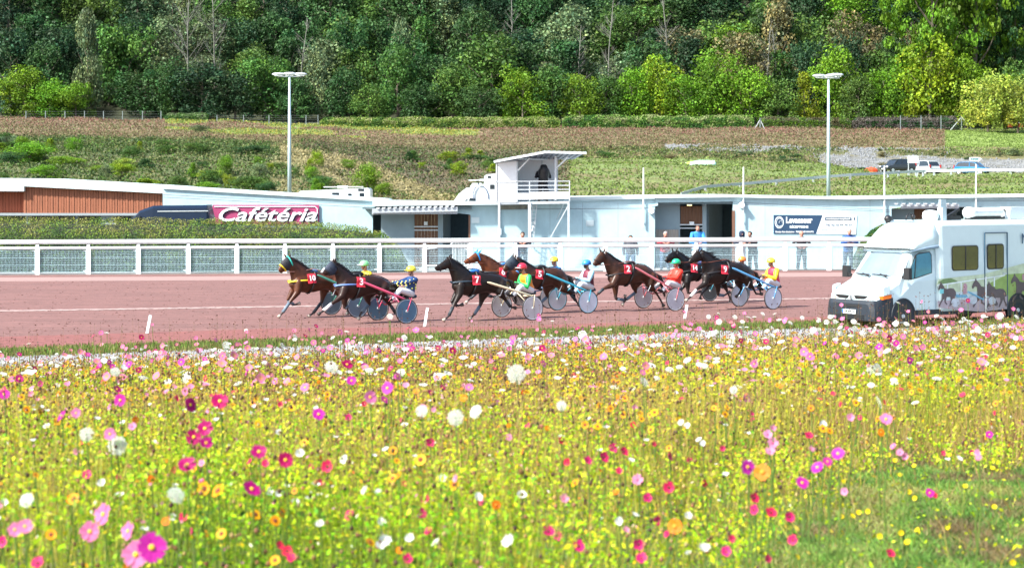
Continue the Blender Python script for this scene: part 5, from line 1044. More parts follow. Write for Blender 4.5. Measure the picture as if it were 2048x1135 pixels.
one('box_body', lambda m: m.rings([vring(-1.34, .42, 2.88, 1.0, .90, .2), vring(-1.46, .42, 2.95, 1.045, .98, .14), vring(-1.56, .42, 2.97, 1.06, 1.0, .12), vring(-6.1, .42, 2.97, 1.06, 1.0, .12), vring(-6.2, .5, 2.9, 1.0, .95, .12)]), vwhite, van, local=True)
one('roof_fairing', lambda m: m.rings([vring(-.36, 2.13, 2.18, .88, .86, .02), vring(-.41, 2.12, 2.25, .91, .88, .04), vring(-.58, 2.12, 2.44, .93, .88, .08), vring(-.78, 2.14, 2.62, .95, .90, .12), vring(-1.0, 2.16, 2.79, .97, .91, .14), vring(-1.2, 2.18, 2.89, .99, .92, .15), vring(-1.42, 2.20, 2.94, 1.0, .93, .16)]), vwhite, van, smooth=True, local=True)
one('bumper', lambda m: m.rings([vring(1.08, .26, .70, .78, .72, .08), vring(1.02, .22, .79, .90, .86, .07), vring(.80, .22, .86, .97, .95, .05), vring(.46, .22, .90, 1.0, .985, .03), vring(.40, .22, .88, 1.0, .985, .03)]), vdark, van, local=True)
one('bumper_slot', lambda m: m.rings([[Vector((1.085 - .10 * abs(l) ** 2.2, CL + l, z)) for z in (.60, .67)] + [Vector((1.10 - .10 * abs(l) ** 2.2, CL + l, z)) for z in (.67, .60)] for l in np.linspace(-.55, .55, 9)]), black, van, local=True)
one('lower_grille', lambda m: [m.box((1.085, CL, z), (.03, 1.1, .02)) for z in (.28, .33, .38)] and None, black, van, local=True)
# grille halves, badge, lamps
def gril(sg):
    def f(m):
        for k in range(3):
            z = .845 + .03 * k; m.box((1.022, CL + sg * .34, z), (.012, .34 + .06 * k, .010))
        m.prism([Vector((1.004, CL + sg * .16, .825)), Vector((1.004, CL + sg * .46, .835)), Vector((1.004, CL + sg * .66, .925)), Vector((1.004, CL + sg * .09, .92))], (.014, 0, 0))
    return f
for sg in (1, -1): one('grille', gril(sg), black, van, local=True)
def rh(k, x): return [Vector((x, CL + y * k, .865 + z * k)) for y, z in ((0, .085), (.052, 0), (0, -.085), (-.052, 0))]
one('badge', lambda m: m.rings([rh(1, 1.02), rh(1, 1.04), rh(.45, 1.04), rh(.45, 1.02)], cap=False, close=True), mat('chrome', (.6, .62, .65), rough=.15, metal=.9), van, local=True)
for sg in (1, -1):
    one('headlight', lambda m: m.rings([[Vector((x + .05, CL + sg * (y + .02), z)) for z in zz] + [Vector((x - .03, CL + sg * (y - .03), z)) for z in reversed(zz)] for x, y, zz in ((.955, .60, (.88, .99)), (.88, .80, (.90, 1.08)), (.70, .955, (.93, 1.16)), (.50, .985, (.97, 1.20)))]), mat('van_headlight', (.62, .74, .80), rough=.08, coat=1.0), van, local=True)
    one('indicator', lambda m: m.rings([[Vector((x + .045, CL + sg * (y + .015), z)) for z in zz] + [Vector((x - .03, CL + sg * (y - .03), z)) for z in reversed(zz)] for x, y, zz in ((.965, .60, (.80, .87)), (.89, .81, (.805, .89)), (.72, .955, (.82, .92)), (.44, .99, (.86, .96)))]), mat('orange_indicator', (.85, .16, .01), rough=.2, coat=.5), van, local=True)
pl = one('number_plate', lambda m: m.box((1.105, CL + .0, .47), (.015, .52, .115)), white, van, local=True)
one('plate_band', lambda m: m.box((1.115, CL - .235, .47), (.006, .045, .112)), mat('plate_blue', (.02, .12, .5)), pl, local=True)
q_ = text_mb('107 BWJ 76', .10, bold=.003, extrude=.002); place(q_, Matrix.Translation((1.116, CL + .02, .47)) @ Matrix.Rotation(R(90), 4, 'Z') @ Matrix.Diagonal((.75, 1, 1, 1))); q_.build('plate_lettering', black, pl, local=True)
# windscreen, wipers, mirrors
ws = mat('windscreen_glass', (.40, .50, .55), rough=.06, var=.12, scale=1.2, metal=.65, coat=.5)
A = Vector((-.02, 0, .0))
def wsf(m):
    rows = []
    for u in np.linspace(0, 1, 5):
        f = .075 + (-.385 - .075) * u; z = 1.42 + (2.05 - 1.42) * u; h = .885 + (.755 - .885) * u
        rows.append([Vector((f + .035 - .10 * abs(v) ** 2.6, CL + h * v, z + .03)) for v in np.linspace(-1, 1, 9)] + [Vector((f + .005 - .10 * abs(v) ** 2.6, CL + h * v, z)) for v in np.linspace(1, -1, 9)])
    m.rings(rows)
one('windscreen', wsf, ws, van, smooth=False, local=True)
for l0, l1 in ((-.15, -.72), (.52, -.05)): one('wiper', lambda m: (m.bar((.17, CL + l0, 1.42), (.115, CL + (l0 + l1) / 2, 1.49), .025), m.bar((.15, CL + l0 + .0, 1.46), (.12, CL + l1, 1.47), .03)), black, van, local=True)
for sg, x in ((1, -.02), (-1, .05)): one('mirror', lambda m: (m.rings([[Vector((x + dx, CL + sg * (1.0 + l), z)) for dx, l in ((-.07, .02), (.06, .04), (.06, .24), (-.05, .25))] for z in (1.36, 1.40, 1.62, 1.68)]), m.bar((x, CL + sg * .95, 1.42), (x, CL + sg * 1.1, 1.45), .08)), black, van, local=True)
one('roof_lip', lambda m: m.tube([Vector((-1.40, CL + 1.0, 2.25)), Vector((-.9, CL + .97, 2.20)), Vector((-.42, CL + .90, 2.12)), Vector((-.34, CL + .5, 2.10)), Vector((-.32, CL, 2.10)), Vector((-.34, CL - .5, 2.10)), Vector((-.42, CL - .90, 2.12))], [.05, .035, .02, .018, .018, .018, .018], 6), mat('seal_blue_grey', (.20, .28, .36), rough=.5), van, local=True)
# side glazing (cab door window, two box windows) with rubber frames
def pane(name, pts, parent, grow=.03, lat=.0, mg=None):
    c = sum(pts, Vector()) / len(pts)
    def g(k): return [c + (p - c) * (1 + k / max((p - c).length, .01)) for p in pts]
    fr = one(name, lambda m: m.prism([Vector((p.x, lat, p.z)) for p in g(grow)], (0, .012, 0)), black, parent, local=True)
    one('glass', lambda m: m.prism([Vector((p.x, lat + .008, p.z)) for p in g(-.012)], (0, .012, 0)), mg or mat('van_side_glass', (.12, .12, .03), rough=.05, coat=1.0, spec=1.0, metal=.3), fr, local=True)  # olive base colour paints in the meadow's reflection
    return fr
door = one('cab_door', lambda m: [m.bar(a, b, .010) for a, b in zip([Vector((-.20, -.03, 1.32)), Vector((-.42, -.03, 1.75)), Vector((-1.27, -.01, 2.2)), Vector((-1.28, .0, .5))][:3], [Vector((-.42, -.03, 1.75)), Vector((-.60, -.05, 2.08)), Vector((-1.28, .0, .5))])] and None, mat('seal_blue_grey', (.20, .28, .36)), van, local=True)
pane('cab_window', [Vector((x, 0, z)) for x, z in ((-.16, 1.36), (-.32, 1.36), (-.55, 1.40), (-1.15, 1.52), (-1.13, 2.02), (-1.05, 2.10), (-.62, 2.06), (-.50, 2.0))], van, grow=.025, lat=-.045, mg=mat('cab_side_glass', (.10, .35, .50), rough=.04, coat=1.0, metal=.4))
one('window_divider', lambda m: m.bar((-.45, -.03, 1.38), (-.50, -.03, 2.0), .03), black, van, local=True)
def rr_pts(x0, x1, z0, z1, r=.08): return [Vector((x, 0, z)) for x, z in ((x0 + r, z0), (x1 - r, z0), (x1 - r * .3, z0 + r * .3), (x1, z0 + r), (x1, z1 - r), (x1 - r * .3, z1 - r * .3), (x1 - r, z1), (x0 + r, z1), (x0 + r * .3, z1 - r * .3), (x0, z1 - r), (x0, z0 + r), (x0 + r * .3, z0 + r * .3))]
w1 = pane('side_window', rr_pts(-2.98, -1.92, 1.57, 2.24), van, lat=.041)
one('window_divider', lambda m: m.bar((-2.45, .062, 1.57), (-2.45, .062, 2.24), .03), black, w1, local=True)
bd = one('side_door', lambda m: [m.bar(a, b, .028) for a, b in ((Vector((-3.28, .045, .36)), Vector((-3.28, .045, 2.60))), (Vector((-3.28, .045, 2.60)), Vector((-4.25, .045, 2.60))), (Vector((-4.25, .045, 2.60)), Vector((-4.25, .045, .36))))] and None, mat('door_gap_blue', (.03, .08, .13)), van, local=True)
w2 = pane('door_window', rr_pts(-4.08, -3.40, 1.58, 2.26), bd, lat=.041)
one('window_divider', lambda m: m.bar((-3.74, .062, 1.58), (-3.74, .062, 2.26), .03), black, w2, local=True)
one('door_handle', lambda m: m.box((-4.12, .065, 1.42), (.16, .03, .035)), galv, bd, local=True)
one('step_rail', lambda m: m.bar((-3.30, .075, .34), (-3.30, .075, 1.35), .03), white, van, local=True)
one('sill', lambda m: m.box((-1.0, -.03, .42), (1.0, .06, .14)), vdark, van, local=True)
one('skirt', lambda m: m.box((-2.9, -.1, .38), (2.9, .1, .12)), vdark, van, local=True)
# wheels under arches
for f in (0.0, -4.72):
    yy = -.04 if f == 0 else .04
    one('wheel_arch', lambda m: (m.prism([Vector((f + .47 * math.cos(a), yy + .002, .36 + .47 * math.sin(a))) for a in [math.pi * k / 16 for k in range(17)]] + [Vector((f - .47, yy, .20)), Vector((f + .47, yy, .20))], (0, .012, 0)), m.tube([Vector((f + .46 * math.cos(a), yy + .01, .36 + .46 * math.sin(a))) for a in [math.pi * k / 14 for k in range(15)]], .03, 6)), vdark, van, local=True)
    for sg in (1, -1):
        y0 = (yy + .02) if sg > 0 else (2 * CL - yy - .02)
        wh = one('wheel', lambda m: m.rings([[Vector((f + r_ * math.cos(a), y0 - sg * d, .345 + r_ * math.sin(a))) for a in [2 * math.pi * k / 26 for k in range(26)]] for d, r_ in ((.24, .30), (.2, .345), (.03, .345), (0, .32), (.0, .24), (.05, .22))]), black, van, local=True)
        one('rim', lambda m: (m.tube([Vector((f, y0 - sg * .055, .345)), Vector((f, y0 - sg * .02, .345))], [.215, .14], 20), m.tube([Vector((f, y0 - sg * .03, .345)), Vector((f, y0 + sg * .015, .345))], [.08, .05], 12)), galv, wh, local=True)
# picture wrap on the side: field, rail, track, horses and sulkies as printed shapes
def decal(name, polys, col, lat):
    m_ = mat('print_' + name, col, rough=.35, var=.18, scale=5)
    return one(name, lambda m: [m.prism([Vector((p.x, lat, p.z)) for p in (vz(x, y, lat) for x, y in pl_)], (0, .003, 0)) for pl_ in polys] and None, m_, van, local=True)
decal('printed_field', [[(945, 690), (960, 640), (1060, 628), (1320, 600), (1700, 500), (1700, 760), (1300, 740), (1040, 745)]], (.52, .60, .42), .044)
decal('printed_meadow', [[(1340, 690), (1520, 600), (1700, 590), (1700, 880), (1520, 880)]], (.26, .38, .10), .0475)
decal('printed_hedge', [[(955, 668), (1000, 640), (1060, 632), (1115, 655), (1080, 672), (1000, 680)]], (.16, .26, .10), .051)
decal('printed_track', [[(952, 818), (1310, 795), (1525, 770), (1525, 880), (1300, 905), (960, 872)]], (.42, .34, .38), .051)
decal('printed_rail', [[(950, 686), (1500, 605), (1500, 613), (950, 697)], [(1030, 680), (1040, 680), (1040, 790), (1030, 790)], [(1408, 622), (1418, 622), (1418, 700), (1408, 700)], [(1140, 668), (1148, 668), (1148, 790), (1140, 790)]], (.75, .82, .82), .0545)
HP = [(0, .30), (.05, .18), (.11, .10), (.15, 0), (.18, .08), (.27, .16), (.36, .28), (.48, .30), (.66, .27), (.84, .29), (.95, .40), (.98, .56), (.90, .55), (.92, .72), (1.0, .84), (.97, .94), (.91, .80), (.82, .66), (.76, .78), (.66, .94), (.60, .94), (.70, .72), (.68, .60), (.46, .60), (.40, .78), (.50, .86), (.47, .90), (.35, .82), (.34, .64), (.28, .70), (.16, .84), (.06, .98), (.03, .94), (.20, .66), (.22, .48), (.20, .30), (.12, .28), (.03, .36)]
def hpoly(x, y, w_, h_): return [[(x + a * w_, y + b * h_) for a, b in HP]]
decal('printed_horse', hpoly(958, 655, 150, 215), (.10, .075, .085), .058); decal('printed_horse', hpoly(1232, 630, 210, 245), (.17, .10, .09), .058)
decal('printed_horse', hpoly(1548, 592, 200, 240), (.14, .09, .08), .058); decal('printed_horse', hpoly(1345, 655, 170, 225), (.20, .11, .09), .0615)
decal('printed_number', [[(972, 722), (1003, 720), (1003, 756), (972, 758)]], (.20, .62, .66), .0615)
decal('printed_driver', [[(1165, 680), (1180, 672), (1192, 690), (1190, 760), (1160, 760)], [(1640, 600), (1700, 600), (1700, 650), (1640, 650)]], (.45, .25, .3), .0615)
def disc(x, y, r): return [(x + r * math.cos(a), y + r * 1.1 * math.sin(a)) for a in [2 * math.pi * k / 14 for k in range(14)]]
decal('printed_wheel', [disc(1098, 830, 34), disc(1242, 808, 32), disc(1395, 815, 30)], (.52, .56, .62), .065)
decal('printed_sulky', [[(1100, 765), (1190, 768), (1200, 790), (1110, 790)], [(1200, 735), (1330, 800), (1325, 812), (1198, 748)]], (.15, .38, .55), .0685)
tN = text_mb('N', .42, bold=.004, extrude=.002); place(tN, Matrix.Translation(vz(1662, 316, .05)) @ Matrix.Rotation(R(180), 4, 'Z')); tN.build('lettering', mat('letter_navy', (.03, .08, .14)), van, local=True)
# roof gear
def roofobj(name, fn, m, smooth=True): return one(name, fn, m, van, smooth=smooth, local=True)
rz_ = 2.975
roofobj('beacon', lambda m: (m.ball(V_.P(1776, 437, -1.8), (.12, .12, .10)), m.tube([V_.P(1776, 437, -1.8), V_.P(1776, 446, -1.8)], .07, 10)), black)
a_ = V_.P(1812, 440, -1.0); roofobj('microphone_arm', lambda m: (m.tube([a_, a_ + Vector((-.02, 0, .10)), a_ + Vector((-.12, 0, .20)), a_ + Vector((-.26, 0, .12))], .02, 7), m.ball(a_ + Vector((-.28, 0, .1)), .07), m.tube([a_ + Vector((-.28, 0, .1)), Vector((a_.x - .28, a_.y, rz_))], .04, 7)), black)
b_ = V_.P(1861, 442, -.7)
roofobj('dish_cover', lambda m: m.rings([[Vector((b_.x + rx * math.cos(a), b_.y + ry * math.sin(a), z)) for a in [2 * math.pi * k / 16 for k in range(16)]] for z, rx, ry in ((rz_ - .02, .19, .22), (rz_ + .12, .22, .25), (rz_ + .22, .20, .23), (rz_ + .27, .14, .17), (rz_ + .285, .05, .05))]), white)
c_ = V_.P(1884, 440, -.5)
roofobj('mast_box', lambda m: (m.box((c_.x, c_.y, rz_ + .18), (.16, .2, .36)), m.box((c_.x - .02, c_.y, rz_ + .46), (.22, .08, .26))), mat('grey_box', (.45, .55, .6), rough=.5), False)
d_ = V_.P(1898, 441, -.6)
roofobj('crane_arm', lambda m: (m.bar((d_.x + .1, d_.y, rz_ + .08), (d_.x - .42, d_.y, rz_ + .30), .07), m.box((d_.x - .15, d_.y, rz_ + .05), (.5, .2, .12)), m.box((d_.x - .3, d_.y - .1, rz_ + .12), (.15, .1, .2))), black, False)
e_ = V_.P(1935, 440, -.6)
roofobj('awning_cover', lambda m: (m.rings([[Vector((x, e_.y + .16 * math.cos(a) * k, rz_ + .20 + .13 * math.sin(a) * k)) for a in [2 * math.pi * j / 12 for j in range(12)]] for x, k in ((e_.x + .08, .5), (e_.x, 1.25), (e_.x - .16, 1.2), (e_.x - .24, 1.0), (e_.x - 1.35, 1.0), (e_.x - 1.5, .6))])), mat('white_cover', (.8, .83, .83), rough=.6, bump=.3, scale=6), True)
roofobj('awning_frame', lambda m: (m.box((e_.x - .75, e_.y, rz_ + .04), (1.5, .22, .07)), m.bar((e_.x - 1.3, e_.y, rz_ + .05), (e_.x - 1.62, e_.y, rz_ + .26), .07)), black, False)
roofobj('equipment_case', lambda m: (m.box((e_.x - 1.95, e_.y, rz_ + .18), (.6, .4, .34)), m.bar((e_.x - 1.6, e_.y + .2, rz_), (e_.x - 1.6, e_.y + .2, rz_ + .3), .03)), white, False)
# ---------------------------------------------------------------- foliage
def leaf_quads(centres, radii, per, size, rg, base, jit=.22, flat=1.0, clump_jit=.35, up=.25, shell=.55):
    """leaf quads spread through the outer part of every clump; colour varies per clump and per leaf"""
    n = len(centres); C = np.repeat(np.asarray(centres, float), per, 0); Rr = np.repeat(np.asarray(radii, float), per)
    d = rg.normal(size=(n * per, 3)); d /= np.linalg.norm(d, axis=1)[:, None]
    rad = Rr * (shell + (1 - shell) * rg.random(n * per) ** .6) * (0.85 + .3 * rg.random(n * per)); P0 = C + d * rad[:, None] * np.array([1, 1, flat])
    nn = d + rg.normal(size=d.shape) * .75 + np.array([0, 0, up]); nn /= np.linalg.norm(nn, axis=1)[:, None]
    t = np.cross(nn, rg.normal(size=d.shape)); t /= np.linalg.norm(t, axis=1)[:, None] + 1e-9; b = np.cross(nn, t)
    s = size * (.55 + .9 * rg.random(n * per))[:, None]; e = .55 + .4 * rg.random(n * per)[:, None]
    V = np.stack([P0 - t * s, P0 - b * s * e, P0 + t * s, P0 + b * s * e], 1).reshape(-1, 3)
    F = np.arange(len(V)).reshape(-1, 4)
    cl = np.repeat(1 + clump_jit * (rg.random(n) - .5) * 2, per); lf = 1 + jit * rg.normal(size=n * per)
    hue = rg.normal(size=n * per) * .07 + np.repeat(rg.normal(size=n) * .08, per)
    col = np.asarray(base)[None] * np.clip(cl * lf, .3, 2.2)[:, None] * np.stack([1 + hue, np.ones_like(hue), 1 - hue], 1)
    return V, F, np.repeat(np.clip(col, 0.002, .9), 4, 0)
KIND = {'dark': (.025, .066, .026), 'deep': (.036, .094, .026), 'mid': (.070, .150, .028), 'bright': (.115, .235, .014), 'yellowish': (.20, .29, .014), 'olive': (.12, .17, .075), 'brown': (.14, .13, .06), 'gold': (.24, .32, .05)}
fol = leafmat('tree_leaves', attr='Col', tl=.30, rnd=.16, var=.15, scale=.6, rough=.6)
bark = mat('tree_bark', (.13, .11, .085), rough=.9, var=.35, scale=12, bump=.5); pale = mat('pale_tree_bark', (.115, .118, .10), rough=.85, var=.25, scale=9)
def crown_pts(shape, rg, big=False):
    c = []; r = []
    N = {'round': 46, 'tall': 46, 'spread': 50, 'lobed': 52, 'cone': 44}[shape] * (3 if big else 1)
    for i in range(N):
        a = rg.random() * 6.283; u = rg.random()
        if shape == 'round': z = .30 + .58 * u; w_ = .36 * math.sin(math.pi * (.15 + .8 * u)) ** .6
        elif shape == 'tall': z = .18 + .74 * u; w_ = .27 * (1 - .55 * u)
        elif shape == 'spread': z = .28 + .55 * u; w_ = .44 * (1 - .35 * abs(u - .4) * 2)
        elif shape == 'lobed': k = i % 4; z = .25 + .6 * u; w_ = .20; 
        else: z = .12 + .80 * u; w_ = .32 * (1.02 - u)
        q = w_ * math.sqrt(rg.random()); x, y = q * math.cos(a), q * math.sin(a)
        if shape == 'lobed': x += (.20, -.20, .06, -.05)[k]; y += (.05, -.03, .2, -.2)[k]; z += (0, .06, -.1, .1)[k]
        c.append((x, y, z)); r.append((.085 + .06 * rg.random() * (1.1 - u * .5)) * (.9 if big else 1.1))
    for i in range(14):   # skirt of low clumps
        a = rg.random() * 6.283; q = .30 * math.sqrt(rg.random()) + .05; c.append((q * math.cos(a), q * math.sin(a), .08 + .22 * rg.random())); r.append(.09 + .04 * rg.random())
    return np.array(c), np.array(r)
CROWNS = {}; TRUNKS = {}
def crown_mesh(shape, kind, big=False):
    if big:
        rg = np.random.default_rng(4); c, r = crown_pts(shape, rg, True); r = r * .62; V, F, K = leaf_quads(c, r, 75, .011, rg, np.array(KIND[kind]), clump_jit=.5, flat=.6)
        return pmesh('crown', V, F, fol, cols=K)
    if (shape, kind) not in CROWNS:
        rg = np.random.default_rng(abs(hash_(shape + kind)) % 9999); c, r = crown_pts(shape, rg)
        b = np.array(KIND[kind]); V, F, K = leaf_quads(c, r, 84, .0165, rg, b, clump_jit=.5, shell=.7)
        if kind in ('olive', 'brown'): K = K * np.repeat(1 + .8 * (rg.random(len(F)) < .16), 4)[:, None]
        CROWNS[(shape, kind)] = pmesh('crown', V, F, fol, cols=K)
    return CROWNS[(shape, kind)]
def hash_(s): 
    h = 7
    for ch in s: h = (h * 131 + ord(ch)) % 1000003
    return h
def trunk_mesh(shape):
    if shape not in TRUNKS:
        rg = random.Random(hash_(shape)); m = MB(); m.tube([(0, 0, -.06), (.005, 0, .15), (-.01, .01, .45), (.0, 0, .72)], [.022, .017, .012, .004], 7)
        for i in range(9):
            z = .18 + .5 * i / 9; a = i * 2.4; L_ = .30 * (1 - z * .6); m.tube([(0, 0, z), (L_ * .5 * math.cos(a), L_ * .5 * math.sin(a), z + .08), (L_ * math.cos(a), L_ * math.sin(a), z + .2)], [.008, .005, .002], 5)
        TRUNKS[shape] = m.mesh('trunk', bark)
    return TRUNKS[shape]
def tree(px, ytop, wpx, Y, shape, kind, lab, group='trees of the wooded hillside', cat='tree', name='broadleaf_tree', ybase=None):
    b = ground_pt(px, Y)
    if ybase: b.z = px2w(px, ybase, Y).z
    H_ = px2w(px, ytop, Y).z - b.z; W_ = wpx * Y / FPX / .80
    t = thing(name, lab, cat, b, random.uniform(0, 6.28), group); t.scale = (W_, W_, H_ / .95)
    pobj('crown', crown_mesh(shape, kind, H_ > 19), t); pobj('trunk', trunk_mesh(shape), t)
    return t
FR = [(22, 60, 120, 308, 'round', 'dark', 'dark tree at the left picture edge behind the olive bushes'), (50, 132, 118, 301, 'round', 'bright', 'bushy mid green tree second from the left in the front of the wood'),
 (96, 78, 105, 306, 'round', 'deep', 'deep green tree behind the pair of low bright bushes at far left'), (176, 28, 78, 304, 'tall', 'olive', 'tall silvery olive tree draped in climbers at the upper left'),
 (100, 158, 92, 299, 'round', 'bright', 'low bright green bushy tree left of the round bush at far left'), (152, 164, 84, 298, 'round', 'bright', 'round low bush tree at the wire fence at far left'),
 (250, 40, 135, 312, 'lobed', 'mid', 'large mid green tree right of the silvery climber draped tree'), (290, 132, 120, 304, 'spread', 'deep', 'spreading low tree below the large tree at left'),
 (345, 118, 110, 303, 'lobed', 'deep', 'deep green tree under the twin pale bare trunks, left one'), (405, 128, 130, 301, 'round', 'dark', 'dark round tree under the twin pale bare trunks, right one'), (470, 138, 110, 302, 'spread', 'dark', 'dark spreading tree left of the left lamp mast'),
 (530, 108, 120, 304, 'lobed', 'mid', 'mid green tree just left of the top of the left lamp mast'), (590, 150, 90, 302, 'round', 'deep', 'deep green tree crossed by the left lamp mast'), (636, 108, 76, 304, 'tall', 'olive', 'pale olive tree just right of the left lamp mast'),
 (688, 130, 90, 303, 'round', 'deep', 'round deep green tree second to the right of the left lamp mast'), (738, 165, 85, 301, 'spread', 'mid', 'low mid green tree above the grassy hump'), (690, 26, 110, 318, 'lobed', 'deep', 'tall deep green tree rising behind the second row right of the left mast'),
 (795, 90, 100, 305, 'round', 'mid', 'mid green domed tree left of the big round tree in the centre'), (850, 160, 105, 302, 'lobed', 'deep', 'deep green tree left of and below the big round tree'), (905, 130, 110, 303, 'round', 'mid', 'mid green tree touching the left side of the big round tree'),
 (985, 66, 170, 309, 'round', 'mid', 'big round grey green tree at the centre of the wood above the tower'), (960, 168, 90, 300, 'spread', 'deep', 'low deep green tree in front of the big round tree'), (1045, 140, 95, 302, 'lobed', 'bright', 'brighter green tree at the right foot of the big round tree'),
 (1105, 132, 100, 303, 'round', 'mid', 'mid green tree above the right end of the tower roof'), (1160, 145, 86, 301, 'spread', 'bright', 'bright green tree with yellow tips right of the tower roof'), (1212, 150, 84, 302, 'round', 'mid', 'mid green tree below the thin pale trunk right of centre'),
 (1262, 138, 92, 303, 'lobed', 'bright', 'bright green tree above the left slender pole'), (1316, 112, 100, 304, 'round', 'yellowish', 'yellowish green tree right of the left slender pole'), (1372, 146, 96, 301, 'spread', 'bright', 'bright green spreading tree between the two middle poles'),
 (1432, 104, 118, 304, 'lobed', 'bright', 'large bright green tree left of the second slender pole'), (1500, 134, 100, 302, 'round', 'bright', 'bright round tree just above the second slender pole'), (1556, 152, 92, 301, 'spread', 'mid', 'mid green tree under the brownish tree on the right'),
 (1608, 150, 78, 302, 'cone', 'yellowish', 'yellow green pointed tree left of the right lamp mast'), (1672, 92, 112, 306, 'round', 'bright', 'bright green domed tree behind the right lamp mast head'), (1718, 150, 80, 301, 'round', 'mid', 'mid green tree just right of the right lamp mast'),
 (1770, 138, 96, 302, 'lobed', 'bright', 'bright green tree left of the giant yellow green tree'), (1555, 10, 110, 322, 'tall', 'brown', 'brownish half bare tree high above the second slender pole'), (1450, 30, 120, 325, 'lobed', 'mid', 'mid green tree high on the slope left of the brownish tree'),
 (1785, 60, 90, 318, 'round', 'deep', 'deep green tree up the slope left of the giant yellow green tree'), (1862, -170, 190, 304, 'spread', 'bright', 'giant bright green tree at right reaching out of the top, left one'), (1950, -200, 230, 308, 'round', 'bright', 'giant bright green tree at right reaching out of the top, right one'),
 (1860, 70, 130, 299, 'round', 'yellowish', 'golden green tree in front of the giant trees at right'), (1930, 110, 120, 300, 'round', 'bright', 'bright green tree low between the giant trees and the orchard'), (2030, -60, 130, 308, 'round', 'deep', 'deep green tree at the upper right corner'), (2035, 120, 90, 303, 'round', 'mid', 'mid green tree behind the orchard trees at the right edge'), (800, 44, 70, 316, 'tall', 'olive', 'pale leaning olive tree above the domed tree left of centre')]
for a in FR: tree(*a)
rt = random.Random(21)
ADJ = {'dark': 'dark blue green', 'deep': 'deep green', 'mid': 'mid green', 'bright': 'bright green', 'olive': 'pale olive', 'brown': 'brownish', 'yellowish': 'yellow green'}
SHP = {'round': 'round', 'tall': 'narrow', 'lobed': 'lumpy', 'spread': 'spreading', 'cone': 'pointed'}
def where_px(x): return next(l for q, l in ((120, 'at the left edge'), (340, 'left of the twin bare trees'), (480, 'behind the twin bare trees'), (640, 'behind the left lamp mast'), (800, 'above the grassy hump'), (940, 'above the horse lorry'), (1080, 'behind the big round tree'), (1260, 'right of the filming tower'), (1400, 'above the left pole'), (1540, 'above the second pole'), (1700, 'behind the right lamp mast'), (1860, 'above the parked cars'), (9999, 'at the right edge')) if x < q)
ROWN = {314: 'low on the wooded slope', 325: 'a little up the slope', 337: 'halfway up the slope', 350: 'high on the slope', 364: 'at the picture top'}
for Y, sp, hh in ((314, 88, 10.5), (325, 88, 11), (337, 92, 12), (350, 96, 12.5), (364, 100, 13)):
    x = -90 + rt.uniform(0, 60)
    while x < 2150:
        z = px2w(0, 0, Y); g = ground_pt(x, Y); h_ = hh * rt.uniform(.75, 1.2); ytop = YH - (g.z + h_ - CAMZ) / Y * FPX
        if x < 900: kd = rt.choice(['dark', 'dark', 'deep', 'deep', 'mid' if Y < 340 else 'dark', 'olive'])
        elif x < 1350: kd = rt.choice(['dark', 'deep', 'deep', 'mid', 'olive' if Y < 330 else 'dark'])
        else: kd = rt.choice(['deep', 'mid', 'mid', 'bright', 'brown', 'dark']) if Y < 345 else rt.choice(['dark', 'deep', 'mid'])
        sh_ = rt.choice(['round', 'tall', 'lobed', 'spread', 'round']); tree(x, ytop, sp * rt.uniform(1.15, 1.55), Y, sh_, kd, SHP[sh_] + ' ' + ADJ[kd] + ' tree ' + ROWN[Y] + ' ' + where_px(x))
        x += sp * rt.uniform(.65, 1.15)
# orchard trees in front of the wire fence
tree(1976, 148, 104, 287, 'lobed', 'gold', 'golden yellow orchard tree left of the beehives', 'orchard trees', ybase=262, name='orchard_tree')
tree(2036, 158, 96, 286, 'lobed', 'gold', 'golden yellow orchard tree cut by the right picture edge by the beehives', 'orchard trees', ybase=262, name='orchard_tree')
# pale bare trunks with thin branches
def bare(px, yb, yt, Y, lab, seed, sp=1.0):
    rg = random.Random(seed); b = px2w(px, yb, Y); g = terr1(b.x, Y); b.z = min(b.z, max(g, b.z - 1)); top = px2w(px + rg.uniform(-14, 14), yt, Y); H_ = top.z - b.z
    b.z = g; H_ = top.z - g
    t = thing('bare_tree', lab, 'tree', b, 0, 'pale bare trees in the wood')
    mid = b.lerp(top, .55) + Vector((rg.uniform(-.5, .5), 0, 0))
    one('trunk', lambda m: m.tube([b, b.lerp(mid, .5), mid, top], [.17, .14, .09, .03], 8), pale, t, smooth=True)
    def br(m):
        for i in range(22):
            u = rg.uniform(.28, .97); p = (b.lerp(mid, u / .55) if u < .55 else mid.lerp(top, (u - .55) / .45)); a = rg.uniform(0, 6.28); L_ = H_ * rg.uniform(.12, .26) * sp * (1.2 - u * .6)
            d = Vector((math.cos(a), math.sin(a) * .6, rg.uniform(.7, 1.5))).normalized(); e = p + d * L_; k = p + d * L_ * .5 + Vector((rg.uniform(-.2, .2), 0, -.1)); m.tube([p, k, e], [.05, .035, .015], 5)
            for j in range(3):
                d2 = (d + Vector((rg.uniform(-.7, .7), rg.uniform(-.5, .5), rg.uniform(-.2, .6)))).normalized(); m.tube([k, k + d2 * L_ * .45], [.025, .01], 4)
    one('branches', br, pale, t)
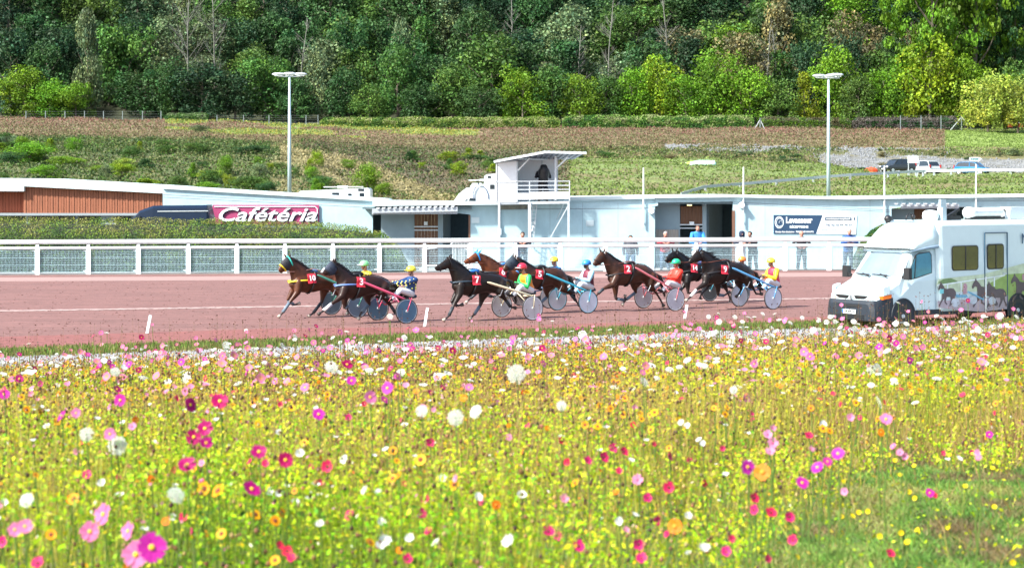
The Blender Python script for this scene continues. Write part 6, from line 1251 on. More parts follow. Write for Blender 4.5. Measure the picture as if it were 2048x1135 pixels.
for i, (a, lab) in enumerate((((378, 128, -30, 309), 'tall pale bare tree at the left with a forked top, left of the pair'), ((432, 130, -20, 310), 'leaning pale bare tree, right of the pair at the left'), ((602, 138, 40, 308), 'slender pale bare tree above the left lamp mast'),
    ((1018, 60, -40, 326), 'pale bare trunk high above the big round tree'), ((1216, 150, -10, 311), 'thin pale bare tree right of the filming tower'), ((1334, 98, -30, 316), 'pale straight trunk near the top right of centre'), ((1528, 150, 50, 312), 'pale thin trunk under the brownish tree, left of two'), ((1558, 152, 60, 313), 'pale thin trunk under the brownish tree, right of two'), ((1160, 120, 50, 312), 'straggly pale tree left of the thin bare tree beyond the tower'))):
    bare(*a, lab, 50 + i, 1.3 if i < 2 else .8)

# ---- bushes on the bank
def bush(px, py, wpx, hpx, Y, kind, lab): 
    t = tree(px, py - hpx, wpx, Y, 'round' if wpx > hpx * .8 else 'tall', kind, lab, 'bushes on the bank behind the stables', 'bush', 'bush', ybase=None)
rb = random.Random(9)
BL = [(rb.uniform(0, 720), 0, rb.uniform(22, 60), rb.uniform(14, 34), rb.uniform(150, 196), rb.choice(['mid', 'bright', 'bright', 'olive', 'yellowish', 'deep'])) for _ in range(46)] + [(rb.uniform(1150, 2048), 0, rb.uniform(14, 34), rb.uniform(6, 14), rb.uniform(212, 234), rb.choice(['mid', 'deep', 'olive', 'brown'])) for _ in range(26)] + [(rb.uniform(780, 1000), 0, rb.uniform(18, 40), rb.uniform(10, 22), rb.uniform(205, 232), rb.choice(['mid', 'yellowish', 'deep'])) for _ in range(12)]
for x_, y_, w_, h_, Y_, k_ in BL:
    g_ = ground_pt(x_, Y_); yb_ = YH - (g_.z - CAMZ) / Y_ * FPX; lane = 'high on the bank' if Y_ > 200 else 'near the bank top' if Y_ > 180 else 'halfway down the bank' if Y_ > 163 else 'low on the bank'
    tree(x_, yb_ - h_, w_ * rb.uniform(.8, 1.5), Y_, rb.choice(['lobed', 'spread', 'cone', 'round']), k_, ('wide ' if w_ > 40 else 'small ') + ADJ[k_] + ' shrub ' + lane + ' ' + where_px(x_), 'shrubs on the bank behind the stables', 'bush', 'shrub')
for a in ((735, 385, 62, 60, 163, 'bright', 'light green young bush on the grassy hump behind the horse lorry'), (770, 392, 40, 28, 160, 'bright', 'small light green bush right of the young bush on the hump'), (400, 272, 46, 22, 265, 'olive', 'grey green bush alone in the dry meadow at left'),
          (326, 305, 40, 26, 206, 'mid', 'green bush on the bank edge left of the left mast'), (348, 308, 34, 18, 205, 'mid', 'small round bush on the bank edge beside the green bush'), (60, 345, 110, 62, 176, 'bright', 'large light green bush above the cedar clad clubhouse'), (130, 352, 80, 40, 172, 'bright', 'low light green bush right of the large one above the clubhouse'),
          (8, 305, 60, 40, 200, 'mid', 'green bush cut by the left picture edge on the bank'), (250, 346, 46, 30, 170, 'gold', 'yellowish bush in the middle of the left bank'), (200, 352, 50, 22, 168, 'bright', 'low green bush left of the yellowish one'), (452, 350, 38, 40, 172, 'bright', 'upright light green bush left of the left lamp mast'),
          (420, 372, 50, 34, 160, 'mid', 'mid green bush low on the bank above the white building'), (500, 382, 90, 30, 155, 'mid', 'broad low bush behind the pink lettered sign'), (640, 372, 60, 20, 160, 'mid', 'low bush above the left horse lorry'), (1215, 322, 50, 18, 218, 'mid', 'low green bush right of the tower roof'), (920, 352, 40, 30, 206, 'yellowish', 'yellow green bush in the hollow above the horse lorry')):
    bush(*a)
# scrub strips and the trimmed hedge: core plus leaves
def hedge_row(name, lab, ctrl, wid, n, size, kinds, cat='hedge', base_z=0.0, hs=1.0, zmix=0.0):
    """ctrl: (px, Y, z0, z1); leaves over a rounded section"""
    rg = np.random.default_rng(hash_(lab) % 9999); P_ = []; 
    t = thing(name, lab, cat, ((ctrl[0][0] - 1024) / FPX * ctrl[0][1], ctrl[0][1], ctrl[0][2]))
    px = np.array([c[0] for c in ctrl]); u = rg.random(n) * (px[-1] - px[0]) + px[0]
    Yv = np.interp(u, px, [c[1] for c in ctrl]); z0 = np.interp(u, px, [c[2] for c in ctrl]); z1 = np.interp(u, px, [c[3] for c in ctrl])
    bump_ = 1 + .10 * (fbm(u * .03, u * 0 + 5) - .5) * hs; a = rg.random(n) * math.pi
    k = .9 + .12 * rg.random(n); y = Yv - np.cos(a) ** 1.0 * np.sign(1) * wid / 2 * k; z = z0 + (z1 - z0) * bump_ * np.minimum(1, np.abs(np.sin(a)) ** .55 * 1.0) * k
    X = (u - 1024) / FPX * Yv; P0 = np.stack([X, y, z], 1)
    low = rg.random(n) < .35; P0[low, 2] = z0[low] + (z1 - z0)[low] * rg.random(low.sum()) * .8; P0[low, 1] = Yv[low] - wid / 2 * (.95 + .1 * rg.random(low.sum()))
    nn = rg.normal(size=(n, 3)) * .6 + np.stack([0 * a, -np.cos(a), np.sin(a)], 1); nn /= np.linalg.norm(nn, axis=1)[:, None]
    tt = np.cross(nn, rg.normal(size=(n, 3))); tt /= np.linalg.norm(tt, axis=1)[:, None]; bb = np.cross(nn, tt); s = size * (.6 + .8 * rg.random(n))[:, None]
    V = np.stack([P0 - tt * s, P0 - bb * s * .6, P0 + tt * s, P0 + bb * s * .6], 1).reshape(-1, 3)
    ptn = fbm(X * 1.1, (P0[:, 2]) * 2 + 7); kk = np.array([KIND[q] if isinstance(q, str) else q for q in kinds]); w_ = np.clip((ptn - .32) * 2.6 * (1 - zmix * .35) + zmix * .9 * ((P0[:, 2] - z0) / np.maximum(z1 - z0, .1) - .45) + rg.normal(size=n) * .15, 0, .999); id_ = (w_ * len(kk)).astype(int)  # leaves yellower with height: sunlit top put into the colour, plus new growth
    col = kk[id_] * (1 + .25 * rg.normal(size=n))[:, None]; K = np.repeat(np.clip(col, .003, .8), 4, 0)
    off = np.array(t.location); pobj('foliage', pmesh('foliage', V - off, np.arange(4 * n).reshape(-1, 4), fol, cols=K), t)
    rs = []
    for c in np.linspace(px[0] + .5, px[-1] - .5, 40):
        Yc = float(np.interp(c, px, [q[1] for q in ctrl])); a0 = float(np.interp(c, px, [q[2] for q in ctrl])); a1 = float(np.interp(c, px, [q[3] for q in ctrl])); e = 1 if px[0] + 3 < c < px[-1] - 3 else .8
        rs.append([Vector(((c - 1024) / FPX * Yc, Yc - math.cos(b) * wid / 2 * .88, a0 + (a1 - a0) * .88 * e * abs(math.sin(b)) ** .6 if 0 < b < math.pi else a0 - .3)) for b in [math.pi * q / 12 for q in range(13)]])
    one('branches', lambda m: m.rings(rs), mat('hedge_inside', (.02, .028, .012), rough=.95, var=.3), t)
    return t
def hz(px, y, Y): return (YH - y) / FPX * Y + CAMZ
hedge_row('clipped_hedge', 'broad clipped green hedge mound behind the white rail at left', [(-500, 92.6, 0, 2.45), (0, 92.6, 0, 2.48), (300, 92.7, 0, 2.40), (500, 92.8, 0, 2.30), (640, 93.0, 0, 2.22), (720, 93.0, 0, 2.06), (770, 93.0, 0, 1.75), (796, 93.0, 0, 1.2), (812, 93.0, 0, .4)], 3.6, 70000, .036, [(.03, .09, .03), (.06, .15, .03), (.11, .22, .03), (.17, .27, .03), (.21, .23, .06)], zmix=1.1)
for (x0, x1, yb0, yb1, yt, kinds, lab) in ((640, 1120, 258, 260, 234, [(.06, .15, .03), (.11, .22, .03), (.18, .28, .05), (.28, .33, .13)], 'long green boundary hedge below the wood, left half'), (1124, 1508, 260, 259, 231, [(.06, .15, .03), (.11, .22, .03), (.18, .28, .05), (.28, .33, .13)], 'green boundary hedge below the wood between the tower and the second pole'),
                                   (1516, 1700, 258, 257, 235, ['mid', 'bright', 'olive', 'brown'], 'green boundary hedge below the wood beside the right lamp mast'), (1704, 1918, 255, 257, 234, ['deep', (.11, .10, .09), (.16, .14, .13), (.10, .09, .07)], 'greyish brown dead topped hedge right of the right lamp mast'), (328, 418, 245, 246, 226, ['deep', 'mid', 'olive'], 'short overgrown hedge on the wire fence at left')):
    Yh_ = 292 if x0 > 600 else 296
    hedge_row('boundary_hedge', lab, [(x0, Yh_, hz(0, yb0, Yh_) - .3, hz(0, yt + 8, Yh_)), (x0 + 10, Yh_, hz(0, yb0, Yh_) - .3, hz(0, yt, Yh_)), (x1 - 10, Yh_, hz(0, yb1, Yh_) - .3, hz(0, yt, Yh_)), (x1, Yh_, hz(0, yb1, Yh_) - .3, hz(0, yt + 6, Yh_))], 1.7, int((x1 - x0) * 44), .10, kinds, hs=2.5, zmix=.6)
# mound with plants behind the van
hedge_row('shrub_mound', 'mound of brown green shrubs in front of the stable wall left of the van roof', [(1712, 94.3, 0, .7), (1725, 94.3, 0, 1.4), (1745, 94.3, 0, 1.85), (1765, 94.4, 0, 2.1), (1790, 94.4, 0, 2.1)], 1.6, 9000, .05, ['deep', 'mid', (.14, .12, .05), (.12, .10, .05)])
# wire fences on the hill
def wire_fence(lab, pxs, yb, yt, Y, struts=()):
    t = thing('wire_fence', lab, 'fence', px2w(pxs[0], yb, Y))
    for x in pxs: one('post', lambda m: m.bar(px2w(x, yb + 2, Y), px2w(x, yt, Y), .11), mat('weathered_post', (.17, .21, .21)), t)
    for x, dx in struts: one('strut', lambda m: m.bar(px2w(x, yt + 3, Y), px2w(x + dx, yb + 2, Y), .1), galv, t)
    one('wires', lambda m: [m.bar(px2w(pxs[0], y, Y), px2w(pxs[-1], y, Y), .012) for y in np.linspace(yt + 1, yb - 2, 5)] and None, mat('weathered_post', (.17, .21, .21)), t)
wire_fence('grey wire fence with thin posts below the wood at far left', [52, 91, 130, 169, 207, 245, 285, 322], 245, 222, 293)
wire_fence('grey wire fence posts running past the overgrown hedge to the left mast', [434, 487, 538, 582, 612, 636], 251, 230, 293)
wire_fence('grey wire fence with slanted struts by the orchard at right', [1520, 1521], 262, 236, 289, ((1520, -14), (1520, 12)))
wire_fence('grey wire fence running behind the orchard trees at right', [1801, 1842, 1882, 1923, 1963, 2003, 2044, 2085], 258, 231, 290, ((1923, -22), (1923, 22)))

# ---- loose grass and weeds over the bank and the dry meadow (nobody could count it)
rg = np.random.default_rng(5); N = 330000
Yr = np.sqrt(rg.random(N) * (297 ** 2 - 140 ** 2) + 140 ** 2); ur = (rg.random(N) - .5) * .60; Xr = ur * Yr; Zr = terr(Xr, Yr)
pxr = 1024 + FPX * ur; n1r = fbm(Xr * .35, Yr * .35); n2r = fbm(Xr * 1.3 + 9, Yr * 1.3); n3r = fbm(Xr * .1 + 3, Yr * .1)
keep = ~((Yr > 215) & (Yr < 231) & (pxr > 1640)) & ~((Yr > 190) & (Yr < 214) & (pxr > 1740)); keep &= ~((Yr > 230) & (Yr < 246) & (pxr > 1330) & (n1r > .5) & (pxr < 1880))
thin = ((Yr < 214) & (pxr > 1150)); keep &= ~(thin & (rg.random(N) < .45))
Xr, Yr, Zr, pxr, n1r, n2r, n3r = [q[keep] for q in (Xr, Yr, Zr, pxr, n1r, n2r, n3r)]; N = len(Xr)
meadow = (Yr + (n1r - .5) * 14 + rg.normal(size=N) * 2) > 236; h = np.where(meadow, .14 + .20 * rg.random(N), .15 + .45 * rg.random(N) * (.4 + n2r)); h = np.where((Yr < 214) & (pxr > 1150), h * .45, h); h = np.where((pxr > 1890) & meadow, h * .3, h)
w_ = .05 + .08 * rg.random(N); ang = rg.random(N) * math.pi; dx = np.cos(ang) * w_; dy = np.sin(ang) * w_ * .5; lx = rg.normal(size=N) * .07
nh_ = rg.normal(size=(N, 3)) * .8 + np.array([0, -.4, .6]); nh_ /= np.linalg.norm(nh_, axis=1)[:, None]; th_ = np.cross(nh_, rg.normal(size=(N, 3))); th_ /= np.linalg.norm(th_, axis=1)[:, None]; bh_ = np.cross(nh_, th_); sh2 = (w_ * 1.25)[:, None]; PH = np.stack([Xr, Yr, Zr + h * rg.random(N)], 1)
V = np.stack([PH - th_ * sh2, PH - bh_ * sh2 * .6, PH + th_ * sh2, PH + bh_ * sh2 * .6], 1).reshape(-1, 3)
pal = np.array([(.050, .075, .022), (.075, .11, .028), (.12, .13, .045), (.19, .165, .075), (.10, .17, .03), (.11, .09, .05)])
c = pal[np.clip((n1r * 2.2 - .4 - .22 * (pxr < 620) + rg.normal(size=N) * .35) * 4, 0, 5).astype(int)]
mp_ = np.array([(.14, .13, .06), (.17, .11, .07), (.12, .14, .05), (.18, .155, .09), (.20, .095, .075)]); cm2 = mp_[np.clip((n1r + (Yr - 262) / 70 + rg.normal(size=N) * .3) * 4, 0, 4).astype(int)]
c = np.where(meadow[:, None], cm2, c); g2 = meadow & (pxr > 330) & (pxr < 960) & (Yr > 262) & (n3r > .43); c[g2] = np.array([(.17, .24, .05), (.30, .27, .05), (.12, .20, .05)])[rg.integers(0, 3, g2.sum())]
g3 = (pxr > 1890) & meadow; c[g3] = (.15, .22, .05); g4 = (Yr > 150) & (Yr < 214) & (pxr > 1140) ; c[g4] = np.array([(.11, .16, .04), (.14, .20, .045), (.15, .13, .06), (.19, .17, .09)])[np.clip((n1r[g4] * 3 - .4 + rg.normal(size=g4.sum()) * .5), 0, 3).astype(int)]
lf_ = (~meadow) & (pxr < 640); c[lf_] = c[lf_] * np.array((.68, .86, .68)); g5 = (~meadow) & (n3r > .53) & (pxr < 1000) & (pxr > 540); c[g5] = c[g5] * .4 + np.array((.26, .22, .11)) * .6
yir = YH - (Zr - CAMZ) / Yr * FPX; rdg = np.interp(pxr, [560, 700, 760, 890], [296, 318, 340, 396]); lee_ = (~meadow) & (pxr > 600) & (pxr < 1135) & (yir < rdg - 3); c[lee_] = np.array([(.05, .08, .025), (.075, .11, .03), (.13, .11, .06), (.09, .065, .04)])[rg.integers(0, 4, lee_.sum())]; st_ = (~meadow) & (pxr > 560) & (pxr < 900) & (np.abs(yir - rdg - 14) < 16); c[st_] = (.24, .21, .10)  # tufts beyond the crest darkened like the soil, hump shading included
c = c * (1 + .22 * rg.normal(size=N))[:, None]
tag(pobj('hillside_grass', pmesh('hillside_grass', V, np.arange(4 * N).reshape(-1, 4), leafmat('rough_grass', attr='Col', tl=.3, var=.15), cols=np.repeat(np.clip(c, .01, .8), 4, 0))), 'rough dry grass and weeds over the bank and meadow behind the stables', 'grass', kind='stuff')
rg = np.random.default_rng(15); n = 3600; Yc_ = np.sqrt(rg.random(n) * (238 ** 2 - 145 ** 2) + 145 ** 2); Uc = (rg.random(n) - .5) * .56; pc = 1024 + FPX * Uc; nn_ = fbm(Uc * 60, Yc_ * .12)
okc = ((pc < 1120) | (Yc_ > 214)) & ~((pc > 1600) & (Yc_ < 232)) & (rg.random(n) < np.clip((nn_ - .3) * 3, .05, 1)); Yc_, Uc, pc = Yc_[okc], Uc[okc], pc[okc]; Xc = Uc * Yc_; n = len(Xc); rad_ = .18 + .42 * rg.random(n) ** 2
V, F, K = leaf_quads(np.stack([Xc, Yc_, terr(Xc, Yc_) + rad_ * .35], 1), rad_, 30, .085, rg, (.07, .11, .03), clump_jit=.6, flat=.6)
K = K * np.repeat(np.array([(1, 1, 1), (1.6, 1.1, 1.4), (1.1, 1.3, .9), (.7, .8, .9), (1.9, 1.6, 1.6)])[rg.integers(0, 5, n)], 120, 0)
tag(pobj('bank_scrub', pmesh('bank_scrub', V, F, leafmat('rough_grass', attr='Col'), cols=K)), 'low ragged scrub and weed tufts over the bank behind the stables', 'scrub', kind='stuff')
# clods thrown up on the track
rg = np.random.default_rng(19); n = 3200; ypx = rg.uniform(562, 690, n); pxx_ = rg.uniform(-60, 2120, n); Yk = 16000 / (ypx - YH); ok_ = ypx < np.interp(pxx_, [0, 560, 1000, 1400, 1700, 2100], [695, 682, 667, 653, 646, 640]); Yk, pxx_ = Yk[ok_], pxx_[ok_]; n = len(Yk)
octa = np.array([(1, 0, 0), (0, 1, 0), (-1, 0, 0), (0, -1, 0), (0, 0, 1), (0, 0, -1)], float); of = np.array([(0, 1, 4), (1, 2, 4), (2, 3, 4), (3, 0, 4), (1, 0, 5), (2, 1, 5), (3, 2, 5), (0, 3, 5)])
V = (np.stack([(pxx_ - 1024) / FPX * Yk, Yk, 0 * Yk + .014], 1)[:, None] + octa[None] * np.array([1.5, 1, .6]) * (.010 + .028 * rg.random((n, 1, 1)) ** 3) * (.6 + .7 * rg.random((n, 6, 1)))).reshape(-1, 3)
tag(pobj('sand_clods', pmesh('sand_clods', V, (of[None] + 6 * np.arange(n)[:, None, None]).reshape(-1, 3), mat('dark_track_sand', (.125, .062, .055), rough=.95, var=.3))), 'small dark clods of sand thrown over the red track', 'clods', kind='stuff')
# scree stones
rg = np.random.default_rng(8); N = 5000; Ys = rg.uniform(216, 246, N); Us = rg.uniform(1330, 2200, N); Xs = (Us - 1024) / FPX * Ys; ok = ((Ys < 230) & (Us > 1620)) | ((Ys >= 230) & (fbm(Xs * .35, Ys * .35) > .46) & (Us < 1900)); Xs, Ys = Xs[ok], Ys[ok]; Zs = terr(Xs, Ys); N = len(Xs)
octa = np.array([(1, 0, 0), (0, 1, 0), (-1, 0, 0), (0, -1, 0), (0, 0, 1), (0, 0, -1)], float); of = np.array([(0, 1, 4), (1, 2, 4), (2, 3, 4), (3, 0, 4), (1, 0, 5), (2, 1, 5), (3, 2, 5), (0, 3, 5)])
V = (np.stack([Xs, Ys, Zs], 1)[:, None] + octa[None] * (.05 + .14 * rg.random((N, 1, 1))) * (.6 + .7 * rg.random((N, 6, 1)))).reshape(-1, 3); F = (of[None] + 6 * np.arange(N)[:, None, None]).reshape(-1, 3)
tag(pobj('scree_stones', pmesh('scree_stones', V, F, mat('grey_limestone', (.16, .17, .18), rough=.95, var=.3))), 'loose grey stones on the scree bank below the meadow', 'stones', kind='stuff')
# ---------------------------------------------------------------- flower meadow
def lawn_f(X, Y):
    px = 1024 + FPX * X / Y; nz = (fbm(X * 1.6, Y * 1.2) - .5)
    return np.minimum(12.9 + nz * 4.5 - Y, (px - np.interp(Y, [9.3, 10.5, 12, 14], [1420, 1600, 1730, 1840]) + nz * 520) / 240)
def in_lawn(X, Y): return lawn_f(X, Y) > 0
def edge_k(X, Y): return np.clip(.32 - lawn_f(X, Y) * .36, .32, 1)
rg = np.random.default_rng(31)
def scatter(n, y0=5.6, y1=31.0, mar=1.5):
    Y = np.sqrt(rg.random(n) * (y1 ** 2 - y0 ** 2) + y0 ** 2); X = (rg.random(n) * 2 - 1) * (.262 * Y + mar * Y / y1 + .25)
    return X, Y
def blades(P0, dirv, width, col, bend=None):
    """thin two-quad stems from P0 along dirv"""
    n = len(P0); a = rg.random(n) * 6.283; sd = np.stack([np.cos(a), np.sin(a) * .4, 0 * a], 1) * width[:, None]
    b = np.zeros((n, 3)) if bend is None else bend; M1 = P0 + dirv * .5 + b * .35; T = P0 + dirv + b
    V = np.stack([P0 - sd, P0 + sd, M1 + sd * .8, M1 - sd * .8, T + sd * .35, T - sd * .35], 1).reshape(-1, 3)
    k = 6 * np.arange(n)[:, None]; F = np.concatenate([k + np.array([0, 1, 2, 3]), k + np.array([3, 2, 4, 5])], 1).reshape(-1, 4)
    return V, F, np.repeat(col, 6, 0)
def leaves(P0, size, col, up=.5):
    n = len(P0); nn = rg.normal(size=(n, 3)) * .7 + np.array([0, -.3, up]); nn /= np.linalg.norm(nn, axis=1)[:, None]
    t = np.cross(nn, rg.normal(size=(n, 3))); t /= np.linalg.norm(t, axis=1)[:, None]; b = np.cross(nn, t); s = size[:, None]
    V = np.stack([P0 - t * s, P0 - b * s * .5, P0 + t * s, P0 + b * s * .5], 1).reshape(-1, 3); return V, np.arange(4 * n).reshape(-1, 4), np.repeat(col, 4, 0)
class Acc:
    def __init__(s): s.V = []; s.F = []; s.C = []; s.n = 0
    def add(s, t): s.V.append(t[0]); s.F.append(t[1] + s.n); s.C.append(t[2]); s.n += len(t[0])
    def obj(s, name, m, lab, cat): return tag(pobj(name, pmesh(name, np.concatenate(s.V), np.concatenate(s.F), m, cols=np.clip(np.concatenate(s.C), .003, .95))), lab, cat, kind='stuff')
def jit(c, n, s=.25): return np.asarray(c) * (1 + s * rg.normal(size=(n, 1))) * (1 + .08 * rg.normal(size=(n, 3)))
# stems: green, straw and brown
A = Acc(); n = 125000; X, Y = scatter(n); ok = ~in_lawn(X, Y) | (rg.random(n) < .10); X, Y = X[ok], Y[ok]; n = len(X); Z = terr(X, Y)
patch = fbm(X * .55 + 20, Y * .3); patch = patch + (fbm(X * .25 + 60, Y * .16) - .5) * .7 + np.clip((Y - 14) / 80, 0, .12); pal = np.array([(.10, .17, .014), (.22, .27, .022), (.36, .32, .055), (.34, .23, .09), (.15, .07, .035), (.30, .21, .08)])
idx = np.clip(((patch - .25) * 1.3 + .32 * rg.random(n) + np.clip((Y - 9) / 30, 0, .22)) * 5.2, 0, 5.99).astype(int); col = jit((1, 1, 1), n) * pal[idx]
h = (.30 + .28 * rg.random(n)) * np.where(Y < 8.2, .72, 1) * np.where(rg.random(n) < .06, 1.35, 1) * edge_k(X, Y)
A.add(blades(np.stack([X, Y, Z - .02], 1), np.stack([rg.normal(size=n) * .06, rg.normal(size=n) * .05, h], 1), (.0020 + .0020 * rg.random(n)) * np.where(Y < 11, .75, 1), col, np.stack([rg.normal(size=n) * .05, rg.normal(size=n) * .03, -np.abs(rg.normal(size=n)) * .03], 1)))
A.obj('meadow_stems', leafmat('meadow_stem', attr='Col', tl=.25, var=.1, scale=20), 'tangled green and straw coloured stems filling the flower meadow', 'meadow plants')
# leaves
A = Acc(); n = 230000; X, Y = scatter(n); ok = (~in_lawn(X, Y) | (rg.random(n) < .12)) & (rg.random(n) > np.clip((Y - 12.5) / 10, 0, .3) + .15 * (fbm(X * .35 + 70, Y * .22) > .5)); X, Y = X[ok], Y[ok]; n = len(X); Z = terr(X, Y); patch = fbm(X * .7 + 3, Y * .4 + 8) + (fbm(X * .25 + 60, Y * .16) - .5) * .6
pal = np.array([(.045, .15, .010), (.17, .36, .010), (.36, .54, .012), (.56, .58, .018), (.50, .42, .06), (.24, .13, .05)])
near_ = np.clip((11.5 - Y) / 4, 0, 1); idx = np.clip((patch * .9 + .42 * rg.random(n) - .18 * near_) * 5.0, 0, 5.99).astype(int); col = jit((1, 1, 1), n) * pal[idx]
hz_ = (.04 + .46 * rg.random(n) ** .8) * np.where(Y < 8.2, .75, 1) * edge_k(X, Y); sz = (.007 + .011 * rg.random(n)) * (1 + .6 * near_ * (rg.random(n) < .35)) * np.where(Y > 16, 1.35, 1)
A.add(leaves(np.stack([X, Y, Z + hz_], 1), sz, col))
m_ = 95000; X, Y = scatter(m_, 5.8, 13.5); ok = ~in_lawn(X, Y); X, Y = X[ok], Y[ok]; m_ = len(X); Z = terr(X, Y); pt = fbm(X * 1.4 + 50, Y * 1.1)
ok = rg.random(m_) < np.clip((pt - .3) * 3.2, .05, 1); X, Y, Z, pt = X[ok], Y[ok], Z[ok], pt[ok]; m_ = len(X)
pal = np.array([(.04, .16, .02), (.13, .38, .015), (.32, .58, .014), (.50, .64, .02), (.62, .62, .03)])
A.add(leaves(np.stack([X, Y, Z + (.08 + .38 * rg.random(m_)) * np.where(Y < 8.2, .75, 1) * edge_k(X, Y)], 1), .007 + .012 * rg.random(m_) ** 1.5, jit((1, 1, 1), m_) * pal[np.clip((pt * .8 + .5 * rg.random(m_) - .15) * 5, 0, 4).astype(int)], up=.8))
A.obj('meadow_leaves', leafmat('meadow_leaf', attr='Col', tl=.48, var=.12, scale=15), 'bright green and yellowish leaves filling the flower meadow', 'meadow plants')
# seed heads, faded buds and tiny yellow florets
A = Acc(); n = 17000; X, Y = scatter(n); ok = ~in_lawn(X, Y); X, Y = X[ok], Y[ok]; n = len(X); Z = terr(X, Y); hh = (.38 + .26 * rg.random(n)) * np.where(Y < 8.2, .75, 1) * edge_k(X, Y) + .16 * (rg.random(n) < .05)
pal = np.array([(.10, .045, .02), (.16, .08, .03), (.06, .03, .02), (.28, .20, .07), (.22, .10, .05)]); s = (.006 + .006 * rg.random(n))[:, None, None]
oc = octa[None] * s * np.array([1, 1, 1.3]); V = (np.stack([X, Y, Z + hh], 1)[:, None] + oc).reshape(-1, 3); F3 = (of[None] + 6 * np.arange(n)[:, None, None]).reshape(-1, 3); C = np.repeat(jit((1, 1, 1), n) * pal[rg.integers(0, 5, n)], 6, 0)
tag(pobj('seed_heads', pmesh('seed_heads', V, F3, leafmat('seed_head', attr='Col', tl=.1, var=.1), cols=np.clip(C, .003, .9))), 'small brown seed heads and faded buds over the whole meadow', 'seed heads', kind='stuff')
A = Acc(); n = 26000; X, Y = scatter(n); ok = ~in_lawn(X, Y); X, Y = X[ok], Y[ok]; n = len(X); Z = terr(X, Y); hh = (.30 + .30 * rg.random(n)) * np.where(Y < 8.2, .75, 1) * edge_k(X, Y)
pal = np.array([(.62, .42, .01), (.56, .48, .02), (.62, .26, .01), (.42, .42, .04), (.60, .58, .45), (.48, .10, .03), (.55, .20, .32)]); pid = rg.choice(7, n, p=[.30, .16, .12, .16, .10, .07, .09])
A.add(leaves(np.stack([X, Y, Z + hh], 1), .007 + .007 * rg.random(n), jit((1, 1, 1), n, .1) * pal[pid], up=.2)); A.obj('tiny_florets', leafmat('floret', attr='Col', tl=.3, var=.05), 'tiny yellow and orange florets speckled over the meadow', 'florets')
A = Acc(); n = 1500; X, Y = scatter(n, 24, 30.5, 1.5); Z = terr(X, Y); h = .55 + .55 * rg.random(n) ** 1.6; dv = np.stack([rg.normal(size=n) * .05, 0 * X, h], 1)
A.add(blades(np.stack([X, Y, Z], 1), dv, .003 + 0 * X, jit((.14, .10, .04), n))); top_ = np.stack([X, Y, Z], 1) + dv; s = (.010 + .008 * rg.random(n))
A.add(leaves(top_, s, jit((.08, .03, .02), n))); A.add(leaves(top_, s, jit((.08, .03, .02), n))); A.add(leaves(top_ - dv * .12 + rg.normal(size=(n, 3)) * .03, s, jit((.10, .04, .02), n)))
A.obj('tall_seed_stems', leafmat('seed_head', attr='Col'), 'tall thin brown seed stems along the far edge of the meadow', 'seed heads')
# short turf at the lower right
A = Acc(); n = 230000; Y = np.sqrt(rg.random(n) * (15.5 ** 2 - 6 ** 2) + 36); X = Y * (.08 + .25 * rg.random(n)); ok = in_lawn(X, Y) | (rg.random(n) < .35); X, Y = X[ok], Y[ok]; n = len(X); Z = terr(X, Y); patch = fbm(X * 2.5, Y * 1.6)
pal = np.array([(.20, .16, .07), (.09, .17, .035), (.10, .23, .04), (.14, .29, .045), (.22, .34, .06), (.28, .28, .09)]); idx = np.clip(((patch - .5) * 2.6 + .5 + .45 * (rg.random(n) - .5)) * 6, 0, 5.99).astype(int)
A.add(blades(np.stack([X, Y, Z - .01], 1), np.stack([rg.normal(size=n) * .025, rg.normal(size=n) * .025, .015 + .045 * rg.random(n)], 1), .0022 + .0024 * rg.random(n), jit((1, 1, 1), n) * pal[idx], np.stack([rg.normal(size=n) * .02, rg.normal(size=n) * .02, -.01 + 0 * X], 1)))
A.obj('turf', leafmat('turf_blade', attr='Col', tl=.35, var=.1, scale=20), 'short green turf at the lower right beside the flowers', 'grass')
# grass edge along the gravel path
A = Acc(); n = 26000; ppx = rg.uniform(-100, 2150, n); yv = np.interp(ppx, [-900, 0, 560, 1000, 1400, 1700, 2100, 2900], [730, 710, 690, 673.5, 659.5, 651, 645, 635]) + rg.normal(size=n) * 3.0; Y = 16000 / (yv - YH); X = (ppx - 1024) / FPX * Y
A.add(blades(np.stack([X, Y, 0 * X], 1), np.stack([rg.normal(size=n) * .03, rg.normal(size=n) * .03, .06 + .12 * rg.random(n)], 1), .012 + .01 * rg.random(n), jit((1, 1, 1), n) * np.array([(.10, .18, .03), (.16, .22, .04), (.20, .17, .07)])[rg.integers(0, 3, n)]))
A.obj('verge_tufts', leafmat('turf_blade', attr='Col'), 'grass tufts on the strip between the red track and the gravel path', 'grass')

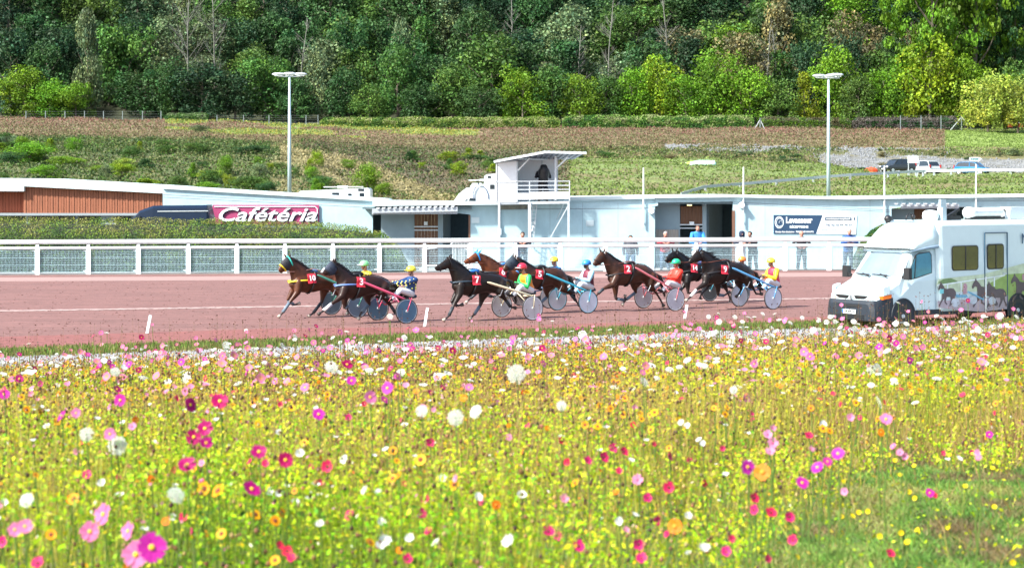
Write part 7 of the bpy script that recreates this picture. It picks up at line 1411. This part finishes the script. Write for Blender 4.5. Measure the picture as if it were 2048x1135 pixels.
# ---- individual flowers
def petal(m, c, a, r, wd, lift=.15, notch=True, droop=0.0):
    ca, sa = math.cos(a), math.sin(a); f = lambda u, v, z: Vector((c[0] + ca * u - sa * v, c[1] + sa * u + ca * v, c[2] + z))
    m.add([f(r * .10, 0, 0), f(r * .5, -wd * .75, lift * r * .6), f(r * .95, -wd * .6, lift * r - droop * r), f(r * (.9 if notch else 1.05), 0, lift * r * .8 - droop * r), f(r * .95, wd * .6, lift * r - droop * r), f(r * .5, wd * .75, lift * r * .6)], [(0, 1, 2, 3), (0, 3, 4, 5)])
stemm = leafmat('flower_stem', (.10, .17, .03), tl=.2)
def proto(kind, var=0):
    """flower facing local +z around the origin, radius 1; returns [(part name, MB, material)]"""
    P_ = []; rr = random.Random(hash_(kind) + var)
    if kind in ('cosmos_magenta', 'cosmos_pink', 'cosmos_purple'):
        colr = {'cosmos_magenta': (.36, .004, .12), 'cosmos_pink': (.62, .16, .36), 'cosmos_purple': (.46, .02, .30)}[kind]
        m = MB(); [petal(m, (0, 0, .01 * (i % 2)), i * math.pi / 4 + rr.uniform(-.08, .08), rr.uniform(.92, 1.05), .42, rr.uniform(.02, .28)) for i in range(8)]; P_.append(('petals', m, leafmat('petal_' + kind, colr, tl=.35, var=.22, scale=20, rnd=.1)))
        m = MB(); m.ball((0, 0, .09), (.20, .20, .12), 9, 5); P_.append(('flower_centre', m, mat('centre_yellow', (.75, .42, .02), rough=.8, var=.3, scale=60)))
    elif kind == 'crimson':
        m = MB(); [petal(m, (0, 0, .01 * (i % 2)), i * 2 * math.pi / 5 + rr.uniform(-.08, .08), rr.uniform(.9, 1.05), .56, rr.uniform(.25, .5)) for i in range(5)]; P_.append(('petals', m, leafmat('petal_crimson', (.60, .015, .11), tl=.35, var=.15, scale=20, rnd=.12)))
        m = MB(); m.ball((0, 0, .10), (.24, .24, .12), 9, 5); P_.append(('flower_centre', m, mat('centre_dark', (.09, .008, .012), rough=.8, var=.3)))
    elif kind == 'pale_pink':
        m = MB(); [petal(m, (0, 0, .01 * (i % 2)), i * 2 * math.pi / 5 + rr.uniform(-.1, .1), rr.uniform(.9, 1.05), .56, rr.uniform(.25, .6)) for i in range(5)]; P_.append(('petals', m, leafmat('petal_pale_pink', (.66, .24, .40), tl=.35, var=.12, scale=20, rnd=.1)))
        m = MB(); m.ball((0, 0, .12), (.2, .2, .1), 8, 5); P_.append(('flower_centre', m, mat('centre_rose', (.45, .05, .15), rough=.8)))
    elif kind in ('coreopsis', 'marigold'):
        m = MB(); [petal(m, (0, 0, .01 * (i % 2)), i * math.pi / 4.5 + rr.uniform(-.06, .06), rr.uniform(.92, 1.04), .40, rr.uniform(-.02, .2)) for i in range(9)]; P_.append(('petals', m, leafmat('petal_' + kind, (.68, .32, .003) if kind == 'coreopsis' else (.68, .20, .004), tl=.3, var=.12, scale=20, rnd=.08)))
        m = MB(); m.ball((0, 0, .08), (.40, .40, .12), 9, 5) if kind == 'coreopsis' else m.ball((0, 0, .1), (.3, .3, .16), 9, 5); P_.append(('flower_centre', m, mat('centre_brown', (.14, .025, .008), rough=.8, var=.3) if kind == 'coreopsis' else mat('centre_orange', (.75, .22, .01), rough=.8, var=.3)))
    elif kind == 'buttercup':
        m = MB(); [petal(m, (0, 0, 0), i * 2 * math.pi / 7, 1, .5, .25) for i in range(7)]; P_.append(('petals', m, leafmat('petal_buttercup', (.66, .50, .005), tl=.3, var=.1)))
    elif kind == 'mallow':
        m = MB(); [petal(m, (0, 0, .01 * (i % 2)), i * 2 * math.pi / 5 + rr.uniform(-.1, .1), rr.uniform(.9, 1.1), .62, rr.uniform(.35, .8)) for i in range(5)]; P_.append(('petals', m, leafmat('petal_white', (.68, .68, .66), tl=.35, var=.05)))
        m = MB(); m.ball((0, 0, .2), (.1, .1, .2), 7, 5); P_.append(('flower_centre', m, mat('centre_cream', (.7, .65, .4))))
    elif kind == 'wild_carrot':
        m = MB()
        for i in range(80):
            q = math.sqrt((i + .5) / 80); a = i * 2.4; z = -.22 * q * q + rr.uniform(-.03, .05); x, y = q * .92 * math.cos(a), q * .92 * math.sin(a)
            for k in range(5):
                b = k * 1.257 + i; m.add([Vector((x, y, z)), Vector((x + .10 * math.cos(b - .4), y + .10 * math.sin(b - .4), z + .03)), Vector((x + .13 * math.cos(b), y + .13 * math.sin(b), z + .02)), Vector((x + .10 * math.cos(b + .4), y + .10 * math.sin(b + .4), z + .03))], [(0, 1, 2, 3)])
        P_.append(('umbel', m, leafmat('petal_umbel', (.78, .80, .76), tl=.4, var=.06)))
        m = MB(); [m.bar((0, 0, -.8), (.75 * math.cos(a), .75 * math.sin(a), -.2), .03) for a in [k * .785 for k in range(8)]]; P_.append(('rays', m, stemm))
    return P_
PROTO = {}; SIZE = {'cosmos_magenta': .040, 'cosmos_pink': .038, 'cosmos_purple': .040, 'crimson': .025, 'pale_pink': .026, 'coreopsis': .025, 'marigold': .026, 'buttercup': .014, 'mallow': .024, 'wild_carrot': .042}
NAMES = {'cosmos_magenta': ('cosmos_flower', 'magenta cosmos'), 'cosmos_pink': ('cosmos_flower', 'light pink cosmos'), 'cosmos_purple': ('cosmos_flower', 'violet pink cosmos'), 'crimson': ('crimson_flower', 'dark eyed crimson flower'), 'pale_pink': ('pink_flower', 'pale pink cup flower'), 'coreopsis': ('coreopsis_flower', 'dark eyed yellow coreopsis'), 'marigold': ('marigold_flower', 'orange marigold'), 'buttercup': ('buttercup', 'yellow buttercup'), 'mallow': ('mallow_flower', 'white mallow flower'), 'wild_carrot': ('wild_carrot_flower', 'white wild carrot umbel')}
def proto_meshes(kind, var):
    if (kind, var) not in PROTO:
        parts = proto(kind, var); ms = [(nm, mb.mesh(nm, mt)) for nm, mb, mt in parts]
        allm = MB(); mats_ = []
        for nm, mb, mt in parts: allm.mi = len(mats_); allm.add(mb.v, mb.f); mats_.append(mt)
        PROTO[(kind, var)] = (ms, allm.mesh(NAMES[kind][0], mats_))
    return PROTO[(kind, var)]
sm_ = MB(); sm_.tube([(0, 0, 0), (.012, .004, -.35), (-.01, 0, -.7), (0, 0, -1.0)], [.0035, .004, .0045, .005], 5); [sm_.add([(0, 0, -z), (.018 * math.cos(a), .018 * math.sin(a), -z + .03), (.028 * math.cos(a), .028 * math.sin(a), -z + .02)], [(0, 1, 2)]) for z, a in ((.3, 1), (.5, 3), (.65, 5), (.8, 2))]
STEM = sm_.mesh('stem', stemm)
fr_ = random.Random(77)
def flower(kind, X, Y, h_, dia, tilt=None, yaw=None, zone=''):
    if yaw is None: yaw = fr_.gauss(0, 40)
    var = fr_.randrange(3); ms, allm = proto_meshes(kind, var); g = terr1(X, Y); nm, lb = NAMES[kind]
    zone_lab = ('at the picture bottom' if Y < 7.6 else 'near the bottom' if Y < 8.7 else 'just above the bottom' if Y < 9.8 else 'in the near meadow' if Y < 11 else 'in the meadow middle' if Y < 14 else 'past the meadow middle' if Y < 18 else 'in the far meadow' if Y < 23 else 'near the far edge' if Y < 27 else 'on the far edge') if not zone else zone
    pxx = 1024 + X / Y * FPX; fc = '' if 'standing' in zone else (' turned left' if (yaw if yaw is not None else 0) < -14 else ' turned right' if (yaw if yaw is not None else 0) > 14 else ''); szw = '' if kind == 'buttercup' else 'small ' if dia < SIZE[kind] * 1.45 else 'large ' if dia > SIZE[kind] * 1.85 else ''
    sec = next(l for q, l in ((120, 'at the left edge'), (240, 'left of the marker post'), (340, 'below the left marker post'), (480, 'left of horse 10'), (600, 'below horse 10'), (700, 'below horse 3'), (790, 'below the yellow spotted driver'), (880, 'below the middle marker post'), (980, 'below horse 7'), (1080, 'below the orange driver'), (1160, 'below horse 5'), (1230, 'right of the maroon driver'), (1330, 'below horse 2'), (1420, 'below the right marker post'), (1500, 'below horse 9'), (1570, 'below the last sulky'), (1660, 'left of the van'), (1740, 'below the van bonnet'), (1810, 'below the van wheel'), (1890, 'below the cab door'), (1960, 'below the printed horses'), (99999, 'at the right edge')) if pxx < q)
    t = thing(nm, szw + lb + ' ' + zone_lab + ' ' + sec + fc, 'flower', (X, Y, g), 0, NAMES[kind][1] + ' plants in the meadow')
    tl_ = tilt if tilt is not None else (fr_.uniform(42, 86) if kind not in ('wild_carrot', 'mallow') else fr_.uniform(5, 45)); yw = yaw if yaw is not None else fr_.gauss(0, 45)
    rot = (R(tl_), 0, R(yw)); sc_ = (dia / 2,) * 3
    if Y < 13.5:
        for pn, me in ms: o = pobj(pn, me, t, (0, 0, h_)); o.rotation_euler = rot; o.scale = sc_
    else:
        o = pobj('blossom', allm, t, (0, 0, h_)); o.rotation_euler = rot; o.scale = sc_
    s = pobj('stem', STEM, t, (0, 0, h_)); s.scale = (1, 1, h_)
    return t
def solve(px, py, h_):
    lo, hi = 5.5, 31.0
    f = lambda Y: CAMZ - (py - YH) / FPX * Y - terr1((px - 1024) / FPX * Y, Y) - h_
    if f(lo) < 0: return lo
    for Y in np.arange(lo, hi, .1):
        if f(Y) <= 0: return float(Y)
    return hi
HERO = {
 'cosmos_magenta': [(440, 806, 34), (380, 812, 30), (410, 858, 32), (388, 874, 32), (412, 890, 28), (374, 932, 36), (518, 907, 32), (571, 919, 32), (503, 979, 38), (193, 740, 18), (234, 778, 16), (283, 674, 12), (8, 778, 14), (876, 696, 14), (905, 701, 16), (694, 730, 24), (1149, 690, 14), (1178, 685, 12)],
 'cosmos_purple': [(303, 1106, 60), (1495, 937, 30), (1635, 935, 28), (1655, 925, 20), (1676, 908, 28), (1604, 970, 27), (769, 800, 18), (637, 830, 26), (775, 778, 26), (703, 762, 20), (8, 790, 24), (729, 733, 16)],
 'cosmos_pink': [(207, 1033, 42), (180, 1068, 40), (257, 1066, 36), (272, 1110, 54), (50, 1055, 32), (30, 1060, 28), (740, 797, 26), (152, 828, 20), (1620, 713, 18), (1608, 703, 18), (1772, 842, 26), (1870, 693, 20), (1957, 916, 14), (1207, 713, 16), (1285, 745, 14), (795, 753, 16), (800, 722, 12), (832, 660, 14), (680, 664, 13), (1078, 638, 10), (1077, 630, 9), (1540, 640, 10), (1997, 632, 14), (820, 690, 14)],
 'crimson': [(1226, 900, 20), (1207, 917, 22), (1247, 911, 20), (1175, 923, 18), (1135, 925, 16), (1238, 944, 16), (1338, 980, 24), (1295, 998, 20), (1508, 996, 22), (1542, 1026, 24), (1508, 1025, 22), (1579, 1036, 22), (1586, 1085, 22), (1452, 1105, 22), (1535, 1122, 18), (1463, 1083, 16), (701, 1030, 24), (842, 1027, 24), (858, 1070, 20), (1157, 1098, 26), (1097, 1063, 26), (575, 1105, 24), (583, 1123, 20), (76, 1126, 28), (1277, 1093, 24), (1148, 752, 14), (1618, 877, 18), (860, 887, 20), (1122, 884, 18), (655, 938, 26), (174, 950, 20), (852, 1000, 20), (637, 966, 18), (815, 1120, 22), (1283, 1118, 24), (5, 1090, 24), (962, 1010, 16), (1338, 912, 16), (1445, 897, 12)],
 'coreopsis': [(408, 979, 27), (436, 983, 29), (115, 845, 16), (841, 923, 24), (148, 1000, 26), (510, 1033, 26), (563, 1028, 22), (550, 1045, 22), (443, 1072, 22), (102, 1075, 22), (908, 970, 20), (785, 956, 20), (1150, 968, 18), (786, 903, 18), (1170, 850, 14), (1195, 853, 14), (1247, 830, 14), (1309, 824, 16), (1283, 838, 12), (1450, 828, 14), (1428, 817, 12), (875, 733, 12), (865, 733, 12), (550, 1120, 22), (1227, 762, 11), (1236, 765, 11), (1281, 828, 12), (1300, 830, 12), (1646, 860, 16), (1659, 862, 14), (1622, 816, 13), (1712, 805, 13)],
 'marigold': [(1525, 945, 34), (1350, 1057, 30), (1762, 865, 16), (140, 1003, 18)],
 'wild_carrot': [(1033, 748, 38), (234, 892, 38), (663, 733, 28), (353, 992, 36), (173, 868, 28), (950, 823, 28), (911, 834, 32), (843, 822, 24), (372, 754, 24), (1758, 737, 26), (1743, 741, 20), (1760, 806, 26), (1290, 762, 22), (1123, 815, 20), (231, 744, 20), (1467, 780, 16), (1165, 668, 18), (452, 690, 16), (780, 632, 13), (800, 745, 20), (875, 752, 18), (1060, 682, 16), (52, 1000, 30), (1470, 633, 11), (1660, 633, 10)],
 'mallow': [(690, 922, 18), (1020, 1085, 26), (768, 1085, 24), (760, 1098, 20), (733, 985, 20), (883, 960, 20), (600, 908, 18), (1043, 995, 20), (1238, 1043, 16), (8, 1010, 16), (1408, 1105, 20), (620, 1000, 16), (762, 1050, 18), (540, 985, 16), (557, 990, 14), (590, 1010, 16), (345, 1040, 14), (640, 1050, 16), (1645, 850, 16), (1405, 890, 12), (820, 1080, 18)],
 'pale_pink': [(1535, 870, 20), (1545, 890, 22), (1540, 905, 20), (1275, 965, 24), (1622, 905, 14), (1690, 985, 16), (1700, 840, 16), (1545, 860, 14), (1370, 780, 12), (1800, 905, 16), (1810, 915, 14), (1955, 905, 14)]}
HR = {'cosmos_magenta': (.55, .72), 'cosmos_purple': (.55, .75), 'cosmos_pink': (.55, .75), 'crimson': (.36, .52), 'coreopsis': (.42, .58), 'marigold': (.45, .55), 'wild_carrot': (.5, .68), 'mallow': (.38, .5), 'pale_pink': (.42, .6)}
cnt = 0
for kd, L in HERO.items():
    for (x, y, s) in L:
        h_ = fr_.uniform(*HR[kd]) * (.85 if y > 950 else 1)
        if y < 700: h_ = .8 + (700 - y) * .012
        Y = solve(x, y, h_) if y > 700 else fr_.uniform(24, 29.5); X = (x - 1024) / FPX * Y
        if y < 720: h_ = CAMZ - (y - YH) / FPX * Y - terr1(X, Y)
        dia = min(s * Y / FPX * 1.08, SIZE[kd] * 3.6)
        zn = 'standing tall before the gravel path' if y < 720 else ''
        flower(kd, X, Y, h_, dia, tilt=fr_.uniform(45, 80), yaw=fr_.gauss(0, 25), zone=zn)
for kd, n_, xa, xb, ya, yb in (('wild_carrot', 75, 1380, 2045, 630, 690), ('wild_carrot', 25, 560, 1380, 662, 700), ('cosmos_pink', 30, 1380, 2045, 634, 690), ('cosmos_pink', 18, 200, 1380, 664, 705), ('cosmos_magenta', 14, 60, 2040, 640, 700)):
    for _ in range(n_):
        x = fr_.uniform(xa, xb); y = fr_.uniform(ya, yb) + (10 if xa < 600 else 0); Y = fr_.uniform(24, 30); X = (x - 1024) / FPX * Y; h_ = CAMZ - (y - YH) / FPX * Y - terr1(X, Y)
        if .3 < h_ < 1.3: flower(kd, X, Y, h_, SIZE[kd] * fr_.uniform(1.5, 2.3), tilt=fr_.uniform(35, 75), zone='standing tall before the gravel path')
# scattered flowers: up to three hundred of a kind as things, the far rest as one mass
NS = {'cosmos_pink': 90, 'cosmos_magenta': 38, 'cosmos_purple': 36, 'crimson': 110, 'pale_pink': 110, 'coreopsis': 285, 'marigold': 120, 'wild_carrot': 130, 'mallow': 150}
for kd, N in NS.items():
    k = 0
    while k < N:
        y1 = 30.5; y0 = 6.2 if kd not in ('wild_carrot',) else 14
        Y = math.sqrt(fr_.random() * (y1 ** 2 - y0 ** 2) + y0 ** 2)
        if kd in ('crimson', 'mallow') and (Y > 14 and fr_.random() < .85): continue
        if kd in ('cosmos_pink', 'wild_carrot', 'cosmos_magenta') and Y < 13 and fr_.random() < .6: continue
        X = fr_.uniform(-1, 1) * (.262 * Y + .2)
        if in_lawn(np.array([X]), np.array([Y]))[0] and fr_.random() < .75: continue
        a, b = HR[kd]; h_ = fr_.uniform(a * .9, b) * (.75 if Y < 8 else 1)
        if Y > 24 and kd in ('wild_carrot', 'cosmos_pink', 'cosmos_magenta', 'pale_pink') and fr_.random() < .4: h_ += fr_.uniform(.05, .35)
        flower(kd, X, Y, h_ * float(edge_k(np.array([X]), np.array([Y]))[0]), SIZE[kd] * 2 * fr_.uniform(.6, 1.0)); k += 1
for i in range(70):   # buttercups in the turf
    Y = fr_.uniform(8.6, 15); X = Y * fr_.uniform(.10, .27)
    if in_lawn(np.array([X]), np.array([Y]))[0]: flower('buttercup', X, Y, fr_.uniform(.08, .18), .03, zone='in the short turf')
def mass(kd, N, lab, colr, eye=None):
    rgm = np.random.default_rng(hash_(kd)); Y = np.sqrt(rgm.random(N) * (31 ** 2 - 14 ** 2) + 14 ** 2); X = (rgm.random(N) * 2 - 1) * (.262 * Y + .3); Z = terr(X, Y); a, b = HR[kd]; c = np.stack([X, Y, Z + a + (b - a) * rgm.random(N)], 1)
    n6 = 8; ang = np.arange(n6) * 2 * math.pi / n6; r_ = SIZE[kd] * (.6 + .4 * rgm.random(N))
    yaw = rgm.normal(size=N) * .7; tl = rgm.uniform(.4, 1.4, N) if eye else rgm.uniform(.15, .8, N); ux = np.stack([np.cos(yaw), np.sin(yaw), 0 * yaw], 1); uy = np.stack([-np.sin(yaw) * np.cos(tl), np.cos(yaw) * np.cos(tl), np.sin(tl)], 1); nz_ = np.cross(ux, uy)
    V = [c]; wob = 1 + .08 * np.cos(4 * ang)
    for k in range(n6): V.append(c + (ux * math.cos(ang[k]) + uy * math.sin(ang[k])) * (r_ * wob[k])[:, None] + nz_ * (r_ * .2)[:, None])
    V = np.stack(V, 1).reshape(-1, 3); base = (n6 + 1) * np.arange(N)[:, None]; F = np.concatenate([base + np.array([0, 1 + k, 1 + (k + 1) % n6]) for k in range(n6)], 1).reshape(-1, 3)
    C = np.tile(np.array(colr), (len(V), 1)); 
    if eye: C[::n6 + 1] = eye
    tag(pobj('far_' + NAMES[kd][0] + 's', pmesh('far_flowers', V, F, leafmat('floret', attr='Col'), cols=C)), lab, 'flowers', kind='stuff')
mass('coreopsis', 1000, 'mass of small yellow coreopsis in the far part of the meadow', (.62, .36, .005), (.1, .02, .005))
mass('wild_carrot', 200, 'mass of small white umbels in the far part of the meadow', (.60, .62, .58))
mass('crimson', 200, 'mass of tiny crimson flowers in the far part of the meadow', (.52, .03, .08))
mass('mallow', 170, 'mass of tiny white flowers in the far part of the meadow', (.62, .62, .60))
mass('pale_pink', 340, 'mass of tiny pale pink flowers in the far part of the meadow', (.60, .20, .34))
mass('cosmos_pink', 130, 'mass of small pink flowers in the far part of the meadow', (.60, .14, .34), (.5, .25, .05))
